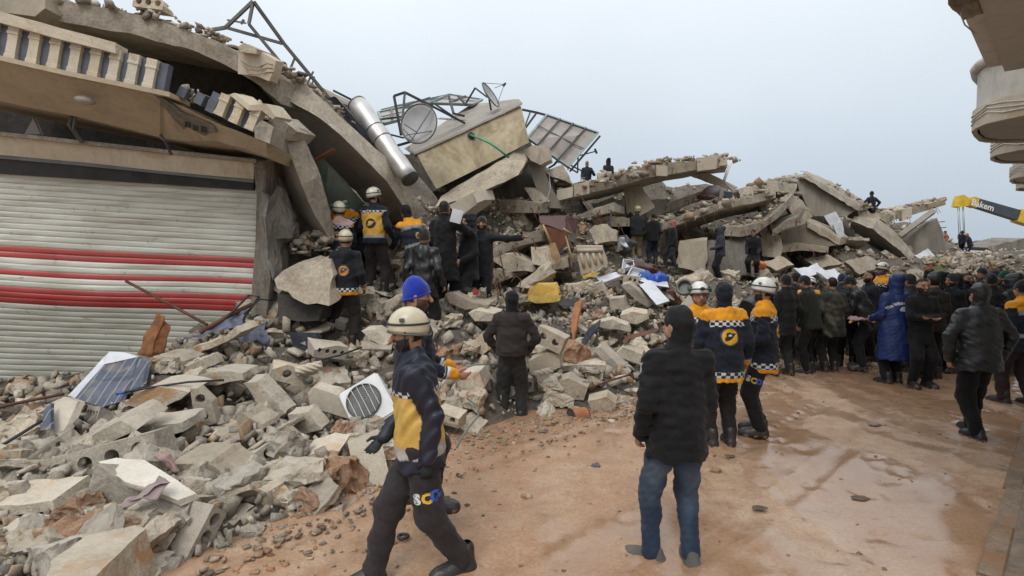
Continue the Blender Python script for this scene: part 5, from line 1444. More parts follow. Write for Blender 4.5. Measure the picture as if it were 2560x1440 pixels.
holed(20, 1150, 4.7, .34, .26, .3, 1, .08, 5, 10, 0, 'hollow block lying against the left end of the heap', 33)
holed(158, 1322, 3.85, .3, .15, .2, 1, .04, -35, 20, 0, 'small hollow block behind the flat limestone block', 35)
holed(385, 14, 8.15, .46, .17, .22, 3, .045, 8, -5, 0, 'hollow block lying on the edge of the broken roof slab', 37)
# ------------------------------------------------------------------ people
class Field:
    """Signed distance field on a rectilinear grid; shapes are only evaluated near themselves."""
    BIG = .08
    def __init__(s, lo, hi, cell, fine=()):
        s.ax = []
        for i in range(3):
            marks = [(lo[i], hi[i], cell)] + [(f[0][i], f[1][i], f[2]) for f in fine]
            x = lo[i]; c = [x]
            while x < hi[i]:
                st = cell
                for a, b, fs in marks[1:]:
                    if a <= x <= b: st = min(st, fs)
                x += st; c.append(x)
            s.ax.append(np.array(c))
        s.F = np.full([len(a) for a in s.ax], s.BIG)
    def sl(s, lo, hi, m):
        out = []
        for i in range(3):
            a = np.searchsorted(s.ax[i], lo[i] - m); b = np.searchsorted(s.ax[i], hi[i] + m)
            out.append(slice(max(0, a - 1), min(len(s.ax[i]), b + 1)))
        return tuple(out)
    def grid(s, sl):
        return s.ax[0][sl[0]][:, None, None], s.ax[1][sl[1]][None, :, None], s.ax[2][sl[2]][None, None, :]
    def put(s, sl, d, k, op):
        if 0 in s.F[sl].shape: return
        f = s.F[sl]
        if op == 'sub':
            h = np.clip(.5 - .5 * (f + d) / k, 0, 1)
            s.F[sl] = f * (1 - h) - d * h + k * h * (1 - h)
        else:
            h = np.clip(.5 + .5 * (f - d) / k, 0, 1)
            s.F[sl] = f * (1 - h) + d * h - k * h * (1 - h)
    def cone(s, a, b, ra, rb, k=.03, flat=1.0, w=None, op='add'):
        a, b = np.array(a, float), np.array(b, float)
        m = max(ra, rb) + k + .03
        sl = s.sl(np.minimum(a, b), np.maximum(a, b), m)
        X, Y, Z = s.grid(sl)
        ab = b - a; L = max(1e-9, ab @ ab)
        t = np.clip(((X - a[0]) * ab[0] + (Y - a[1]) * ab[1] + (Z - a[2]) * ab[2]) / L, 0, 1)
        qx, qy, qz = X - a[0] - t * ab[0], Y - a[1] - t * ab[1], Z - a[2] - t * ab[2]
        d2 = qx * qx + qy * qy + qz * qz
        if w is not None and flat != 1.0:
            pw = qx * w[0] + qy * w[1] + qz * w[2]
            d2 = d2 + pw * pw * (flat * flat - 1)
        r = ra + (rb - ra) * t
        d = (np.sqrt(d2) - r) / (1 if flat <= 1 else flat ** .5)
        s.put(sl, d, k, op)
    def ell(s, c, r, B, k=.02, op='add'):
        """Ellipsoid with semi-axes r along the columns of B."""
        c = np.array(c, float); m = max(r)
        sl = s.sl(c - m, c + m, k + .03)
        X, Y, Z = s.grid(sl)
        q = [(X - c[0]) * B[0][i] + (Y - c[1]) * B[1][i] + (Z - c[2]) * B[2][i] for i in range(3)]
        g = np.sqrt(sum((q[i] / r[i]) ** 2 for i in range(3)) + 1e-12)
        d = (g - 1) * min(r) * .6 + (g - 1) * (sum(r) / 3) * .4
        s.put(sl, d, k, op)
    def cut(s, p, n):
        """Remove everything on the side the normal points to."""
        X, Y, Z = s.grid((slice(None),) * 3)
        s.F = np.maximum(s.F, (X - p[0]) * n[0] + (Y - p[1]) * n[1] + (Z - p[2]) * n[2])
    def wrinkle(s, amp, waves, seed):
        X, Y, Z = s.grid((slice(None),) * 3)
        r_ = np.random.RandomState(seed)
        w = 0
        for lam in waves:
            for _ in range(2):
                k = r_.normal(size=3); k[2] *= 1.8; k *= 2 * math.pi / lam / np.linalg.norm(k)
                w = w + np.sin(X * k[0] + Y * k[1] + Z * k[2] + r_.uniform(0, 6)) * (lam / max(waves))
        s.F = s.F + amp * w
    def mesh(s):
        F = s.F; S = F < 0
        c = np.zeros([n - 1 for n in F.shape], np.int8)
        for i in (0, 1):
            for j in (0, 1):
                for k in (0, 1):
                    c += S[i:F.shape[0] - 1 + i, j:F.shape[1] - 1 + j, k:F.shape[2] - 1 + k]
        act = (c > 0) & (c < 8)
        I, J, K = np.nonzero(act)
        idx = np.full(act.shape, -1, np.int64); idx[I, J, K] = np.arange(len(I))
        pos = np.zeros((len(I), 3)); cnt = np.zeros(len(I))
        def cp(o): return np.stack([s.ax[0][I + o[0]], s.ax[1][J + o[1]], s.ax[2][K + o[2]]], 1), F[I + o[0], J + o[1], K + o[2]]
        cor = {(i, j, k): cp((i, j, k)) for i in (0, 1) for j in (0, 1) for k in (0, 1)}
        for o, (p, f) in cor.items():
            for ax_ in range(3):
                if o[ax_] == 0:
                    o2 = list(o); o2[ax_] = 1
                    p2, f2 = cor[tuple(o2)]
                    m = (f < 0) != (f2 < 0)
                    t_ = np.where(m, f / np.where(m, f - f2, 1), 0)[:, None]
                    pos += np.where(m[:, None], p + (p2 - p) * t_, 0); cnt += m
        pos /= np.maximum(1, cnt)[:, None]
        Q = []
        for ax_ in range(3):
            u, v_ = [(1, 2), (2, 0), (0, 1)][ax_]
            n = list(F.shape)
            a = [slice(None)] * 3; b = [slice(None)] * 3
            a[ax_] = slice(0, n[ax_] - 1); b[ax_] = slice(1, n[ax_])
            for q in (u, v_):
                a[q] = slice(1, n[q] - 1); b[q] = slice(1, n[q] - 1)
            A_, B_ = S[tuple(a)], S[tuple(b)]
            e_ = np.nonzero(A_ != B_)
            if len(e_[0]) == 0: continue
            base = [e_[0], e_[1], e_[2]]
            base = [base[q] + (1 if q in (u, v_) else 0) for q in range(3)]
            def cell(du, dv):
                q = [x.copy() for x in base]; q[u] = q[u] - du; q[v_] = q[v_] - dv
                return idx[q[0], q[1], q[2]]
            quad = np.stack([cell(1, 1), cell(0, 1), cell(0, 0), cell(1, 0)], 1)
            flip = ~A_[e_]
            quad[flip] = quad[flip][:, ::-1]
            Q.append(quad)
        Q = np.concatenate(Q); Q = Q[(Q >= 0).all(1)]
        return pos, Q

def vcol_mat(name, rough, spec=.4, bump=.3, bscale=160, coat=0.0, sheen=0.0, checker=False, dusty=.25, bd=.002):
    t = NT(name)
    at = t.n('Attribute'); at.attribute_name = 'Col'
    v = t.coords(False)
    n = t.noise(v, 7, 5, .6)
    col = t.mix(1.0, at.outputs['Color'], t.mr(n, .3, .7, .78, 1.18), 'MULTIPLY')
    if checker:
        ck = t.n('Attribute'); ck.attribute_name = 'ck'
        sx = t.n('SeparateXYZ'); t.l(ck.outputs['Vector'], sx.inputs[0])
        f = t.math('MODULO', t.math('ADD', t.math('FLOOR', sx.outputs['X']), t.math('FLOOR', sx.outputs['Y'])), 2.0)
        f = t.math('GREATER_THAN', t.math('ABSOLUTE', f), .5)
        cc = t.mix(f, (.02, .022, .035), (.55, .56, .57))
        col = t.mix(t.math('GREATER_THAN', sx.outputs['Z'], .5), col, cc)
    if dusty:
        col = t.mix(t.mr(t.noise(v, 4.5, 6, .7), .55, .8, 0, dusty), col, (.30, .26, .21))
    t.l(col, t.b.inputs['Base Color'])
    t.l(t.mr(n, .3, .7, rough + .06, rough - .08), t.b.inputs['Roughness'])
    t.l(t.bump(t.math('ADD', t.noise(v, bscale, 3), t.math('MULTIPLY', t.noise(v, 22, 4, .6, .8), 2.5)), bump, bd), t.b.inputs['Normal'])
    t.set(Specular_IOR_Level=spec, Coat_Weight=coat, Sheen_Weight=sheen)
    return t.m
M['cloth'] = vcol_mat('cloth', .82, .25, .6, 180, 0, .08, True, .05, .005)
M['nylon'] = vcol_mat('nylon', .50, .45, .4, 90, 0, 0, True, .08, .004)
M['leather'] = vcol_mat('leather', .42, .5, .5, 60, .1, 0, False, .06, .006)
M['skin'] = vcol_mat('skin', .6, .25, .15, 120, 0, 0, False, 0, .001)
M['helmet'] = vcol_mat('helmet', .35, .5, .05, 40, .2, 0, False, .18, .001)
M['knit'] = vcol_mat('knit', .9, .2, .8, 120, 0, .3, False, .08, .004)
M['badge'] = vcol_mat('badge', .7, .3, .1, 100, 0, 0, False, .06, .001)

def finish(name, v, q, col, mat, parent, ck=None, smooth=True):
    me = quads_mesh(name, v, q, smooth)
    n = len(me.vertices)
    at = me.attributes.new('Col', 'FLOAT_COLOR', 'POINT')
    c = np.ones((n, 4), np.float32)
    c[:, :3] = np.asarray(col, np.float32)[:n] if np.ndim(col) == 2 else np.array(col, np.float32)
    at.data.foreach_set('color', c.ravel())
    if ck is not None:
        a2 = me.attributes.new('ck', 'FLOAT_VECTOR', 'POINT')
        a2.data.foreach_set('vector', np.asarray(ck, np.float32).ravel())
    return link(name, me, parent, mat)

def seg_d(p, a, b):
    a, b = np.array(a), np.array(b); ab = b - a
    t_ = np.clip((p - a) @ ab / (ab @ ab), 0, 1)
    return np.linalg.norm(p - a - t_[:, None] * ab, axis=1), t_
def ik(root, target, l1, l2, pole):
    root, target, pole = Vector(root), Vector(target), Vector(pole)
    d = target - root; L = min(d.length, (l1 + l2) * .995); L = max(L, abs(l1 - l2) + .02)
    dn = d.normalized(); target = root + dn * L
    a = (l1 * l1 - l2 * l2 + L * L) / (2 * L); h = math.sqrt(max(0, l1 * l1 - a * a))
    pv = pole - dn * pole.dot(dn)
    pv = pv.normalized() if pv.length > 1e-6 else Vector((0, 1, 0))
    return root + dn * a + pv * h, target

NAVY = (.010, .013, .024); BLACK = (.008, .008, .009); ORANGE = (.72, .30, .018); YELLOW = (.62, .36, .06); GREYB = (.30, .30, .30)
SKIN = (.36, .20, .13)
# shared head gear (head frame: x right, y forward, z up)
def dome_mesh(name, rx, ry, rz, zcut, front=0.0, n=28, m=10, col=(.6, .56, .44), ridges=0.0, thick=.008, back=0.0):
    bm = bmesh.new(); rings = []
    for side in (0, 1):
        for k in range(m + 1):
            ph = k / m
            row = []
            for s_ in range(n):
                a = s_ * 2 * math.pi / n
                zc = zcut + front * max(0, math.sin(a)) + back * max(0, -math.sin(a))
                th0 = math.asin(max(-.95, min(.95, zc / rz)))
                th = th0 + (math.pi / 2 - th0) * ph
                f = 1 - side * thick / rx
                rr = 1 + ridges * max(0, math.cos(a * 6)) * math.sin(ph * math.pi)
                row.append(bm.verts.new((math.cos(a) * math.cos(th) * rx * f * rr, math.sin(a) * math.cos(th) * ry * f * rr, math.sin(th) * rz * f)))
            rings.append(row)
    def skin(a, b, fl=False):
        for s_ in range(n):
            q = (a[s_], a[(s_ + 1) % n], b[(s_ + 1) % n], b[s_])
            bm.faces.new(q[::-1] if fl else q)
    for k in range(m - 1): skin(rings[k], rings[k + 1])
    bm.faces.new(rings[m - 1])
    for k in range(m - 1): skin(rings[m + 1 + k], rings[m + 2 + k], True)
    skin(rings[0], rings[m + 1], True)
    bmesh.ops.remove_doubles(bm, verts=bm.verts[:], dist=1e-5)
    me = bm_mesh(name, bm, True, recalc=True)
    at = me.attributes.new('Col', 'FLOAT_COLOR', 'POINT')
    at.data.foreach_set('color', np.tile(np.array((*col, 1), np.float32), len(me.vertices)))
    return me
def helmet_on(root, Bm, c, col, lamp=True, green=False):
    """Rescue helmet with brim, goggle strap and head lamp."""
    key = 'helmet_%.2f_%.2f' % (col[0], col[2])
    if key not in HEADGEAR:
        HEADGEAR[key] = dome_mesh('helmet', .108, .131, .124, -.038, .022, col=col, ridges=.018, back=-.03)
    M4 = Bm.to_4x4(); M4.translation = c + Bm @ Vector((0, -.004, .048))
    h = link('helmet', HEADGEAR[key], root, M['helmet']); h.matrix_local = M4
    if 'strap' not in HEADGEAR:
        bm = bmesh.new()
        add_tube(bm, [(.108 * math.cos(a), .131 * math.sin(a), .022 + .014 * math.sin(a)) for a in np.linspace(0, 2 * math.pi, 29)], .0075, 6, False)
        HEADGEAR['strap'] = bm_mesh('strap', bm, True); HEADGEAR['strap'].materials.append(M['wire'])
        bm = bmesh.new(); add_box(bm, (0, .146, .04), (.055, .03, .035)); bmesh.ops.bevel(bm, geom=bm.edges[:], offset=.008, segments=2, affect='EDGES')
        HEADGEAR['lamp'] = bm_mesh('head_lamp', bm); HEADGEAR['lamp'].materials.append(M['wire'])
        bm = bmesh.new(); add_tube(bm, [(.108, .02, -.02), (.088, .035, -.09), (.05, .06, -.145), (0, .075, -.155), (-.05, .06, -.145), (-.088, .035, -.09), (-.108, .02, -.02)], .005, 5)
        HEADGEAR['chin'] = bm_mesh('chin_strap', bm); HEADGEAR['chin'].materials.append(M['wire'])
        bm = bmesh.new()
        add_tube(bm, [(.109 * math.cos(a), .132 * math.sin(a), -.038 + .022 * max(0, math.sin(a)) - .03 * max(0, -math.sin(a))) for a in np.linspace(0, 2 * math.pi, 33)], .006, 6, False)
        HEADGEAR['rim'] = bm_mesh('rim', bm, True); HEADGEAR['rim'].materials.append(M['steel'])
        bm = bmesh.new(); add_box(bm, (0, 0, 0), (.012, .03, .02)); HEADGEAR['vent'] = bm_mesh('vent', bm); HEADGEAR['vent'].materials.append(M['wire'])
        bm = bmesh.new(); bmesh.ops.create_cone(bm, cap_ends=True, segments=14, radius1=.04, radius2=.032, depth=.035, matrix=Matrix.Rotation(R(90), 4, 'Y')); HEADGEAR['ear'] = bm_mesh('ear_defender', bm); HEADGEAR['ear'].materials.append(plain_mat('ear_green', (.02, .12, .05), .5))
    link('strap', HEADGEAR['strap'], h); link('rim', HEADGEAR['rim'], h); link('chin_strap', HEADGEAR['chin'], h)
    if lamp: link('head_lamp', HEADGEAR['lamp'], h)
    for sx in (-1, 1):
        v_ = link('vent', HEADGEAR['vent'], h); v_.location = (sx * .108, .03, .055); v_.rotation_euler = (0, sx * R(-25), 0)
        if green:
            e_ = link('ear_defender', HEADGEAR['ear'], h); e_.location = (sx * .118, .01, .03)
    return h
HEADGEAR = {}
def beanie_on(root, Bm, c, col, slouch=0.0):
    key = 'b_%.3f_%.3f_%.3f_%.1f' % (*col, slouch)
    if key not in HEADGEAR:
        me = dome_mesh('beanie', .087, .105, .124 + slouch, -.03, .045, col=col, thick=.005, back=-.035)
        for v_ in me.vertices:
            k = max(0, v_.co.z) / .12
            v_.co.y -= slouch * .7 * k * k; r_s = 1 + 2.2 * slouch * math.sin(min(1, k) * 3.0); v_.co.x *= r_s; v_.co.y *= r_s
            v_.co += nvec(v_.co, 22, 3) * .004
        HEADGEAR[key] = me
        bm = bmesh.new()
        add_tube(bm, [(.086 * math.cos(a), .104 * math.sin(a), -.020 + .044 * max(0, math.sin(a)) - .034 * max(0, -math.sin(a))) for a in np.linspace(0, 2 * math.pi, 29)], .0075, 8, False)
        m2 = bm_mesh('cuff', bm, True)
        at = m2.attributes.new('Col', 'FLOAT_COLOR', 'POINT'); at.data.foreach_set('color', np.tile(np.array((*[x * .9 for x in col], 1), np.float32), len(m2.vertices)))
        HEADGEAR[key + 'c'] = m2
    M4 = Bm.to_4x4(); M4.translation = c + Bm @ Vector((0, -.004, .012))
    h = link('beanie', HEADGEAR[key], root, M['knit']); h.matrix_local = M4
    link('cuff', HEADGEAR[key + 'c'], h, M['knit'])
    return h

def shape_grid(outline, step):
    """Triangulated 2-D polygon with inner points: list of (x, y), faces."""
    bm = bmesh.new()
    vs_ = [bm.verts.new((x, y, 0)) for x, y in outline]
    f_ = bm.faces.new(vs_)
    bmesh.ops.triangulate(bm, faces=[f_])
    for _ in range(6):
        ed = [e_ for e_ in bm.edges if e_.calc_length() > step]
        if not ed: break
        bmesh.ops.subdivide_edges(bm, edges=ed, cuts=1); bmesh.ops.triangulate(bm, faces=bm.faces[:])
    bm.verts.ensure_lookup_table()
    for i, v_ in enumerate(bm.verts): v_.index = i
    out = [(v_.co.x, v_.co.y) for v_ in bm.verts], [[q.index for q in f_.verts] for f_ in bm.faces]
    bm.free()
    return out
def disc2(r, cx=0, cy=0, n=20, a0=0, a1=2 * math.pi):
    return [(cx + r * math.cos(a), cy + r * math.sin(a)) for a in np.linspace(a0, a1, n, endpoint=(a1 - a0 < 6.2))]
def ring2(r0, r1, n=28):
    v_ = []; f_ = []
    for k in range(n):
        a = k * 2 * math.pi / n
        v_ += [(r0 * math.cos(a), r0 * math.sin(a)), (r1 * math.cos(a), r1 * math.sin(a))]
    for k in range(n):
        a, b = 2 * k, 2 * ((k + 1) % n)
        f_.append([a, a + 1, b + 1, b])
    return v_, f_
MAPSHAPE = [(-.66, -.52), (-.12, -.42), (.22, -.22), (.50, .06), (.80, .44), (.58, .46), (.24, .44), (.04, .60), (-.28, .56), (-.50, .36), (-.46, .06), (-.66, -.14)]
def decal(name, shape, origin, ex, ey, ez, bvh, col, parent, off=.004):
    """Lay a 2-D shape on a garment: origin in front of the cloth, ex/ey its axes, ez the casting direction."""
    v_, f_ = shape
    out = []
    for x, y in v_:
        o = origin + ex * x + ey * y
        hit, nrm, i, d = bvh.ray_cast(o, ez)
        if hit is None:
            return None
        out.append(hit - ez * off)
    me = mesh_np(name, out, f_)
    at = me.attributes.new('Col', 'FLOAT_COLOR', 'POINT')
    at.data.foreach_set('color', np.tile(np.array((*col, 1), np.float32), len(out)))
    return link(name, me, parent, M['badge'])
def text2(body, size, arc=None):
    me = text_mesh(body, size, 'CENTER', .004 * size / .06)
    v_ = [(p.co.x, p.co.y) for p in me.vertices]
    if arc:
        v_ = [(math.sin(x / arc) * (arc + y), math.cos(x / arc) * (arc + y) - arc) for x, y in v_]
    f_ = [list(p.vertices) for p in me.polygons]
    bpy.data.meshes.remove(me)
    return v_, f_

SHOES = {}
def shoe_mesh(kind):
    if kind in SHOES: return SHOES[kind]
    f = Field((-.09, -.14, -.02), (.09, .24, .20), .011)
    f.cone((0, -.06, .035), (0, .11, .032), .044, .046, .03)
    f.cone((0, .05, .04), (0, .145, .034), .048, .045, .03)
    f.cone((0, -.05, .05), (0, -.045, .16 if kind == 'boot' else .10), .045, .047 if kind == 'boot' else .04, .04)
    f.cone((0, .0, .085), (0, .11, .04), .042, .04, .03)
    f.cut((0, 0, 0), (0, 0, -1))
    v_, q = f.mesh()
    c = np.tile(np.array({'boot': (.03, .027, .025), 'sneaker': (.015, .015, .017), 'tan': (.11, .10, .09), 'muddy': (.035, .032, .03)}[kind]), (len(v_), 1))
    if kind == 'sneaker': c[v_[:, 2] < .026] = (.6, .58, .54)
    elif kind == 'tan': c[v_[:, 2] < .026] = (.30, .24, .16)
    else: c[v_[:, 2] < .022] = (.015, .014, .013)
    # a little mud round the sole
    c[(v_[:, 2] < .04) & (np.sin(v_[:, 1] * 70) * np.sin(v_[:, 0] * 90) > .35)] = (.24, .15, .09)
    me = quads_mesh('shoe', v_, q)
    at = me.attributes.new('Col', 'FLOAT_COLOR', 'POINT'); cc = np.ones((len(me.vertices), 4), np.float32); cc[:, :3] = c
    at.data.foreach_set('color', cc.ravel())
    me.materials.append(M['cloth'] if kind == 'tan' else M['leather'])
    SHOES[kind] = me
    return me

def person(label, px, py, d, heading, H=1.75, lean=0, side=0, twist=0, drop=0.0, hipf=0.0, feet=((-.11, .0, 0), (.11, .03, 0)), fyaw=(8, -8),
           hands=None, poles=None, head=(0, 0), style='plain', jc=BLACK, tc=(.02, .018, .018), hem=.80, jmat='cloth', girth=1.0, gear=None, gc=BLACK, hood=None, hair=(.012, .010, .009), beard=False,
           shoe='boot', curl=.5, skin=SKIN, glove=None, quilt=0.0, loose=1.0, emblem=None, extra=None, cell=None, seed=0, loc=None, fingers=True, vtc=None, baggy=1.18):
    s = H / 1.75
    root = thing('person', label, 'person', loc if loc is not None else P(px, py, d), R(heading), None)
    cell = cell or min(.034, max(.0105, d * .0021))
    U = Vector((0, 0, 1))
    Rm = Matrix.Rotation(R(-lean), 3, 'X') @ Matrix.Rotation(R(side), 3, 'Y')
    Rt = Rm @ Matrix.Rotation(R(twist), 3, 'Z')
    up, rt, fw = Rm @ U, Rt @ Vector((1, 0, 0)), Rt @ Vector((0, 1, 0))
    pel = Vector((0, hipf, .95 * s - drop))
    def sp(z, x=0, y=0): return pel + up * ((z - .95) * s) + rt * x * s + fw * y * s       # torso rest point
    sh = {-1: sp(1.415, -.165 * girth), 1: sp(1.415, .165 * girth)}
    hip = {-1: pel + rt * (-.082 * s) + up * (-.04 * s), 1: pel + rt * (.082 * s) + up * (-.04 * s)}
    ank, kne = {}, {}
    for i, sg in enumerate((-1, 1)):
        fx_, fy_, fz_ = feet[i]
        a = Vector((fx_ * s, fy_ * s, fz_ * s + .085 * s))
        kne[sg], ank[sg] = ik(hip[sg], a, .435 * s, .43 * s, Vector((sg * .12, 1, .05)))
    hands = hands or ((.03, .03, -.52), (.03, .05, -.52))
    poles = poles or ((.25, -1, -.1), (.25, -1, -.1))
    elb, wri = {}, {}
    for i, sg in enumerate((-1, 1)):
        o, f_, z_ = hands[i]
        tgt = sh[sg] + (Vector((1, 0, 0)) * sg * o + Vector((0, 1, 0)) * f_ + U * z_) * s
        pl = poles[i]
        elb[sg], wri[sg] = ik(sh[sg], tgt, .285 * s, .255 * s, Vector((pl[0] * sg, pl[1], pl[2])))
    nb = sp(1.475, 0, .0)
    hm = Rt @ Matrix.Rotation(R(head[0]), 3, 'Z') @ Matrix.Rotation(R(-head[1]), 3, 'X')
    hc = nb + (up * .10 + fw * .012 + (hm @ U) * .065) * s
    def hp(x, y, z): return hc + hm @ Vector((x, y, z)) * s
    HB = [[hm[i][j] for j in range(3)] for i in range(3)]
    # ---- body
    allp = [hp(0, 0, .14), hp(0, 0, -.12)] + [p for dct in (elb, wri, kne, ank, sh) for p in dct.values()] + [pel]
    hd = {}
    for sg in (-1, 1):
        hd[sg] = (wri[sg] - elb[sg]).normalized()
        allp.append(wri[sg] + hd[sg] * .2 * s)
    lo = [min(p[i] for p in allp) - .16 for i in range(3)]; hi = [max(p[i] for p in allp) + .16 for i in range(3)]
    fine = []
    near = d < 11.5
    if near:
        hcell = max(.0055, cell * .5)
        fine.append(([hc[i] - .15 for i in range(3)], [hc[i] + .15 for i in range(3)], max(.0065, cell * .6)))
        if fingers:
            for sg in (-1, 1):
                c_ = wri[sg] + hd[sg] * .09 * s
                fine.append(([c_[i] - .105 * s for i in range(3)], [c_[i] + .105 * s for i in range(3)], hcell))
    F = Field(lo, hi, cell * 1.35, fine)
    ufw = np.array(fw)
    F.cone(pel, sp(1.3), .10 * s, .11 * s, .03, 1.25, ufw)
    F.cone(sh[-1], sh[1], .05 * s, .05 * s)
    for sg in (-1, 1):
        F.cone(sh[sg], elb[sg], .045 * s, .038 * s)
        F.cone(elb[sg], wri[sg], .038 * s, .028 * s)
        F.cone(hip[sg], kne[sg], .07 * s, .05 * s)
        F.cone(kne[sg], ank[sg], .05 * s, .04 * s)
        # hand: palm, four fingers of unequal length with two bends, thumb from the side of the palm
        D = hd[sg]
        side_ = (fw - D * fw.dot(D))
        side_ = side_.normalized() if side_.length > .2 else (U - D * U.dot(D)).normalized()
        N = D.cross(side_) * sg                     # towards the palm (inwards)
        if N.dot(rt) * sg > 0: N = -N
        k0_ = wri[sg]; kn = k0_ + D * .085 * s
        F.cone(k0_, kn, .027 * s, .033 * s, .015, 1.7, np.array(N))
        for q, (off, ln) in enumerate(((.030, .066), (.011, .075), (-.009, .070), (-.028, .054))):
            b0 = kn + side_ * off * s * .95 - D * .008 * s
            c1, c2 = curl * (.5 + .12 * q), curl * (1.1 + .2 * q)
            d1 = (D * math.cos(c1) + N * math.sin(c1)).normalized(); d2_ = (D * math.cos(c1 + c2) + N * math.sin(c1 + c2)).normalized()
            b1 = b0 + d1 * ln * .55 * s; b2 = b1 + d2_ * ln * .5 * s
            fr = .0092 * s if near else .012
            F.cone(b0, b1, fr, fr * .95, .006); F.cone(b1, b2, fr * .95, fr * .8, .004)
        t0 = k0_ + D * .028 * s + side_ * .026 * s
        t1 = t0 + (D * .72 + side_ * .62 + N * .25).normalized() * .042 * s
        t2 = t1 + (D * .9 + side_ * .15 + N * .4).normalized() * .034 * s
        F.cone(t0, t1, .014 * s, .011 * s, .012); F.cone(t1, t2, .011 * s, .0085 * s, .004)
    F.cone(nb - up * .04 * s, hp(0, -.015, -.03), .062 * s, .054 * s, .03)
    F.ell(hp(0, -.008, .035), (.078 * s, .097 * s, .094 * s), HB, .03)
    F.cone(hp(0, .03, -.02), hp(0, .052, -.088), .060 * s, .034 * s, .035)
    F.cone(hp(-.04, .02, -.045), hp(.04, .02, -.045), .045 * s, .045 * s, .03)
    if d < 12.5:
        F.cone(hp(-.03, .084, .028), hp(.03, .084, .028), .014 * s, .014 * s, .012)
        for e_ in (-1, 1):
            F.ell(hp(e_ * .031, .098, .006), (.017 * s, .014 * s, .011 * s), HB, .008, 'sub')
            F.ell(hp(e_ * .031, .082, .006), (.013 * s, .012 * s, .010 * s), HB, .003)
            F.ell(hp(e_ * .080, -.008, -.005), (.010 * s, .020 * s, .032 * s), HB, .01)
        F.cone(hp(0, .092, .008), hp(0, .116, -.030), .010 * s, .0165 * s, .012)
        F.cone(hp(-.02, .088, -.063), hp(.02, .088, -.063), .0085 * s, .0085 * s, .008)
        F.cone(hp(-.018, .086, -.077), hp(.018, .086, -.077), .008 * s, .008 * s, .008)
    v_, q = F.mesh()
    L = (v_ - np.array(hc)) @ np.array(HB) / s
    col = np.tile(np.array(skin), (len(v_), 1))
    ishead = (np.abs(L[:, 0]) < .12) & (np.abs(L[:, 1]) < .15) & (L[:, 2] > -.11) & (L[:, 2] < .16)
    hairm = ishead & ((L[:, 2] > .062 + .25 * np.maximum(0, L[:, 1])) | ((L[:, 1] < .005) & (L[:, 2] > -.045) & (np.abs(L[:, 0]) < .079)))
    hairm &= ~((np.abs(L[:, 0]) > .070) & (np.abs(L[:, 2]) < .035) & (L[:, 1] > -.03))
    col[hairm] = hair
    if beard:
        bm_ = ishead & (L[:, 2] < -.034 + .2 * np.abs(L[:, 0])) & (L[:, 1] > .0) & ~((np.abs(L[:, 0]) < .022) & (L[:, 2] > -.068) & (L[:, 2] < -.05)) & ~((np.abs(L[:, 0]) < .02) & (L[:, 2] > -.045))
        col[bm_] = np.array(hair) * 1.6 + .006
    lip = ishead & (np.abs(L[:, 0]) < .024) & (L[:, 2] < -.055) & (L[:, 2] > -.083) & (L[:, 1] > .082)
    col[lip] = np.array(skin) * np.array((.85, .55, .5))
    for e_ in (-1, 1):
        ed = ((L[:, 0] - e_ * .031) / .016) ** 2 + ((L[:, 2] - .006) / .008) ** 2
        col[ishead & (ed < 1) & (L[:, 1] > .06)] = (.035, .025, .02)
        eb = (np.abs(L[:, 0] - e_ * .032) < .022) & (np.abs(L[:, 2] - .030 + .1 * np.abs(L[:, 0] - e_ * .028)) < .006) & (L[:, 1] > .05)
        col[ishead & eb] = hair
    if glove is not None:
        for sg in (-1, 1):
            if sg in glove[1]:
                dd, tt = seg_d(v_, wri[sg] - hd[sg] * .02, wri[sg] + hd[sg] * .2)
                col[dd < .09] = glove[0]
    finish('body', v_, q, col, M['skin'], root)
    # ---- jacket
    g = girth * s
    hemz = hem
    lowz = min(hemz, .95) - .06
    F = Field([q - .13 for q in lo], [q + .10 for q in hi], cell)
    fl = 1.27
    if hemz < .7:
        F.cone(sp(hemz - .15), sp(.95), .235 * g * loose, .19 * g * loose, .03, fl * .85, ufw)
    F.cone(sp(max(hemz - .15, .60)), sp(1.18), .198 * g * loose, .172 * g * loose, .03, fl * .9, ufw)
    F.cone(sp(1.10), sp(1.31), .172 * g * loose, .183 * g, .04, fl, ufw)
    F.cut(sp(hemz), -np.array(up))
    F.cone(sp(1.395, -.135 * girth), sp(1.395, .135 * girth), .078 * s, .078 * s, .05)
    F.cone(sp(1.40, 0, -.02), sp(1.50, 0, .0), .10 * s, .078 * s, .05)
    for sg in (-1, 1):
        F.cone(sh[sg], elb[sg], .070 * s * loose, .059 * s * loose, .04)
        we = wri[sg] + hd[sg] * .005
        F.cone(elb[sg], we, .059 * s * loose, .050 * s * loose, .02)
    if hood == 'down':
        F.cone(sp(1.45, -.07, -.07), sp(1.45, .07, -.07), .062 * s, .062 * s, .04)
        F.cone(sp(1.45, 0, -.08), sp(1.34, 0, -.13), .075 * s, .045 * s, .04)
    elif hood == 'collar':
        F.cone(sp(1.47), sp(1.535, 0, .012), .082 * s, .078 * s, .02)
    F.wrinkle(.0042 * s, (.16, .09), seed + 3)
    if near: F.wrinkle(.0022 * s, (.055,), seed + 8)
    if quilt:
        X, Y, Z = F.grid((slice(None),) * 3)
        F.F = F.F - quilt * np.abs(np.sin((Z - .03 * np.sin(X * 9)) * math.pi / .085)) + quilt * .5
    v_, q = F.mesh()
    pp = v_ - np.array(pel)
    zr = .95 + pp @ np.array(up) / s; xr = pp @ np.array(rt) / s; yr = pp @ np.array(fw) / s
    tarm = np.full(len(v_), -1.0)
    dt = np.abs(xr) - .165 * girth
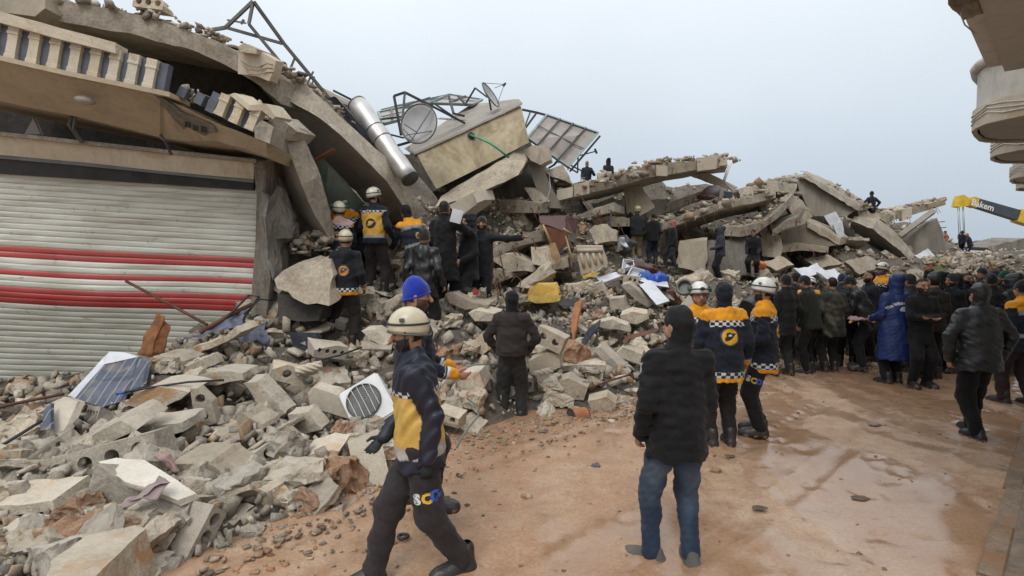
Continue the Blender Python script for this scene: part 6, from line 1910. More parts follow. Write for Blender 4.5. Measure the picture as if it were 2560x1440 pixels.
    for sg in (-1, 1):
        d1, t1 = seg_d(v_, sh[sg], elb[sg]); d2_, t2 = seg_d(v_, elb[sg], wri[sg])
        m1 = (d1 < .080 * s * loose) & (t1 > .12); m2 = (d2_ < .072 * s * loose) & (t2 > 0.0)
        dtor, _t = seg_d(v_, np.array(sp(1.0)), np.array(sp(1.32)))
        m1 &= ~((dtor < .16 * s) & (d1 > .07 * s)); m2 &= ~((dtor < .15 * s) & (d2_ > .06 * s))
        tarm[m1] = t1[m1]; tarm[m2 & (d2_ < d1 + .02)] = 1 + t2[m2 & (d2_ < d1 + .02)]
    tor = tarm < 0
    col = np.tile(np.array(jc), (len(v_), 1)); ck = np.zeros((len(v_), 3))
    ang = np.arctan2(xr, -yr)
    ck[:, 0] = ang * .185 / .042 + 50; ck[:, 1] = zr / .030
    yok = tor | (tarm < .16)
    if style in ('yoke', 'yoke_hem'):
        drp = zr + .30 * xr * xr
        col[yok & (drp > 1.385)] = ORANGE; ck[yok & (drp > 1.32) & (drp < 1.385), 2] = 1
        ck[:, 1] = drp / .0325
    if style in ('hem', 'yoke_hem'):
        hm_ = tor & (zr < hem + .115)
        ck[tor & (zr > hem + .05) & (zr < hem + .115), 2] = 1
        col[tor & (zr <= hem + .05)] = ORANGE
        cf = tarm > 1.72
        ck[(tarm > 1.72) & (tarm < 1.87), 2] = 1; ck[cf, 1] = tarm[cf] / .12; 
        col[tarm >= 1.87] = ORANGE
    if style == 'vest':
        b_ = tor & (zr < 1.37) & (zr > 1.0)
        col[b_] = YELLOW; ck[yok & (zr > 1.365) & (zr < 1.42), 2] = 1
        col[tor & (zr <= 1.0) & (zr > .955)] = GREYB
    if style == 'walkvest':
        b_ = tor & (zr < 1.27 - .0 * xr) & (zr > .95); col[b_] = (.60, .38, .09)
        ck[tor & (zr > 1.27) & (zr < 1.31), 2] = 1
        col[tor & (zr <= .95) & (zr > .88)] = (.42, .40, .36)
    if style == 'yoke_grey':
        col[yok & (zr > 1.36)] = ORANGE; col[yok & (zr > 1.30) & (zr <= 1.36)] = GREYB
        col[tor & (zr > .98) & (zr < 1.03)] = GREYB
    if style == 'camo':
        r_ = np.random.RandomState(4)
        n_ = sum(np.sin(v_ @ (r_.normal(size=3) * 28) + r_.uniform(0, 6)) for _ in range(7))
        col[n_ > .6] = (.045, .044, .032); col[n_ < -1.1] = (.018, .018, .014); col[n_ > 2.3] = (.085, .080, .060)
    if style == 'stripe_sleeve':
        st = (~tor) & (np.abs((v_ - np.array(sh[-1])) @ np.array(fw)) < .016) & (tarm < 1.0) & (xr < -.205)
        col[st] = (.5, .5, .5)
    if style == 'pad':
        ptc = tor & (zr > 1.36) & (np.abs(np.abs(xr) - .15) < .04) & (yr < .0)
        col[ptc] = ORANGE
    if style == 'fuzzy':
        col[tor & (zr > 1.0) & (yr < 0)] = np.array(jc) * 1.15
    if vtc is not None: col = vtc(col, xr, yr, zr, tarm)
    jk = finish('jacket', v_, q, col, M[jmat], root, ck)
    jb = BVHTree.FromPolygons([tuple(p) for p in v_], [tuple(int(i_) for i_ in f_) for f_ in q])
    # ---- trousers
    lo2 = [lo[0] - .08, lo[1] - .08, lo[2]]; hi2 = [hi[0] + .08, hi[1] + .08, max(pel.z, kne[-1].z, kne[1].z) + .25]
    F = Field(lo2, hi2, cell)
    F.cone(pel - rt * .045 * s, pel + rt * .045 * s, .115 * s, .115 * s, .04, 1.12, ufw)
    F.cone(pel, sp(1.03), .128 * s, .125 * s, .04, 1.3, ufw)
    for sg in (-1, 1):
        F.cone(hip[sg], kne[sg], .090 * s, .075 * s * baggy, .045)
        F.cone(hip[sg].lerp(kne[sg], .35), kne[sg], .088 * s * baggy ** .5, .075 * s * baggy, .03)
        F.cone(kne[sg], ank[sg] - (ank[sg] - kne[sg]).normalized() * .03 * s, .074 * s * baggy, .060 * s * baggy, .03)
    F.wrinkle(.0036 * s, (.16, .08), seed + 11)
    if near: F.wrinkle(.0016 * s, (.045,), seed + 19)
    v_, q = F.mesh()
    col = np.tile(np.array(tc), (len(v_), 1))
    if shoe == 'tan':                                  # worn jeans: faded thighs
        r_ = np.random.RandomState(2)
        n_ = sum(np.sin(v_ @ (r_.normal(size=3) * 14) + r_.uniform(0, 6)) for _ in range(5)) * .12
        k_ = np.clip(.55 * np.exp(-((v_[:, 2] - .62) / .22) ** 2) + n_, 0, 1)[:, None]
        col = col * (1 - k_) + np.array((.080, .115, .16)) * k_
    tb = None
    tr = finish('trousers', v_, q, col, M['cloth'], root, np.zeros((len(v_), 3)))
    if extra == 'scd':
        tb = BVHTree.FromPolygons([tuple(p) for p in v_], [tuple(int(i_) for i_ in f_) for f_ in q])
    # ---- shoes
    for i, sg in enumerate((-1, 1)):
        o = link('shoe', shoe_mesh(shoe), root)
        o.location = ank[sg] - U * .085 * s + Vector((0, .03, 0))
        pitch_ = 0
        dn = (ank[sg] - kne[sg]).normalized()
        if feet[i][2] > .02 and len(feet[i]) > 3: pitch_ = feet[i][3]
        o.rotation_euler = (R(pitch_), 0, R(fyaw[i])); o.scale = (s * 1.12,) * 3
    # ---- head gear
    if gear == 'helmet': helmet_on(root, hm, hc, gc, True, extra == 'green')
    elif gear in ('beanie', 'slouch'): beanie_on(root, hm, hc, gc, .018 if gear == 'slouch' else 0.0)
    if hood == 'up' or gear == 'scarf':
        F = Field([hc[i] - .32 for i in range(3)], [hc[i] + .22 for i in range(3)], min(cell, .016))
        if hood == 'up':
            F.ell(hp(0, -.015, .02), (.100 * s, .124 * s, .132 * s), HB, .03)
            F.cone(hp(0, -.03, -.05), nb + up * .0 - fw * .01, .092 * s, .108 * s, .05)
        else:
            F.ell(hp(0, -.008, .028), (.089 * s, .109 * s, .112 * s), HB, .03)
            F.cone(hp(0, -.02, -.05), nb + up * .02, .070 * s, .086 * s, .04)
        if hood == 'up':
            F.ell(hp(0, -.10, .10), (.07 * s, .08 * s, .06 * s), HB, .06)
        F.ell(hp(0, .145, -.005), (.066 * s, .085 * s, .090 * s), HB, .02, 'sub')
        F.wrinkle(.003, (.09, .05), seed)
        v_, q = F.mesh()
        c_ = gc if gear == 'scarf' else jc
        finish('hood', v_, q, np.tile(np.array(c_), (len(v_), 1)), M[jmat], root, np.zeros((len(v_), 3)))
    # ---- badges on the back
    def lay(name, shape, z, x, c_, off=.004, backside=True, bvh=jb, parent=jk):
        sg = 1 if backside else -1
        return decal(name, shape, sp(z, x, -.5 * sg), rt * s, up * s, fw * sg, bvh, c_, parent, off)
    if emblem:
        ez_, ex_, er, ringc, disc, mp_ = emblem
        e0 = lay('emblem', shape_grid(disc2(er, 0, 0, 24), er * .6), ez_, ex_, disc)
        if e0 is not None:
            lay('emblem_ring', (ring2(er * 1.0, er * 1.22)), ez_, ex_, ringc, .006, parent=e0)
            lay('emblem_map', shape_grid([(x * er * .95, y * er * .95) for x, y in MAPSHAPE], er * .4), ez_, ex_, mp_, .007, parent=e0)
            lay('emblem_helmet', shape_grid([(x, y) for x, y in disc2(er * .24, 0, er * .08, 10, 0, math.pi)], er), ez_, ex_, (.55, .56, .58), .009, parent=e0)
    P_ = dict(root=root, sp=sp, lay=lay, jk=jk, tr=tr, tb=tb, wri=wri, hd=hd, kne=kne, hip=hip, hp=hp, rt=rt, fw=fw, up=up, s=s, elb=elb)
    if extra == 'scd' and tb is not None:
        # coloured letters on the thigh of the left leg, outer side
        sg = -1
        c_ = hip[sg].lerp(kne[sg], .62)
        dn = (kne[sg] - hip[sg]).normalized(); out_ = (rt * sg - dn * (rt * sg).dot(dn)).normalized()
        exx = (out_.cross(dn)).normalized() * 1.0
        if exx.dot(fw) > 0: exx = -exx
        for k, (ch, cc) in enumerate((('S', (.6, .6, .58)), ('C', (.62, .38, .04)), ('D', (.05, .12, .5)))):
            decal('trouser_letter', text2(ch, .085 * s), c_ + out_ * .3 + exx * ((k - 1) * .058 * s), exx, -dn, -out_, tb, cc, tr, .004)
    return P_
EMB_Y = (1.215, 0, .085, (.03, .045, .10), (.68, .36, .02), (.02, .022, .03))
EMB_O = (1.19, 0, .075, (.03, .035, .06), (.50, .22, .04), (.05, .06, .12))
EMB_D = (1.19, 0, .075, (.55, .32, .05), (.02, .022, .04), (.55, .32, .05))
HC1, HC2, HC3 = (.62, .60, .50), (.58, .50, .34), (.66, .66, .62)
DK = (.014, .012, .012); BRN = (.026, .018, .017)
DIG = ((.0, .30, -.30), (.0, .32, -.30))
A_pocket = ((.02, .10, -.44), (.02, .10, -.44))
POUT = ((1.2, -.6, 0), (1.2, -.6, 0))

def put_prop(o): return o
# rescuers working by the parapet
person('rescuer in a white helmet with a pink scarf over an orange yoke jacket', 848, 776, 9.15, 8, lean=10, style='yoke', jc=NAVY, tc=DK, gear='helmet', gc=HC1, emblem=EMB_O, hands=DIG, extra='green', seed=1, head=(10, -15))
person('rescuer with head torch helmet standing between the pink scarf and the yellow vest', 868, 740, 9.9, 5, style='yoke', jc=NAVY, tc=DK, gear='helmet', gc=HC3, hands=DIG, seed=2, head=(-20, -5), emblem=EMB_O)
person('rescuer in a cream helmet half hidden behind the yellow vest', 907, 752, 10.1, -12, style='yoke', jc=NAVY, tc=DK, gear='helmet', gc=HC2, hands=DIG, lean=14, seed=3)
person('tall rescuer in a yellow vest with a round emblem on the back', 938, 738, 9.4, -10, style='vest', jc=NAVY, tc=BRN, gear='helmet', gc=HC1, emblem=(1.19, 0, .085, (.62, .36, .06), (.02, .025, .04), (.62, .36, .06)), hem=.86, hands=((.02, .28, -.28), (.08, .18, -.42)), head=(-38, -4), beard=True, seed=4, feet=((-.13, .0, 0), (.14, .06, 0)))
person('rescuer climbing the rubble in a cream helmet and dark hooded jacket', 868, 872, 8.45, 4, style='hem', jc=(.012, .014, .018), tc=BRN, gear='helmet', gc=HC2, emblem=EMB_O, hood='down', hands=((.10, .10, -.42), (.08, .08, -.48)), feet=((-.28, .16, .22), (.10, -.06, 0)), hipf=-.02, seed=5, hem=.82, glove=((.16, .11, .07), (1,)))
person('rescuer in a black balaclava with orange shoulders bending beside the slab', 1040, 764, 9.6, 28, style='yoke_grey', jc=NAVY, tc=DK, gear='scarf', gc=BLACK, lean=16, side=-8, hands=((.05, .30, -.35), (.10, .15, -.45)), seed=6, emblem=(1.16, .06, .06, (.03, .04, .08), (.55, .32, .05), (.03, .03, .05)))
person('man in a shiny black leather jacket with hood seen from behind', 1062, 866, 8.35, -14, style='plain', jc=(.009, .010, .012), jmat='leather', tc=DK, gear='beanie', gc=(.022, .014, .013), hood='down', hem=.74, seed=7, girth=1.06, hands=((.07, .0, -.5), (.10, .06, -.48)))
p8 = person('man in a long black coat and beanie holding up white papers', 1112, 790, 8.95, -22, style='plain', jc=(.007, .007, .008), tc=BLACK, gear='beanie', gc=BLACK, hem=.55, hands=((.06, .1, -.45), (.02, .22, -.02)), hood='collar', seed=8, H=1.82)
person('man in a black hooded jacket looking over his shoulder', 1172, 806, 9.2, 118, style='plain', jc=(.009, .010, .013), tc=BLACK, hood='up', hands=((.02, .2, -.40), (.02, .2, -.40)), seed=9, head=(20, 0), hem=.70)
person('bearded man in a dark beanie stretching out his arm towards the slab', 1206, 800, 9.55, 165, style='plain', jc=(.012, .014, .018), tc=BLACK, gear='beanie', gc=(.012, .012, .013), beard=True, hands=((.56, .05, -.02), (.05, .10, -.48)), curl=.12, seed=10, hem=.72, head=(10, 0), poles=((.2, -.4, -1), (.5, -1, -.1)))
# foreground
pb1 = person('man in a bright blue beanie and navy orange hemmed jacket facing right', 1040, 1268, 4.25, -82, style='hem', jc=NAVY, tc=BRN, gear='slouch', gc=(.012, .035, .33), hands=((.04, .26, -.36), (.04, .28, -.34)), hem=.80, beard=True, hair=(.05, .03, .02), head=(4, 4), seed=11, feet=((-.09, -.02, 0), (.1, .10, 0)), skin=(.42, .22, .15))
pw = person('walking rescuer in a cream helmet and yellow navy vest', 1052, 1452, 3.52, 118, twist=-20, H=1.75, style='walkvest', jc=(.012, .015, .030), tc=(.030, .024, .026), gear='helmet', gc=(.56, .50, .36), beard=True, hem=.80, baggy=1.2, lean=4, hands=((.04, -.08, -.51), (.0, .21, -.455)), feet=((-.07, -.27, .0), (.07, .29, .0)), fyaw=(0, 0), drop=.03, extra='scd', glove=((.02, .022, .026), (-1, 1)), jmat='nylon', seed=12, loose=.96, curl=.35, poles=((.3, -1, -.3), (.3, -1, -.3)), head=(0, 3))
person('man in a brown fuzzy bomber jacket and black hood standing with hands in pockets', 1280, 1068, 7.15, -4, style='fuzzy', jc=(.026, .019, .018), tc=(.024, .024, .022), gear='scarf', gc=BLACK, hem=.94, hands=A_pocket, poles=POUT, girth=1.04, seed=13, curl=1.0, loose=1.06, feet=((-.13, -.02, 0), (.12, .04, 0)), fyaw=(14, -14))
person('man in a black quilted puffer jacket and blue jeans seen from behind', 1688, 1424, 3.66, 3, style='stripe_sleeve', jc=(.006, .006, .007), tc=(.018, .030, .056), gear='scarf', gc=BLACK, hem=.78, hands=((.07, .05, -.49), (-.02, .24, -.34)), quilt=.0055, seed=14, head=(28, -2), shoe='tan', girth=1.0, loose=1.04, curl=.55, jmat='cloth', feet=((-.16, .02, 0), (.10, -.03, 0)), fyaw=(48, -4), baggy=1.0)
# the group on the street
person('young rescuer in a white helmet with green ear defenders facing the street', 1742, 1075, 6.75, 176, style='yoke', jc=NAVY, tc=DK, gear='helmet', gc=HC3, extra='green', seed=15, H=1.76, hair=(.012, .01, .01))
person('rescuer with an orange yoke, checked bands and round emblem on a navy jacket', 1803, 1118, 6.0, 2, style='yoke_hem', jc=NAVY, tc=(.016, .012, .012), gear='scarf', gc=(.010, .012, .020), hem=.73, emblem=EMB_Y, girth=1.10, loose=1.05, seed=16, hands=((.03, .26, -.32), (.09, .05, -.49)), H=1.77)
person('rescuer in a white helmet and navy checked jacket standing in profile', 1903, 1088, 6.35, 62, style='yoke_hem', jc=NAVY, tc=(.010, .010, .011), gear='helmet', gc=HC3, hem=.74, emblem=EMB_Y, seed=17, beard=True, extra='scd', hands=((.02, .22, -.36), (.02, .24, -.34)), H=1.76, girth=1.02)
person('man in black jacket and grey trousers with his back to the street', 1960, 938, 9.7, 18, jc=(.009, .009, .010), tc=(.022, .022, .024), gear='beanie', gc=BLACK, hem=.72, seed=18, H=1.74, hands=((.05, .2, -.4), (.08, .05, -.48)), feet=((-.16, .05, 0), (.12, -.02, 0)))
person('stooping man in a grey jacket behind the white helmeted rescuer', 1890, 880, 11.0, -62, lean=62, jc=(.020, .021, .024), tc=DK, gear=None, hands=((.0, .2, -.5), (.0, .2, -.5)), seed=19, jmat='leather', hipf=-.15)
person('stooping rescuer with an emblem on his bent navy back', 2015, 905, 10.6, -35, lean=42, style='pad', jc=NAVY, tc=DK, gear='helmet', gc=HC3, extra='green', emblem=EMB_Y, hands=((.0, .25, -.45), (.0, .25, -.45)), seed=20, jmat='nylon', hipf=-.12)
person('man in a mottled camouflage jacket seen from behind', 2075, 931, 10.0, 6, style='camo', jc=(.028, .028, .021), tc=(.014, .014, .014), hem=.68, seed=21, H=1.70, hair=(.02, .014, .012), girth=1.12, hands=((.06, .12, -.46), (.07, .1, -.48)), loose=1.05)
person('hooded man in a grey black jacket stooping left over the stretcher', 2158, 925, 10.1, 52, lean=24, jc=(.012, .013, .014), jmat='leather', tc=(.016, .016, .017), gear='beanie', gc=(.010, .012, .016), hem=.72, seed=22, hands=((.0, .26, -.42), (.0, .28, -.40)), hipf=-.05, shoe='muddy')
person('bearded bareheaded man looking down behind the blue raincoat', 2178, 903, 10.8, 84, lean=8, jc=(.016, .018, .028), tc=DK, beard=True, seed=23, head=(0, -22), skin=(.33, .17, .11))
person('bearded man in a plain white helmet behind the blue raincoat', 2200, 880, 11.6, 96, style='yoke', jc=NAVY, tc=DK, gear='helmet', gc=HC1, seed=24, head=(0, -5), H=1.82, beard=True, hair=(.05, .045, .04))
pbl = person('man in a long blue hooded raincoat with white lettering on the back', 2232, 962, 9.1, 8, jc=(.010, .026, .115), tc=BLACK, hood='up', hem=.42, jmat='nylon', seed=25, H=1.78, girth=1.06, hands=((.02, .24, -.36), (.02, .24, -.36)), loose=1.08)
person('bearded man in black with folded hands facing the street', 2296, 968, 8.85, 176, jc=(.008, .008, .009), tc=BLACK, beard=True, seed=26, hands=((-.16, .20, -.27), (-.16, .22, -.28)), poles=POUT, hem=.70, H=1.72, skin=(.38, .21, .14), curl=.4, feet=((-.12, .0, 0), (.12, .02, 0)))
person('hooded man in a dark leather jacket beside the bearded man in black', 2340, 925, 10.1, 66, jc=(.010, .012, .016), jmat='leather', tc=BLACK, hood='up', seed=27, hands=((.0, .2, -.4), (.05, .05, -.48)), lean=6)
person('man in a dark hood and mask standing behind the leather jackets', 2385, 915, 10.8, 150, jc=(.012, .016, .014), tc=BLACK, hood='up', seed=28, skin=(.02, .02, .02))
person('man in a black jacket with his head bowed among the crowd', 2362, 895, 11.6, 20, jc=(.009, .010, .014), tc=BLACK, hood='up', seed=29, lean=10)
person('man in a grey woollen cap at the back of the crowd', 2449, 860, 12.9, 70, jc=(.02, .016, .014), tc=BLACK, gear='beanie', gc=(.03, .03, .038), seed=30)
person('man in a dark blue cap at the back of the crowd', 2483, 862, 13.2, 10, jc=(.012, .012, .016), tc=BLACK, gear='beanie', gc=(.018, .02, .04), seed=31)
person('man in a dark green woollen hat looking left in the crowd', 2503, 915, 10.4, 88, jc=(.012, .014, .011), tc=BLACK, gear='slouch', gc=(.008, .07, .035), beard=True, seed=32, hair=(.03, .022, .018))
person('man in a black cap half hidden behind the green woollen hat', 2530, 905, 11.0, 20, jc=(.012, .012, .012), tc=BLACK, gear='beanie', gc=(.012, .012, .013), seed=33)
person('man in a black hooded leather jacket and white soled trainers walking away', 2436, 1098, 6.3, -6, jc=(.010, .012, .014), jmat='leather', tc=(.006, .006, .007), gear='scarf', gc=BLACK, hood='down', hem=.80, shoe='sneaker', seed=34, H=1.76, girth=1.12, loose=1.10, hands=((.10, .02, -.49), (.10, .06, -.48)), feet=((-.02, -.08, 0), (.10, .22, 0)), poles=POUT)
person('rescuer with an orange hood, reflective bands and emblem at the right of the crowd', 2545, 1016, 7.75, 4, style='yoke_grey', jc=NAVY, tc=(.030, .018, .020), hood='down', hem=.78, emblem=(1.17, 0, .09, (.03, .06, .16), (.62, .40, .03), (.02, .04, .10)), seed=35, H=1.75, feet=((-.12, .1, 0), (.14, -.05, 0)), gear='beanie', gc=BLACK)
person('man in a dark parka with his hood down behind the leather jacket', 2402, 888, 12.0, 30, jc=(.014, .014, .018), tc=BLACK, hood='down', seed=51, hair=(.02, .016, .014))
person('man in a navy coat and cap behind the camouflage jacket', 2108, 888, 11.8, -15, jc=(.010, .014, .026), tc=BLACK, gear='beanie', gc=(.012, .02, .05), seed=52, lean=18)
person('man in a brown coat at the back of the stretcher bearers', 2250, 868, 12.6, 150, jc=(.028, .02, .016), tc=BLACK, beard=True, seed=53)
person('man in a charcoal anorak behind the bearded man in black', 2316, 872, 12.4, -30, jc=(.018, .019, .021), tc=BLACK, hood='up', seed=54, jmat='nylon')
person('man in a black jacket with grey collar between the cap and the green hat', 2468, 892, 11.8, 60, jc=(.010, .010, .011), tc=BLACK, seed=55, gear='beanie', gc=(.02, .02, .022), hood='collar')
person('man in a dark quilted coat bending beside the stooping rescuer', 2052, 884, 11.9, 60, jc=(.012, .013, .016), tc=BLACK, lean=35, seed=56, quilt=.004, hipf=-.1, gear='beanie', gc=BLACK)
person('man in a dark green jacket and black trousers beside the camouflage jacket', 2025, 935, 9.9, 40, jc=(.016, .020, .014), tc=BLACK, gear='beanie', gc=(.014, .016, .014), lean=10, seed=60)
person('man in a plain black jacket leaning in over the stretcher', 2115, 915, 10.5, -40, jc=(.010, .010, .011), tc=BLACK, lean=30, hipf=-.1, hair=(.02, .015, .012), hands=((.0, .25, -.42), (.0, .25, -.42)), seed=61)
person('man in a slate grey jacket between the blue raincoat and the man in black', 2268, 930, 10.0, 20, jc=(.022, .024, .030), tc=BLACK, gear='beanie', gc=(.014, .014, .016), seed=62)
person('man in a dark brown jacket seen from behind beside the man in black', 2328, 948, 9.4, -10, jc=(.022, .015, .012), tc=(.012, .012, .014), hood='down', hair=(.015, .012, .010), seed=63)
person('man in a black coat with a grey scarf in the thick of the crowd', 2372, 930, 10.0, 100, jc=(.009, .010, .012), tc=BLACK, gear='scarf', gc=(.03, .03, .034), beard=True, seed=64)
person('bareheaded man in a dark blue sweater facing the street', 2412, 905, 11.0, 170, jc=(.012, .016, .032), tc=BLACK, beard=True, seed=65)
person('man in a black rain jacket left of the orange hood', 2520, 935, 9.9, 30, jc=(.010, .011, .013), jmat='leather', tc=BLACK, hood='up', seed=66)
person('man in a charcoal sweater with a black cap turned away', 2470, 925, 10.2, -50, jc=(.020, .020, .022), tc=BLACK, gear='beanie', gc=(.010, .010, .011), seed=67)
person('man in a navy overcoat behind the man with grey trousers', 1985, 900, 11.2, 20, jc=(.010, .013, .024), tc=BLACK, gear='beanie', gc=BLACK, seed=68)
# men on the heap in the middle distance
person('man in tan trousers and a pale helmet standing with his back turned', 1592, 657, 16.4, 6, H=1.60, jc=(.020, .021, .025), tc=(.16, .125, .075), gear='helmet', gc=(.42, .40, .22), hem=.86, seed=36)
person('man in dark clothes half hidden beside the tan trousers', 1574, 660, 16.9, -20, H=1.55, jc=(.016, .017, .02), tc=DK, gear='beanie', gc=BLACK, seed=37, lean=12)
person('man in black with dark blue jeans standing with his back turned', 1632, 663, 16.5, 4, jc=(.010, .010, .012), tc=(.014, .020, .036), hood='down', seed=38, H=1.5)
person('man in a red and white headcloth stepping down the rubble', 1681, 674, 16.3, 80, jc=(.012, .016, .020), tc=(.02, .024, .03), gear='scarf', gc=(.38, .14, .13), seed=39, H=1.42, feet=((-.1, -.12, 0), (.1, .22, .05)))
p41 = person('man in a grey blue hooded tracksuit with white leg stripes holding a stick', 1799, 703, 16.4, 80, jc=(.040, .042, .062), tc=(.010, .010, .014), hood='up', seed=40, H=1.57, hands=((.02, .25, -.36), (.02, .25, -.36)))
person('man in black crouching beside the orange bag under the balcony slab', 1882, 690, 16.4, 150, H=1.6, jc=(.010, .011, .013), tc=BLACK, drop=.22, lean=14, hipf=-.10, hands=((.0, .25, -.42), (.0, .28, -.42)), seed=41)
person('man in a dark jacket standing on the uppermost slab beside the bracket', 1467, 507, 24.0, 170, jc=(.014, .018, .024), tc=DK, seed=42, hands=((.02, .22, -.1), (.02, .2, -.38)), skin=(.26, .15, .10))
person('hooded man sitting on the uppermost slab against the sky', 1520, 500, 24.0, 10, jc=(.022, .018, .020), tc=DK, hood='up', seed=43, H=1.72)
person('man stooping beside the hooded man on the uppermost slab', 1541, 512, 24.0, -80, jc=(.022, .025, .022), tc=DK, gear='beanie', gc=(.03, .032, .03), lean=50, seed=44)
person('man in black standing alone on the ridge against the sky', 2177, 572, 26.5, 4, jc=(.012, .015, .028), tc=DK, gear='beanie', gc=BLACK, hands=((.12, .08, -.40), (.12, .08, -.40)), poles=POUT, seed=45)
person('man in dark overalls working under the crane hook', 2424, 646, 38.5, 30, jc=(.008, .010, .020), tc=BLACK, gear='beanie', gc=(.45, .12, .02), lean=15, seed=46, hands=((.25, .2, -.3), (.1, .3, -.2)))
person('man in dark clothes standing left of the man under the crane hook', 2404, 640, 39.0, -10, jc=(.010, .010, .022), tc=BLACK, gear='beanie', gc=BLACK, seed=47)
person('man in a rust coloured jacket beside the far curved wall', 2367, 645, 36.0, 40, jc=(.22, .07, .03), tc=DK, seed=48, lean=10)

# lettering and cap badge on the blue raincoat
lay = pbl['lay']
tx = text2('The White Helmets', .062, .30)
lay('coat_lettering', tx, 1.33, 0, (.50, .52, .56), .005)
lay('coat_badge', shape_grid(disc2(.068, 0, -.02, 14, 0, math.pi) + [(.085, -.045)], .03), 1.23, .0, (.50, .52, .56), .005)
# jacket lettering above the yellow vest is only a pale line at this size
# papers held up by the man in the long coat
w_ = p8['root']
hpos = Matrix.LocRotScale(w_.location, w_.rotation_euler, None) @ (p8['wri'][1] + p8['hd'][1] * .12)
pp = [Vector(q) for q in ((-.10, 0, -.02), (.06, .03, -.06), (.12, .02, .14), (-.05, 0, .18))]
bm = bmesh.new(); a_ = [bm.verts.new(q) for q in pp]; b_ = [bm.verts.new(q + Vector((0, .006, 0))) for q in pp]
bm.faces.new(a_); bm.faces.new(b_[::-1])
for k in range(4): bm.faces.new((a_[k], a_[(k + 1) % 4], b_[(k + 1) % 4], b_[k]))
o = link('paper', bm_mesh('paper', bm), None, M['white_board'], P(1140, 550, 8.72)); tag(o, 'sheets of white paper held up by the man in the long coat', 'paper')
# scarf lying over the shoulders of the first rescuer
# stick of the man in the tracksuit
st = tube_obj('stick', [P(1790, 650, 18.1), P(1765, 700, 17.2), P(1752, 742, 16.6)], .02, M['wood_red']); tag(st, 'long brown stick held by the man in the tracksuit', 'stick')
# ------------------------------------------------------------------ things lying about
def sheet(name, corners, mat, label, cat, amp=.05, freq=3.0, n=14, seed=0, thick=.006, parent=None):
    """Crumpled cloth or sheet: bilinear patch between four points with folds, given a real thickness."""
    a, b, c, d = [Vector(q) for q in corners]
    base = (a + b + c + d) / 4; base.z = min(a.z, b.z, c.z, d.z)
    nrm = (b - a).cross(d - a).normalized()
    V_, F_ = [], []
    for s_ in (0, 1):
        for j in range(n + 1):
            for i in range(n + 1):
                u, w = i / n, j / n
                p = a.lerp(b, u).lerp(d.lerp(c, u), w)
                q = p + nrm * (nz(p, freq, seed) * amp + nz(p, freq * 2.7, seed + 2) * amp * .5) + nvec(p, freq * 1.4, seed + 7) * amp * .6
                V_.append(q - base - nrm * thick * s_)
    m = n + 1; off = m * m
    for j in range(n):
        for i in range(n):
            k = j * m + i
            F_.append((k, k + 1, k + m + 1, k + m)); F_.append((off + k + m, off + k + m + 1, off + k + 1, off + k))
    for i in range(n):
        for k0_, k1_ in ((i, i + 1), (n * m + i + 1, n * m + i), ((i + 1) * m, i * m), (i * m + n, (i + 1) * m + n)):
            F_.append((k1_, k0_, off + k0_, off + k1_))
    me = mesh_np(name, V_, F_, True)
    o = link(name, me, parent, mat, base)
    if parent is None: tag(o, label, cat)
    return o
def pxs_(pts, d): return [P(x, y, d if not isinstance(d, (list, tuple)) else d[i]) for i, (x, y) in enumerate(pts)]
M['mauve'] = plain_mat('mauve', (.34, .26, .26), .9, 0, .25, 5, .4)
M['bluecloth'] = plain_mat('bluecloth', (.06, .16, .42), .85, 0, .3, 6, .4)
M['greycloth'] = plain_mat('greycloth', (.13, .13, .15), .9, 0, .35, 6, .4)
M['navycloth'] = plain_mat('navycloth', (.07, .08, .12), .85, 0, .45, 14, .4, c2=(.18, .19, .24))
M['pinkcloth'] = plain_mat('pinkcloth', (.42, .28, .27), .9, 0, .2, 6, .4)
M['carpet'] = plain_mat('carpet', (.30, .13, .05), .9, 0, .5, 9, .5, c2=(.12, .045, .02))
M['clay'] = plain_mat('clay', (.42, .17, .07), .8, 0, .3, 6, .3)
M['orange_bag'] = plain_mat('orange_bag', (.65, .16, .02), .5, 0, .2, 6, .2)
M['green_box'] = plain_mat('green_box', (.30, .42, .16), .5, 0, .2, 4, .1)
M['leaf'] = plain_mat('leaf', (.05, .11, .025), .6, 0, .4, 8, .2)
M['grille'] = plain_mat('grille', (.20, .20, .19), .5, .3, .2, 5)
t = NT('veined_slate')
v = t.coords()
wv = t.n('TexWave'); wv.inputs['Scale'].default_value = 3.2; wv.inputs['Distortion'].default_value = 1.5; t.l(v, wv.inputs['Vector'])
colv = t.mix(t.mr(wv.outputs['Fac'], .94, 1.0, 0, .5), t.ramp(t.noise(v, 4, 5), [(.3, (.035, .042, .065)), (.7, (.085, .10, .14))]), (.42, .44, .48))
t.l(t.mix(t.mr(t.noise(v, 6, 5), .52, .7, 0, .6), colv, (.26, .22, .18)), t.b.inputs['Base Color']); t.set(Roughness=.28)
M['veined'] = t.m

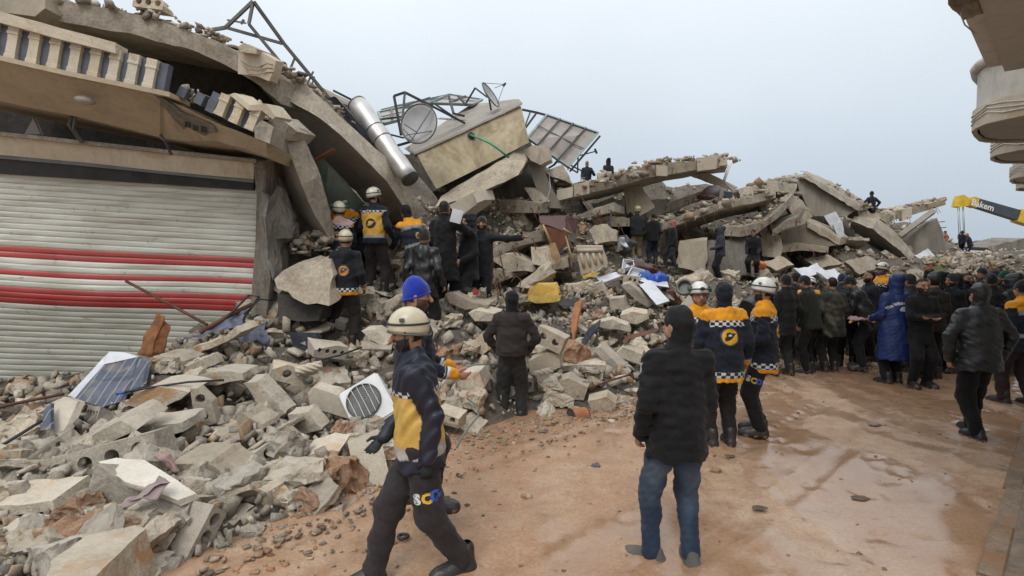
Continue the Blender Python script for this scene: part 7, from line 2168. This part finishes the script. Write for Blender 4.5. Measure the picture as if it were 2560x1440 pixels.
# air conditioner outdoor unit
TL, TR, BR, BL = P(842, 994, 6.05), P(936, 938, 6.15), P(986, 1012, 5.95), P(906, 1084, 5.85)
acb = BL.copy()
ac = thing('air_conditioner', 'dented white air conditioner outdoor unit tipped over in the rubble', 'air conditioner', acb)
ex, ey = (TR - TL), (TL - BL)
W_, H_ = ex.length, ey.length
ex.normalize(); nz_ = ex.cross(ey).normalized(); ey = nz_.cross(ex)
if nz_.y > 0: nz_ = -nz_; 
c0 = (TL + TR + BR + BL) / 4 - acb
mtx = Matrix((ex, ey, nz_)).transposed().to_4x4(); mtx.translation = c0
def acpart(name, bm, mat, parent=ac, smooth=False):
    me = bm_mesh(name, bm, smooth); me.transform(mtx); return link(name, me, parent, mat)
bm = bmesh.new(); add_box(bm, (0, 0, -.13), (W_ * 1.04, H_ * 1.02, .26)); bmesh.ops.bevel(bm, geom=bm.edges[:], offset=.018, segments=2, affect='EDGES'); 
for v_ in bm.verts: v_.co += nvec(v_.co, 5) * .012
casing = acpart('casing', bm, M['white_paint'])
fcx, fcy, frr = -.02, .03, min(W_, H_) * .40
bm = bmesh.new(); bmesh.ops.create_circle(bm, cap_ends=True, segments=36, radius=frr, matrix=Matrix.Translation((fcx, fcy, .014))); acpart('fan_opening', bm, M['grille'])
gr = None
bm = bmesh.new()
for k in range(1, 10):
    r_ = frr * k / 9
    add_tube(bm, [(fcx + r_ * math.cos(a), fcy + r_ * math.sin(a), .024) for a in np.linspace(0, 2 * math.pi, 33)], .0028 if k < 9 else .008, 4, False)
g_ = acpart('fan_guard', bm, M['steel'])
for k in range(-2, 3):
    x = fcx + k * frr * .36; hh_ = math.sqrt(max(0, frr ** 2 - (k * frr * .36) ** 2))
    bm = bmesh.new(); add_tube(bm, [(x, fcy - hh_, .03), (x + .008 * (k % 2), fcy, .032), (x, fcy + hh_, .03)], .004, 5); acpart('guard_bar', bm, M['white_paint'], ac)
for k in range(5):
    bm = bmesh.new(); add_bar(bm, (-W_ / 2 - .012, -H_ * .3 + k * .07, -.05), (-W_ / 2 - .012, -H_ * .3 + k * .07, -.2), .02, .006); acpart('side_vent', bm, M['grille'], ac)
# black veined stone, white plates
def plate(name, pts, d, ext, mat, label, cat='plate', **kw):
    return slab(name, pxs_(pts, d), ext, M[mat], None, label, cat, step=kw.pop('step', .1), jag=kw.pop('jag', .012), rough=kw.pop('rough', .004), **kw)
plate('black_stone_plate', [(190, 995), (265, 912), (342, 895), (338, 920), (300, 1006), (255, 1018)], [5.9, 6.3, 6.4, 6.3, 5.9, 5.85], (.02, .04, -.01), 'veined', 'broken black veined marble plate leaning in the rubble', 'marble plate')
plate('black_stone_plate', [(305, 950), (345, 900), (372, 898), (352, 965), (320, 985)], [6.2, 6.4, 6.4, 6.1, 6.0], (.02, .04, -.01), 'veined', 'smaller piece of black veined marble beside the squared grey block', 'marble plate')
plate('white_plate', [(172, 988), (275, 878), (312, 880), (345, 892), (262, 910), (188, 994)], [6.1, 6.5, 6.5, 6.5, 6.4, 6.0], (.02, .05, -.02), 'white_board', 'white glazed plate edge behind the black veined marble', 'plate')
plate('curved_white_plate', [(85, 1105), (120, 1010), (160, 992), (196, 1002), (170, 1060), (130, 1120)], [5.3, 5.6, 5.7, 5.6, 5.4, 5.2], (.03, .06, -.02), 'tile', 'curved cream plate with a broken edge left of the holed block', 'plate')
plate('black_stone_plate', [(100, 1076), (112, 1022), (128, 1006), (127, 1072)], [5.25, 5.45, 5.5, 5.25], (.01, .03, -.01), 'veined', 'sliver of black marble against the curved cream plate', 'marble plate')
plate('black_stone_plate', [(178, 1266), (205, 1235), (250, 1240), (248, 1252), (190, 1278)], 4.0, (.02, .03, -.01), 'veined', 'small black marble piece under the mauve cloth', 'marble plate')
plate('dark_board', [(724, 832), (790, 832), (800, 870), (770, 892), (735, 890)], 7.4, (.02, .05, 0), 'slate', 'dark square board behind the pale hollow block', 'board')
# rods, poles, frames
def rod(name, pts, r_, mat, label, cat='rod', n=6):
    o = tube_obj(name, [P(*q) for q in pts], r_, M[mat], None, n); return tag(o, label, cat)
rod('metal_rod', [(292, 984, 5.6), (380, 968, 5.7), (470, 955, 5.8), (560, 950, 5.9)], .012, 'darksteel', 'thin dark rod with a blue tip lying over the limestone')
rod('blue_tube', [(290, 985, 5.59), (312, 981, 5.61)], .014, 'blue_plastic', 'short blue tube on the end of the thin dark rod', 'tube')
rod('metal_rod', [(-60, 1152, 4.6), (40, 1092, 4.9), (105, 1052, 5.1)], .014, 'darksteel', 'dark bar lying against the left end of the heap')
rod('metal_rod', [(-60, 1030, 6.2), (80, 1000, 6.3), (160, 985, 6.4)], .02, 'rust', 'rusty pipe at the foot of the shutter', 'pipe')
rod('metal_rod', [(-40, 1062, 5.8), (60, 1036, 6.0), (130, 1020, 6.1)], .016, 'darksteel', 'dark pipe below the rusty pipe at the shutter', 'pipe')
rod('rusty_pole', [(315, 703, 7.9), (420, 758, 7.6), (518, 812, 7.3)], .020, 'rust', 'rusty pole leaning up against the red stripe of the shutter', 'pole')
rod('rusty_pole', [(500, 832, 7.1), (570, 790, 7.3), (630, 760, 7.5)], .03, 'rust', 'thick rusty bar rising to the right end of the shutter', 'bar')
rod('bent_frame', [(566, 795, 7.2), (622, 738, 7.5), (648, 742, 7.6), (606, 800, 7.3)], .016, 'darksteel', 'bent dark steel frame at the right end of the shutter', 'frame')
rod('bent_frame', [(610, 785, 7.3), (650, 748, 7.6), (690, 752, 7.8)], .012, 'darksteel', 'dark wire tangle at the right end of the shutter', 'wire')
rod('metal_rod', [(788, 902, 6.9), (850, 888, 7.1), (905, 868, 7.3)], .013, 'darksteel', 'dark rod with a blue end under the climbing rescuer')
rod('metal_rod', [(1040 + 430, 970, 7.5), (1530, 950, 7.9), (1580, 935, 8.2)], .014, 'rust', 'thin rusty rod at the foot of the middle heap')
for k, (a, b) in enumerate((((1213, 728), (1232, 765)), ((1236, 712), (1246, 748)), ((1248, 730), (1264, 752)), ((1288, 720), (1293, 748)), ((1224, 715), (1228, 735)))):
    rod('rebar', [(a[0], a[1], 9.6), ((a[0] + b[0]) / 2 + 3, (a[1] + b[1]) / 2, 9.4), (b[0], b[1], 9.2)], .014, 'rust', ['bent rusty rebar behind the black hood, leftmost bar', 'thin rebar behind the black hood, tallest bar', 'short rebar stub behind the black hood', 'curved rebar right of the black hood', 'fine rebar end behind the black hood'][k], 'rebar')
rod('loop_wire', [(1278, 705, 10.2), (1290, 690, 10.3), (1302, 700, 10.2), (1298, 730, 9.9)], .010, 'rust', 'looped wire standing over the dark hole in the heap', 'wire')
rod('hanging_cable', [(1528, 515, 15.2), (1524, 560, 15.0), (1532, 590, 14.9), (1535, 605, 14.8)], .03, 'wire', 'dark cable hanging from the slab end in the middle heap', 'cable')
rod('hanging_cable', [(1372, 430, 13.1), (1376, 470, 13.0), (1368, 500, 12.9), (1366, 512, 12.9)], .010, 'cable', 'pale cable hanging right of the warped slab', 'cable')
# hoses
rod('garden_hose', [(1142, 985, 6.9), (1140, 955, 6.95), (1150, 925, 6.95), (1185, 912, 6.95), (1230, 910, 7.1), (1262, 915, 7.2)], .011, 'grey_hose', 'grey green hose looped over the squared limestone', 'hose', 8)
rod('garden_hose', [(1168, 996, 6.7), (1190, 1012, 6.5), (1196, 1040, 6.2), (1170, 1070, 5.95), (1148, 1105, 5.75), (1142, 1120, 5.7)], .011, 'grey_hose', 'grey hose trailing down to the mud', 'hose', 8)
# twisted column pieces
def twist(px0, py0, px1, py1, d, r_, label):
    a, b = P(px0, py0, d), P(px1, py1, d + .1)
    base = a.copy(); root = thing('twisted_column_piece', label, 'column piece', base)
    ax_ = (b - a); L_ = ax_.length; ax_.normalize(); fx_ = frame_from(ax_)
    bm = bmesh.new(); add_tube(bm, [Vector((0, 0, 0)), b - a], r_ * .82, 12); link('core', bm_mesh('core', bm, True), root, M['tile'])
    for k in range(5):
        bm = bmesh.new(); add_tube(bm, [fx_ @ Vector((r_ * .8 * math.cos(k * 1.2566 + u * 5), r_ * .8 * math.sin(k * 1.2566 + u * 5), u * L_)) for u in np.linspace(0.03, .97, 9)], r_ * .34, 6); link('strand', bm_mesh('strand', bm, True), root, M['tile'])
twist(738, 930, 806, 912, 6.5, .055, 'twisted stone column piece lying beside the one holed block')
twist(1336, 938, 1380, 926, 7.7, .05, 'twisted stone column piece under the beige plate')
# cloths
sheet('draped_cloth', pxs_([(236, 1300), (262, 1302), (425, 1205), (405, 1195)], [3.72, 3.70, 3.80, 3.88]), M['mauve'], 'mauve cloth draped over the big grey block', 'cloth', .045, 7, 16, 1)
sheet('draped_cloth', pxs_([(318, 1250), (395, 1248), (424, 1208), (398, 1196)], [3.74, 3.74, 3.80, 3.88]), M['mauve'], 'loose end of mauve cloth on the white tile face', 'cloth', .03, 7, 10, 4)
sheet('rag', pxs_([(390, 1140), (425, 1130), (460, 1178), (425, 1182)], 4.5), M['pinkcloth'], 'dusty pink rag beside the concrete wedge', 'rag', .05, 8, 10, 2)
sheet('rag', pxs_([(664, 1380), (700, 1336), (782, 1342), (760, 1378)], [3.87, 4.1, 4.05, 3.9]), M['bluecloth'], 'crumpled bright blue cloth on the mud', 'cloth', .05, 8, 14, 3)
sheet('rag', pxs_([(750, 1382), (790, 1335), (880, 1335), (850, 1372)], [3.87, 4.1, 4.1, 3.93]), M['greycloth'], 'grey rags trodden into the mud beside the blue cloth', 'rag', .04, 8, 14, 5)
sheet('tarpaulin', pxs_([(440, 862), (480, 835), (625, 770), (600, 815)], [7.0, 7.15, 7.45, 7.2]), M['navycloth'], 'striped dark blue cloth lying over the long limestone slab', 'cloth', .06, 6, 14, 6)
sheet('tarpaulin', pxs_([(600, 850), (605, 800), (668, 812), (672, 858)], [7.2, 7.4, 7.5, 7.3]), M['navycloth'], 'bundle of dark blue cloth at the right end of the shutter', 'cloth', .10, 6, 14, 7)
sheet('rag', pxs_([(470, 1240), (520, 1205), (560, 1210), (530, 1255)], 4.4), M['greycloth'], 'dark rag wedged left of the upright slab', 'rag', .06, 8, 10, 8)
sheet('rag', pxs_([(520, 1150), (560, 1120), (620, 1150), (585, 1190)], 4.9), M['greycloth'], 'dark shoe and rag scraps behind the concrete wedge', 'rag', .06, 8, 10, 9)
sheet('rag', pxs_([(470, 1185), (500, 1150), (540, 1180), (520, 1200)], 4.7), M['mauve'], 'mauve scrap behind the concrete wedge', 'rag', .05, 8, 10, 12)
# carpet piece standing up
cp = sheet('carpet_roll', pxs_([(337, 886), (376, 892), (408, 790), (394, 778)], [6.8, 6.75, 6.9, 6.95]), M['carpet'], 'folded orange brown carpet standing up in front of the shutter', 'carpet', .035, 6, 12, 3, .02)
sheet('carpet_fold', [q - cp.location for q in pxs_([(372, 890), (410, 884), (426, 812), (404, 794)], [6.75, 6.85, 6.95, 6.92])], M['carpet'], None, None, .03, 6, 10, 8, .02, cp)
# middle heap: furniture and boards
plate('white_board', [(1598, 712), (1626, 700), (1674, 752), (1642, 762)], [11.9, 12.2, 11.3, 11.1], (.02, .03, -.02), 'white_board', 'long white board sloping behind the black puffer jacket', 'board', jag=.004)
plate('white_board', [(1568, 690), (1600, 682), (1668, 704), (1672, 718), (1628, 712)], [12.6, 12.8, 12.2, 12.0, 12.0], (.02, .03, -.02), 'white_board', 'white board lying above the long white board', 'board', jag=.004)
plate('white_board', [(1491, 695), (1538, 680), (1552, 690), (1504, 708)], [12.4, 12.7, 12.6, 12.2], (.01, .03, -.05), 'white_board', 'small white shelf board with a dark edge on the middle heap', 'board', jag=.004)
def drawer(pts, d, label):
    q = pxs_(pts, d); base = q[0].copy(); q = [p - base for p in q]
    root = thing('drawer', label, 'drawer', base)
    n_ = (q[1] - q[0]).cross(q[3] - q[0]).normalized()
    if n_.z < 0: n_ = -n_
    bm = bmesh.new(); a = [bm.verts.new(p) for p in q]; b = [bm.verts.new(p - n_ * .02) for p in q]
    bm.faces.new(a); bm.faces.new(b[::-1])
    for k in range(4): bm.faces.new((a[k], a[(k + 1) % 4], b[(k + 1) % 4], b[k]))
    link('bottom', bm_mesh('bottom', bm), root, M['white_board'])
    for k in range(4):
        bm = bmesh.new(); add_bar(bm, q[k] + n_ * .05, q[(k + 1) % 4] + n_ * .05, .02, .10, n_); link('side', bm_mesh('side', bm), root, M['white_board'])
drawer([(1556, 680), (1586, 672), (1584, 660), (1560, 656)], [12.9, 12.9, 13.2, 13.2], 'white pulled out drawer tipped up on the middle heap')
drawer([(1566, 696), (1596, 700), (1608, 684), (1578, 676)], [12.5, 12.5, 12.8, 12.8], 'white drawer lying flat on the middle heap')
plate('white_board', [(1556, 684), (1558, 655), (1563, 654), (1562, 682)], 12.85, (.02, .03, 0), 'white_board', 'white drawer front standing on edge on the middle heap', 'board', jag=.003)
# brown cabinet
cb_ = P(1395, 628, 12.0)
cab = thing('brown_cabinet', 'smashed brown wooden cabinet hanging out of the heap', 'cabinet', cb_)
for nm, pts, d, ext, mt in (('cabinet_top', [(1347, 541), (1416, 539), (1414, 577), (1350, 558)], [12.2, 12.4, 12.0, 12.0], (.1, .5, .06), 'maroon'), ('cabinet_side', [(1356, 564), (1418, 580), (1412, 606), (1396, 628), (1372, 606)], 12.02, (.04, .1, 0), 'wood_red'), ('cabinet_back', [(1416, 541), (1442, 546), (1436, 588), (1416, 578)], [12.3, 12.5, 12.3, 12.1], (.05, .2, .02), 'maroon')):
    slab(nm, [p - cb_ for p in pxs_(pts, d)], ext, M[mt], cab, step=.12, jag=.012, rough=.006)
rod('timber_piece', [(1357, 562, 11.8), (1378, 608, 11.7)], .03, 'wood', 'pale wooden slat leaning from the brown cabinet', 'timber', 4)
rod('timber_piece', [(1414, 590, 11.8), (1424, 625, 11.7), (1431, 648, 11.6)], .025, 'wood', 'pale wooden post below the brown cabinet', 'timber', 4)
rod('timber_piece', [(1408, 572, 11.7), (1430, 586, 11.8)], .025, 'wood', 'short wooden stub across the brown cabinet', 'timber', 4)
plate('wooden_board', [(1374, 610), (1388, 606), (1402, 652), (1394, 658), (1378, 642)], 11.6, (.02, .04, 0), 'wood', 'paddle shaped pale wooden board below the brown cabinet', 'board')
rod('maroon_post', [(1424, 645, 11.9), (1432, 678, 11.7)], .05, 'maroon', 'dark maroon post stump in the hole beside the fluted panel', 'post', 4)
# foam and bags
plate('foam_block', [(1318, 742), (1326, 718), (1345, 709), (1388, 714), (1398, 740), (1380, 748), (1340, 744)], 10.4, (.05, .35, .03), 'foam', 'torn yellow foam mattress piece on the middle heap', 'foam', rough=.02, jag=.03)
plate('foam_block', [(1318, 748), (1330, 738), (1400, 738), (1396, 754), (1340, 758)], 10.2, (.05, .2, -.02), 'foam', 'second yellow foam piece under the torn one', 'foam', rough=.02, jag=.03)
plate('foam_block', [(1455, 690), (1490, 682), (1492, 690), (1460, 697)], 12.0, (.05, .2, 0), 'foam', 'small yellow foam scrap left of the white shelf board', 'foam', rough=.02, jag=.02)
def lump(name, px, py, d, r_, mat, label, cat, seed=0, sq=(1, 1, .7)):
    bm = bmesh.new(); bmesh.ops.create_icosphere(bm, subdivisions=3, radius=1)
    for v_ in bm.verts:
        q = v_.co.copy(); v_.co = Vector((q.x * sq[0], q.y * sq[1], q.z * sq[2])) * r_ * (1 + .45 * nz(q, 1.6, seed) + .2 * nz(q, 4, seed + 3))
    o = link(name, bm_mesh(name, bm, True), None, M[mat], P(px, py, d)); return tag(o, label, cat)
lump('plastic_bag', 1645, 700, 12.4, .22, 'blue_plastic', 'crumpled bright blue plastic sack on the middle heap', 'plastic sack', 2)
lump('plastic_bag', 1614, 692, 12.6, .17, 'bluecloth', 'light blue plastic bag beside the bright blue sack', 'plastic bag', 5)
lump('cloth_bundle', 1600, 672, 13.2, .30, 'maroon', 'dark red bundle of clothes behind the drawers', 'clothes', 7, (1.3, .8, .6))
lump('cloth_bundle', 1584, 660, 13.6, .22, 'greycloth', 'black bundle of clothes behind the drawers', 'clothes', 9, (1.3, .8, .6))
lump('cloth_bundle', 1548, 612, 15.8, .32, 'greycloth', 'dark bundle in the hollow left of the tan trousers', 'clothes', 12, (1.3, .8, .8))
sheet('white_sheet', pxs_([(1535, 598), (1560, 592), (1575, 615), (1545, 622)], 15.4), M['white_board'], 'crumpled white sheet in the hollow left of the tan trousers', 'sheet', .12, 3, 12, 3)
lump('orange_bag', 1898, 664, 16.6, .20, 'orange_bag', 'orange bag beside the crouching man', 'bag', 3)
sheet('red_sack', pxs_([(1664, 728), (1680, 724), (1708, 752), (1700, 764)], 10.2), M['maroon'], 'dark red sack behind the black puffer jacket', 'sack', .05, 5, 10, 3)
bm = bmesh.new()
pc = P(1712, 718, 11.8)
for k in range(2): add_tube(bm, [Vector((.155 * math.cos(a), -.03 + .06 * k, .155 * math.sin(a))) for a in np.linspace(0, 2 * math.pi, 25)], .03, 8, False)
bmesh.ops.create_circle(bm, cap_ends=True, segments=24, radius=.15, matrix=Matrix.Translation((0, .05, 0)) @ Matrix.Rotation(R(90), 4, 'X'))
o = link('metal_drum', bm_mesh('metal_drum', bm), None, M['grille'], pc); o.rotation_euler = (R(-20), 0, R(-30)); tag(o, 'grey metal drum ring behind the young rescuer', 'drum')
# planks and blades
plate('painted_plank', [(1426, 815), (1437, 757), (1456, 750), (1440, 815), (1432, 852)], [9.3, 9.7, 9.7, 9.3, 9.1], (.03, .04, 0), 'clay', 'reddish plank standing in the middle heap', 'plank')
plate('sheet_metal_piece', [(1436, 888), (1468, 825), (1501, 799), (1496, 816), (1458, 866)], [8.6, 8.9, 9.1, 9.0, 8.7], (.02, .04, -.02), 'slate', 'dark green metal blade sticking out of the middle heap', 'metal sheet')
plate('steel_channel', [(1556, 852), (1570, 838), (1640, 822), (1642, 830), (1575, 848), (1560, 862)], [9.0, 9.1, 9.3, 9.2, 9.0, 8.9], (.03, .05, .0), 'rust', 'brown steel channel behind the black puffer jacket', 'channel', jag=.004)
plate('oval_sheet', [(1388, 752), (1410, 745), (1446, 748), (1444, 766), (1400, 764)], 10.2, (.03, .08, -.02), 'greycloth', 'grey oval panel under the yellow foam', 'panel')
# rusty tin
tb_ = P(1446, 1040, 7.15)
tin = thing('rusty_tin', 'rusty orange tin lying open at the edge of the mud', 'tin', tb_, R(25))
bm = bmesh.new(); bmesh.ops.create_cone(bm, cap_ends=True, segments=24, radius1=.10, radius2=.105, depth=.22, matrix=Matrix.Rotation(R(90), 4, 'Y')); link('tin_body', bm_mesh('tin_body', bm), tin, M['clay'])
for x in (-.11, .11):
    bm = bmesh.new(); add_tube(bm, [(x, .105 * math.cos(a), .105 * math.sin(a)) for a in np.linspace(0, 2 * math.pi, 25)], .008, 6, False); link('tin_rim', bm_mesh('tin_rim', bm), tin, M['rust'])
bm = bmesh.new(); bmesh.ops.create_circle(bm, cap_ends=True, segments=24, radius=.095, matrix=Matrix.Translation((-.113, 0, 0)) @ Matrix.Rotation(R(90), 4, 'Y')); link('dark_end_disc', bm_mesh('dark_end_disc', bm), tin, M['dark_void'])  # flat dark disc, the shade inside the tin put into its colour
# power tool at the feet of the men in black
tlb = P(1178, 730, 8.6)
tool = thing('power_tool', 'red and black power tool lying at the feet of the men in black', 'power tool', tlb)
bm = bmesh.new(); add_bar(bm, (-.10, 0, .05), (.02, 0, .02), .07); bmesh.ops.bevel(bm, geom=bm.edges[:], offset=.015, segments=2, affect='EDGES'); link('handle', bm_mesh('handle', bm), tool, M['wire'])
bm = bmesh.new(); add_bar(bm, (.02, -.01, .02), (.11, -.01, -.02), .085); bmesh.ops.bevel(bm, geom=bm.edges[:], offset=.02, segments=2, affect='EDGES'); link('motor', bm_mesh('motor', bm), tool, plain_mat('tool_red', (.45, .03, .03), .4))
# furniture on the second floor slab
bm = bmesh.new(); bmesh.ops.create_uvsphere(bm, u_segments=20, v_segments=10, radius=.34, matrix=Matrix.Diagonal((1, .9, .5, 1)))
bmesh.ops.bisect_plane(bm, geom=bm.verts[:] + bm.edges[:] + bm.faces[:], plane_co=(0, 0, -.05), plane_no=(0, 0, -1), clear_outer=True)
o = link('upholstered_seat', bm_mesh('upholstered_seat', bm, True), None, plain_mat('plum', (.22, .19, .20), .8), P(1778, 478, 19.6)); o.rotation_euler = (R(20), R(-25), 0); tag(o, 'round plum coloured seat crushed on the second floor slab', 'seat')
o = blk('television', [(1812, 478, 18.6), (1832, 480, 18.6), (1832, 494, 18.6), (1813, 496, 18.6)], (.03, .15, .03), M['crane_dark'], 'small dark screened set on the edge of the second floor slab', 'television', jag=0, rough=0)
lump('cloth_bundle', 1762, 492, 19.3, .2, 'maroon', 'dark red crushed upholstery on the second floor slab', 'upholstery', 15, (1.6, .8, .5))
# by the crowd
plate('green_box', [(2256, 690), (2268, 683), (2286, 700), (2276, 712)], 13.5, (.06, .12, .02), 'green_box', 'pale green box behind the blue raincoat', 'box', jag=.004)
plate('orange_sheet', [(2308, 668), (2330, 662), (2338, 672), (2318, 678)], 20.0, (.02, .05, -.02), 'orange_bag', 'orange panel lying in the rubble beside the far slabs', 'panel', jag=.004)
plate('lime_sheet', [(2330, 672), (2352, 664), (2362, 676), (2338, 680)], 20.0, (.02, .05, -.02), 'green_box', 'lime green panel lying beside the orange panel', 'panel', jag=.004)
strb = P(2130, 800, 10.2)
stc = thing('stretcher', 'yellow handled rescue stretcher with a pale blanket carried by the crowd', 'stretcher', strb)
for off in (-.22, .22):
    bm = bmesh.new(); add_tube(bm, [Vector((-.35, off - .3, .02)), Vector((.5, off + .6, .06))], .02, 8); link('pole', bm_mesh('pole', bm), stc, M['yellow_paint'])
sheet('blanket', [Vector(q) for q in ((-.30, -.45, .03), (.1, -.5, .06), (.55, .5, .10), (.1, .75, .06))], M['pinkcloth'], None, None, .08, 5, 12, 4, .01, stc)
# leaves torn from a plant at the foot of the crowd
lf = thing('torn_plant', 'torn green plant lying on the mud at the feet of the crowd', 'plant', PG(2015, 905, 0.02))
for k in range(12):
    a = rnd.uniform(0, 6.28); L_ = rnd.uniform(.18, .4)
    c_ = Vector((math.cos(a), math.sin(a), 0)); pz = Vector((-c_.y, c_.x, 0)) * .03
    V_ = [Vector((0, 0, .02)), c_ * L_ * .5 + pz + Vector((0, 0, .10)), c_ * L_ + Vector((0, 0, .03)), c_ * L_ * .5 - pz + Vector((0, 0, .10))]
    me = mesh_np('leaf', V_ + [q - Vector((0, 0, .006)) for q in V_], [(0, 1, 2, 3), (7, 6, 5, 4), (0, 4, 5, 1), (1, 5, 6, 2), (2, 6, 7, 3), (3, 7, 4, 0)]); link('leaf', me, lf, M['leaf'])
M['litter'] = plain_mat('litter', (.15, .105, .07), .8, 0, .4, 12, .5, c2=(.07, .055, .04))
# bits on the road
def road_bit(px, py, r_, mat, label, cat, seed, sq=(1, .8, .55)):
    o = lump('road_stone' if mat in ('redstone', 'limestone') else 'scrap', px, py, 5, r_, mat, label, cat, seed, sq); p = PG(px, py, 0); o.location = p + Vector((0, 0, r_ * .04)); return o
road_bit(1318, 1243, .055, 'redstone', 'single red brown stone lying on the open mud', 'stone', 3)
road_bit(1490, 1165, .045, 'greycloth', 'small dark scrap on the mud', 'scrap', 5)
road_bit(1825, 1140, .05, 'litter', 'dark flattened leaf litter behind the orange yoke rescuer', 'scrap', 7, (1, .8, .10))
road_bit(1995, 986, .09, 'litter', 'flat brown scrap on the mud near the crowd', 'scrap', 9, (1, .5, .06))
road_bit(2150, 1245, .07, 'litter', 'dark leaf litter in the wet mud', 'scrap', 11, (1, .7, .06))
road_bit(2315, 1020, .08, 'litter', 'flat brown scrap beside the walking man', 'scrap', 13, (1, .4, .06))
road_bit(2185, 1062, .07, 'mauve', 'purple rag scrap on the mud', 'scrap', 15, (1, .7, .3))
road_bit(1900, 1270, .06, 'litter', 'dark smear of leaves near the jeans', 'scrap', 17, (1, .6, .06))
road_bit(1530, 1055, .06, 'limestone', 'pale stone lying just off the heap', 'stone', 19)
road_bit(1790, 1178, .05, 'redstone', 'small red stone behind the jeans', 'stone', 21)
bm = bmesh.new(); add_tube(bm, [(.035 * math.cos(a), .035 * math.sin(a), .012) for a in np.linspace(0, 2 * math.pi, 17)], .012, 8, False)
o = link('rubber_wheel', bm_mesh('rubber_wheel', bm, True), None, M['wire'], PG(1008, 1345, .005)); tag(o, 'small black rubber wheel lying on the mud behind the walking rescuer', 'wheel')
# trodden ruts and footprints are part of the ground; muddy scarf on the first rescuer
for o in list(bpy.data.objects):
    if o.get('label', '').startswith('rescuer in a white helmet with a pink scarf'):
        sc_ = sheet('scarf', [o.matrix_basis.inverted() @ q for q in pxs_([(828, 560), (846, 540), (890, 556), (880, 566)], [8.98, 8.95, 8.98, 8.9])], M['pinkcloth'], None, None, .03, 7, 10, 3, .02, o)
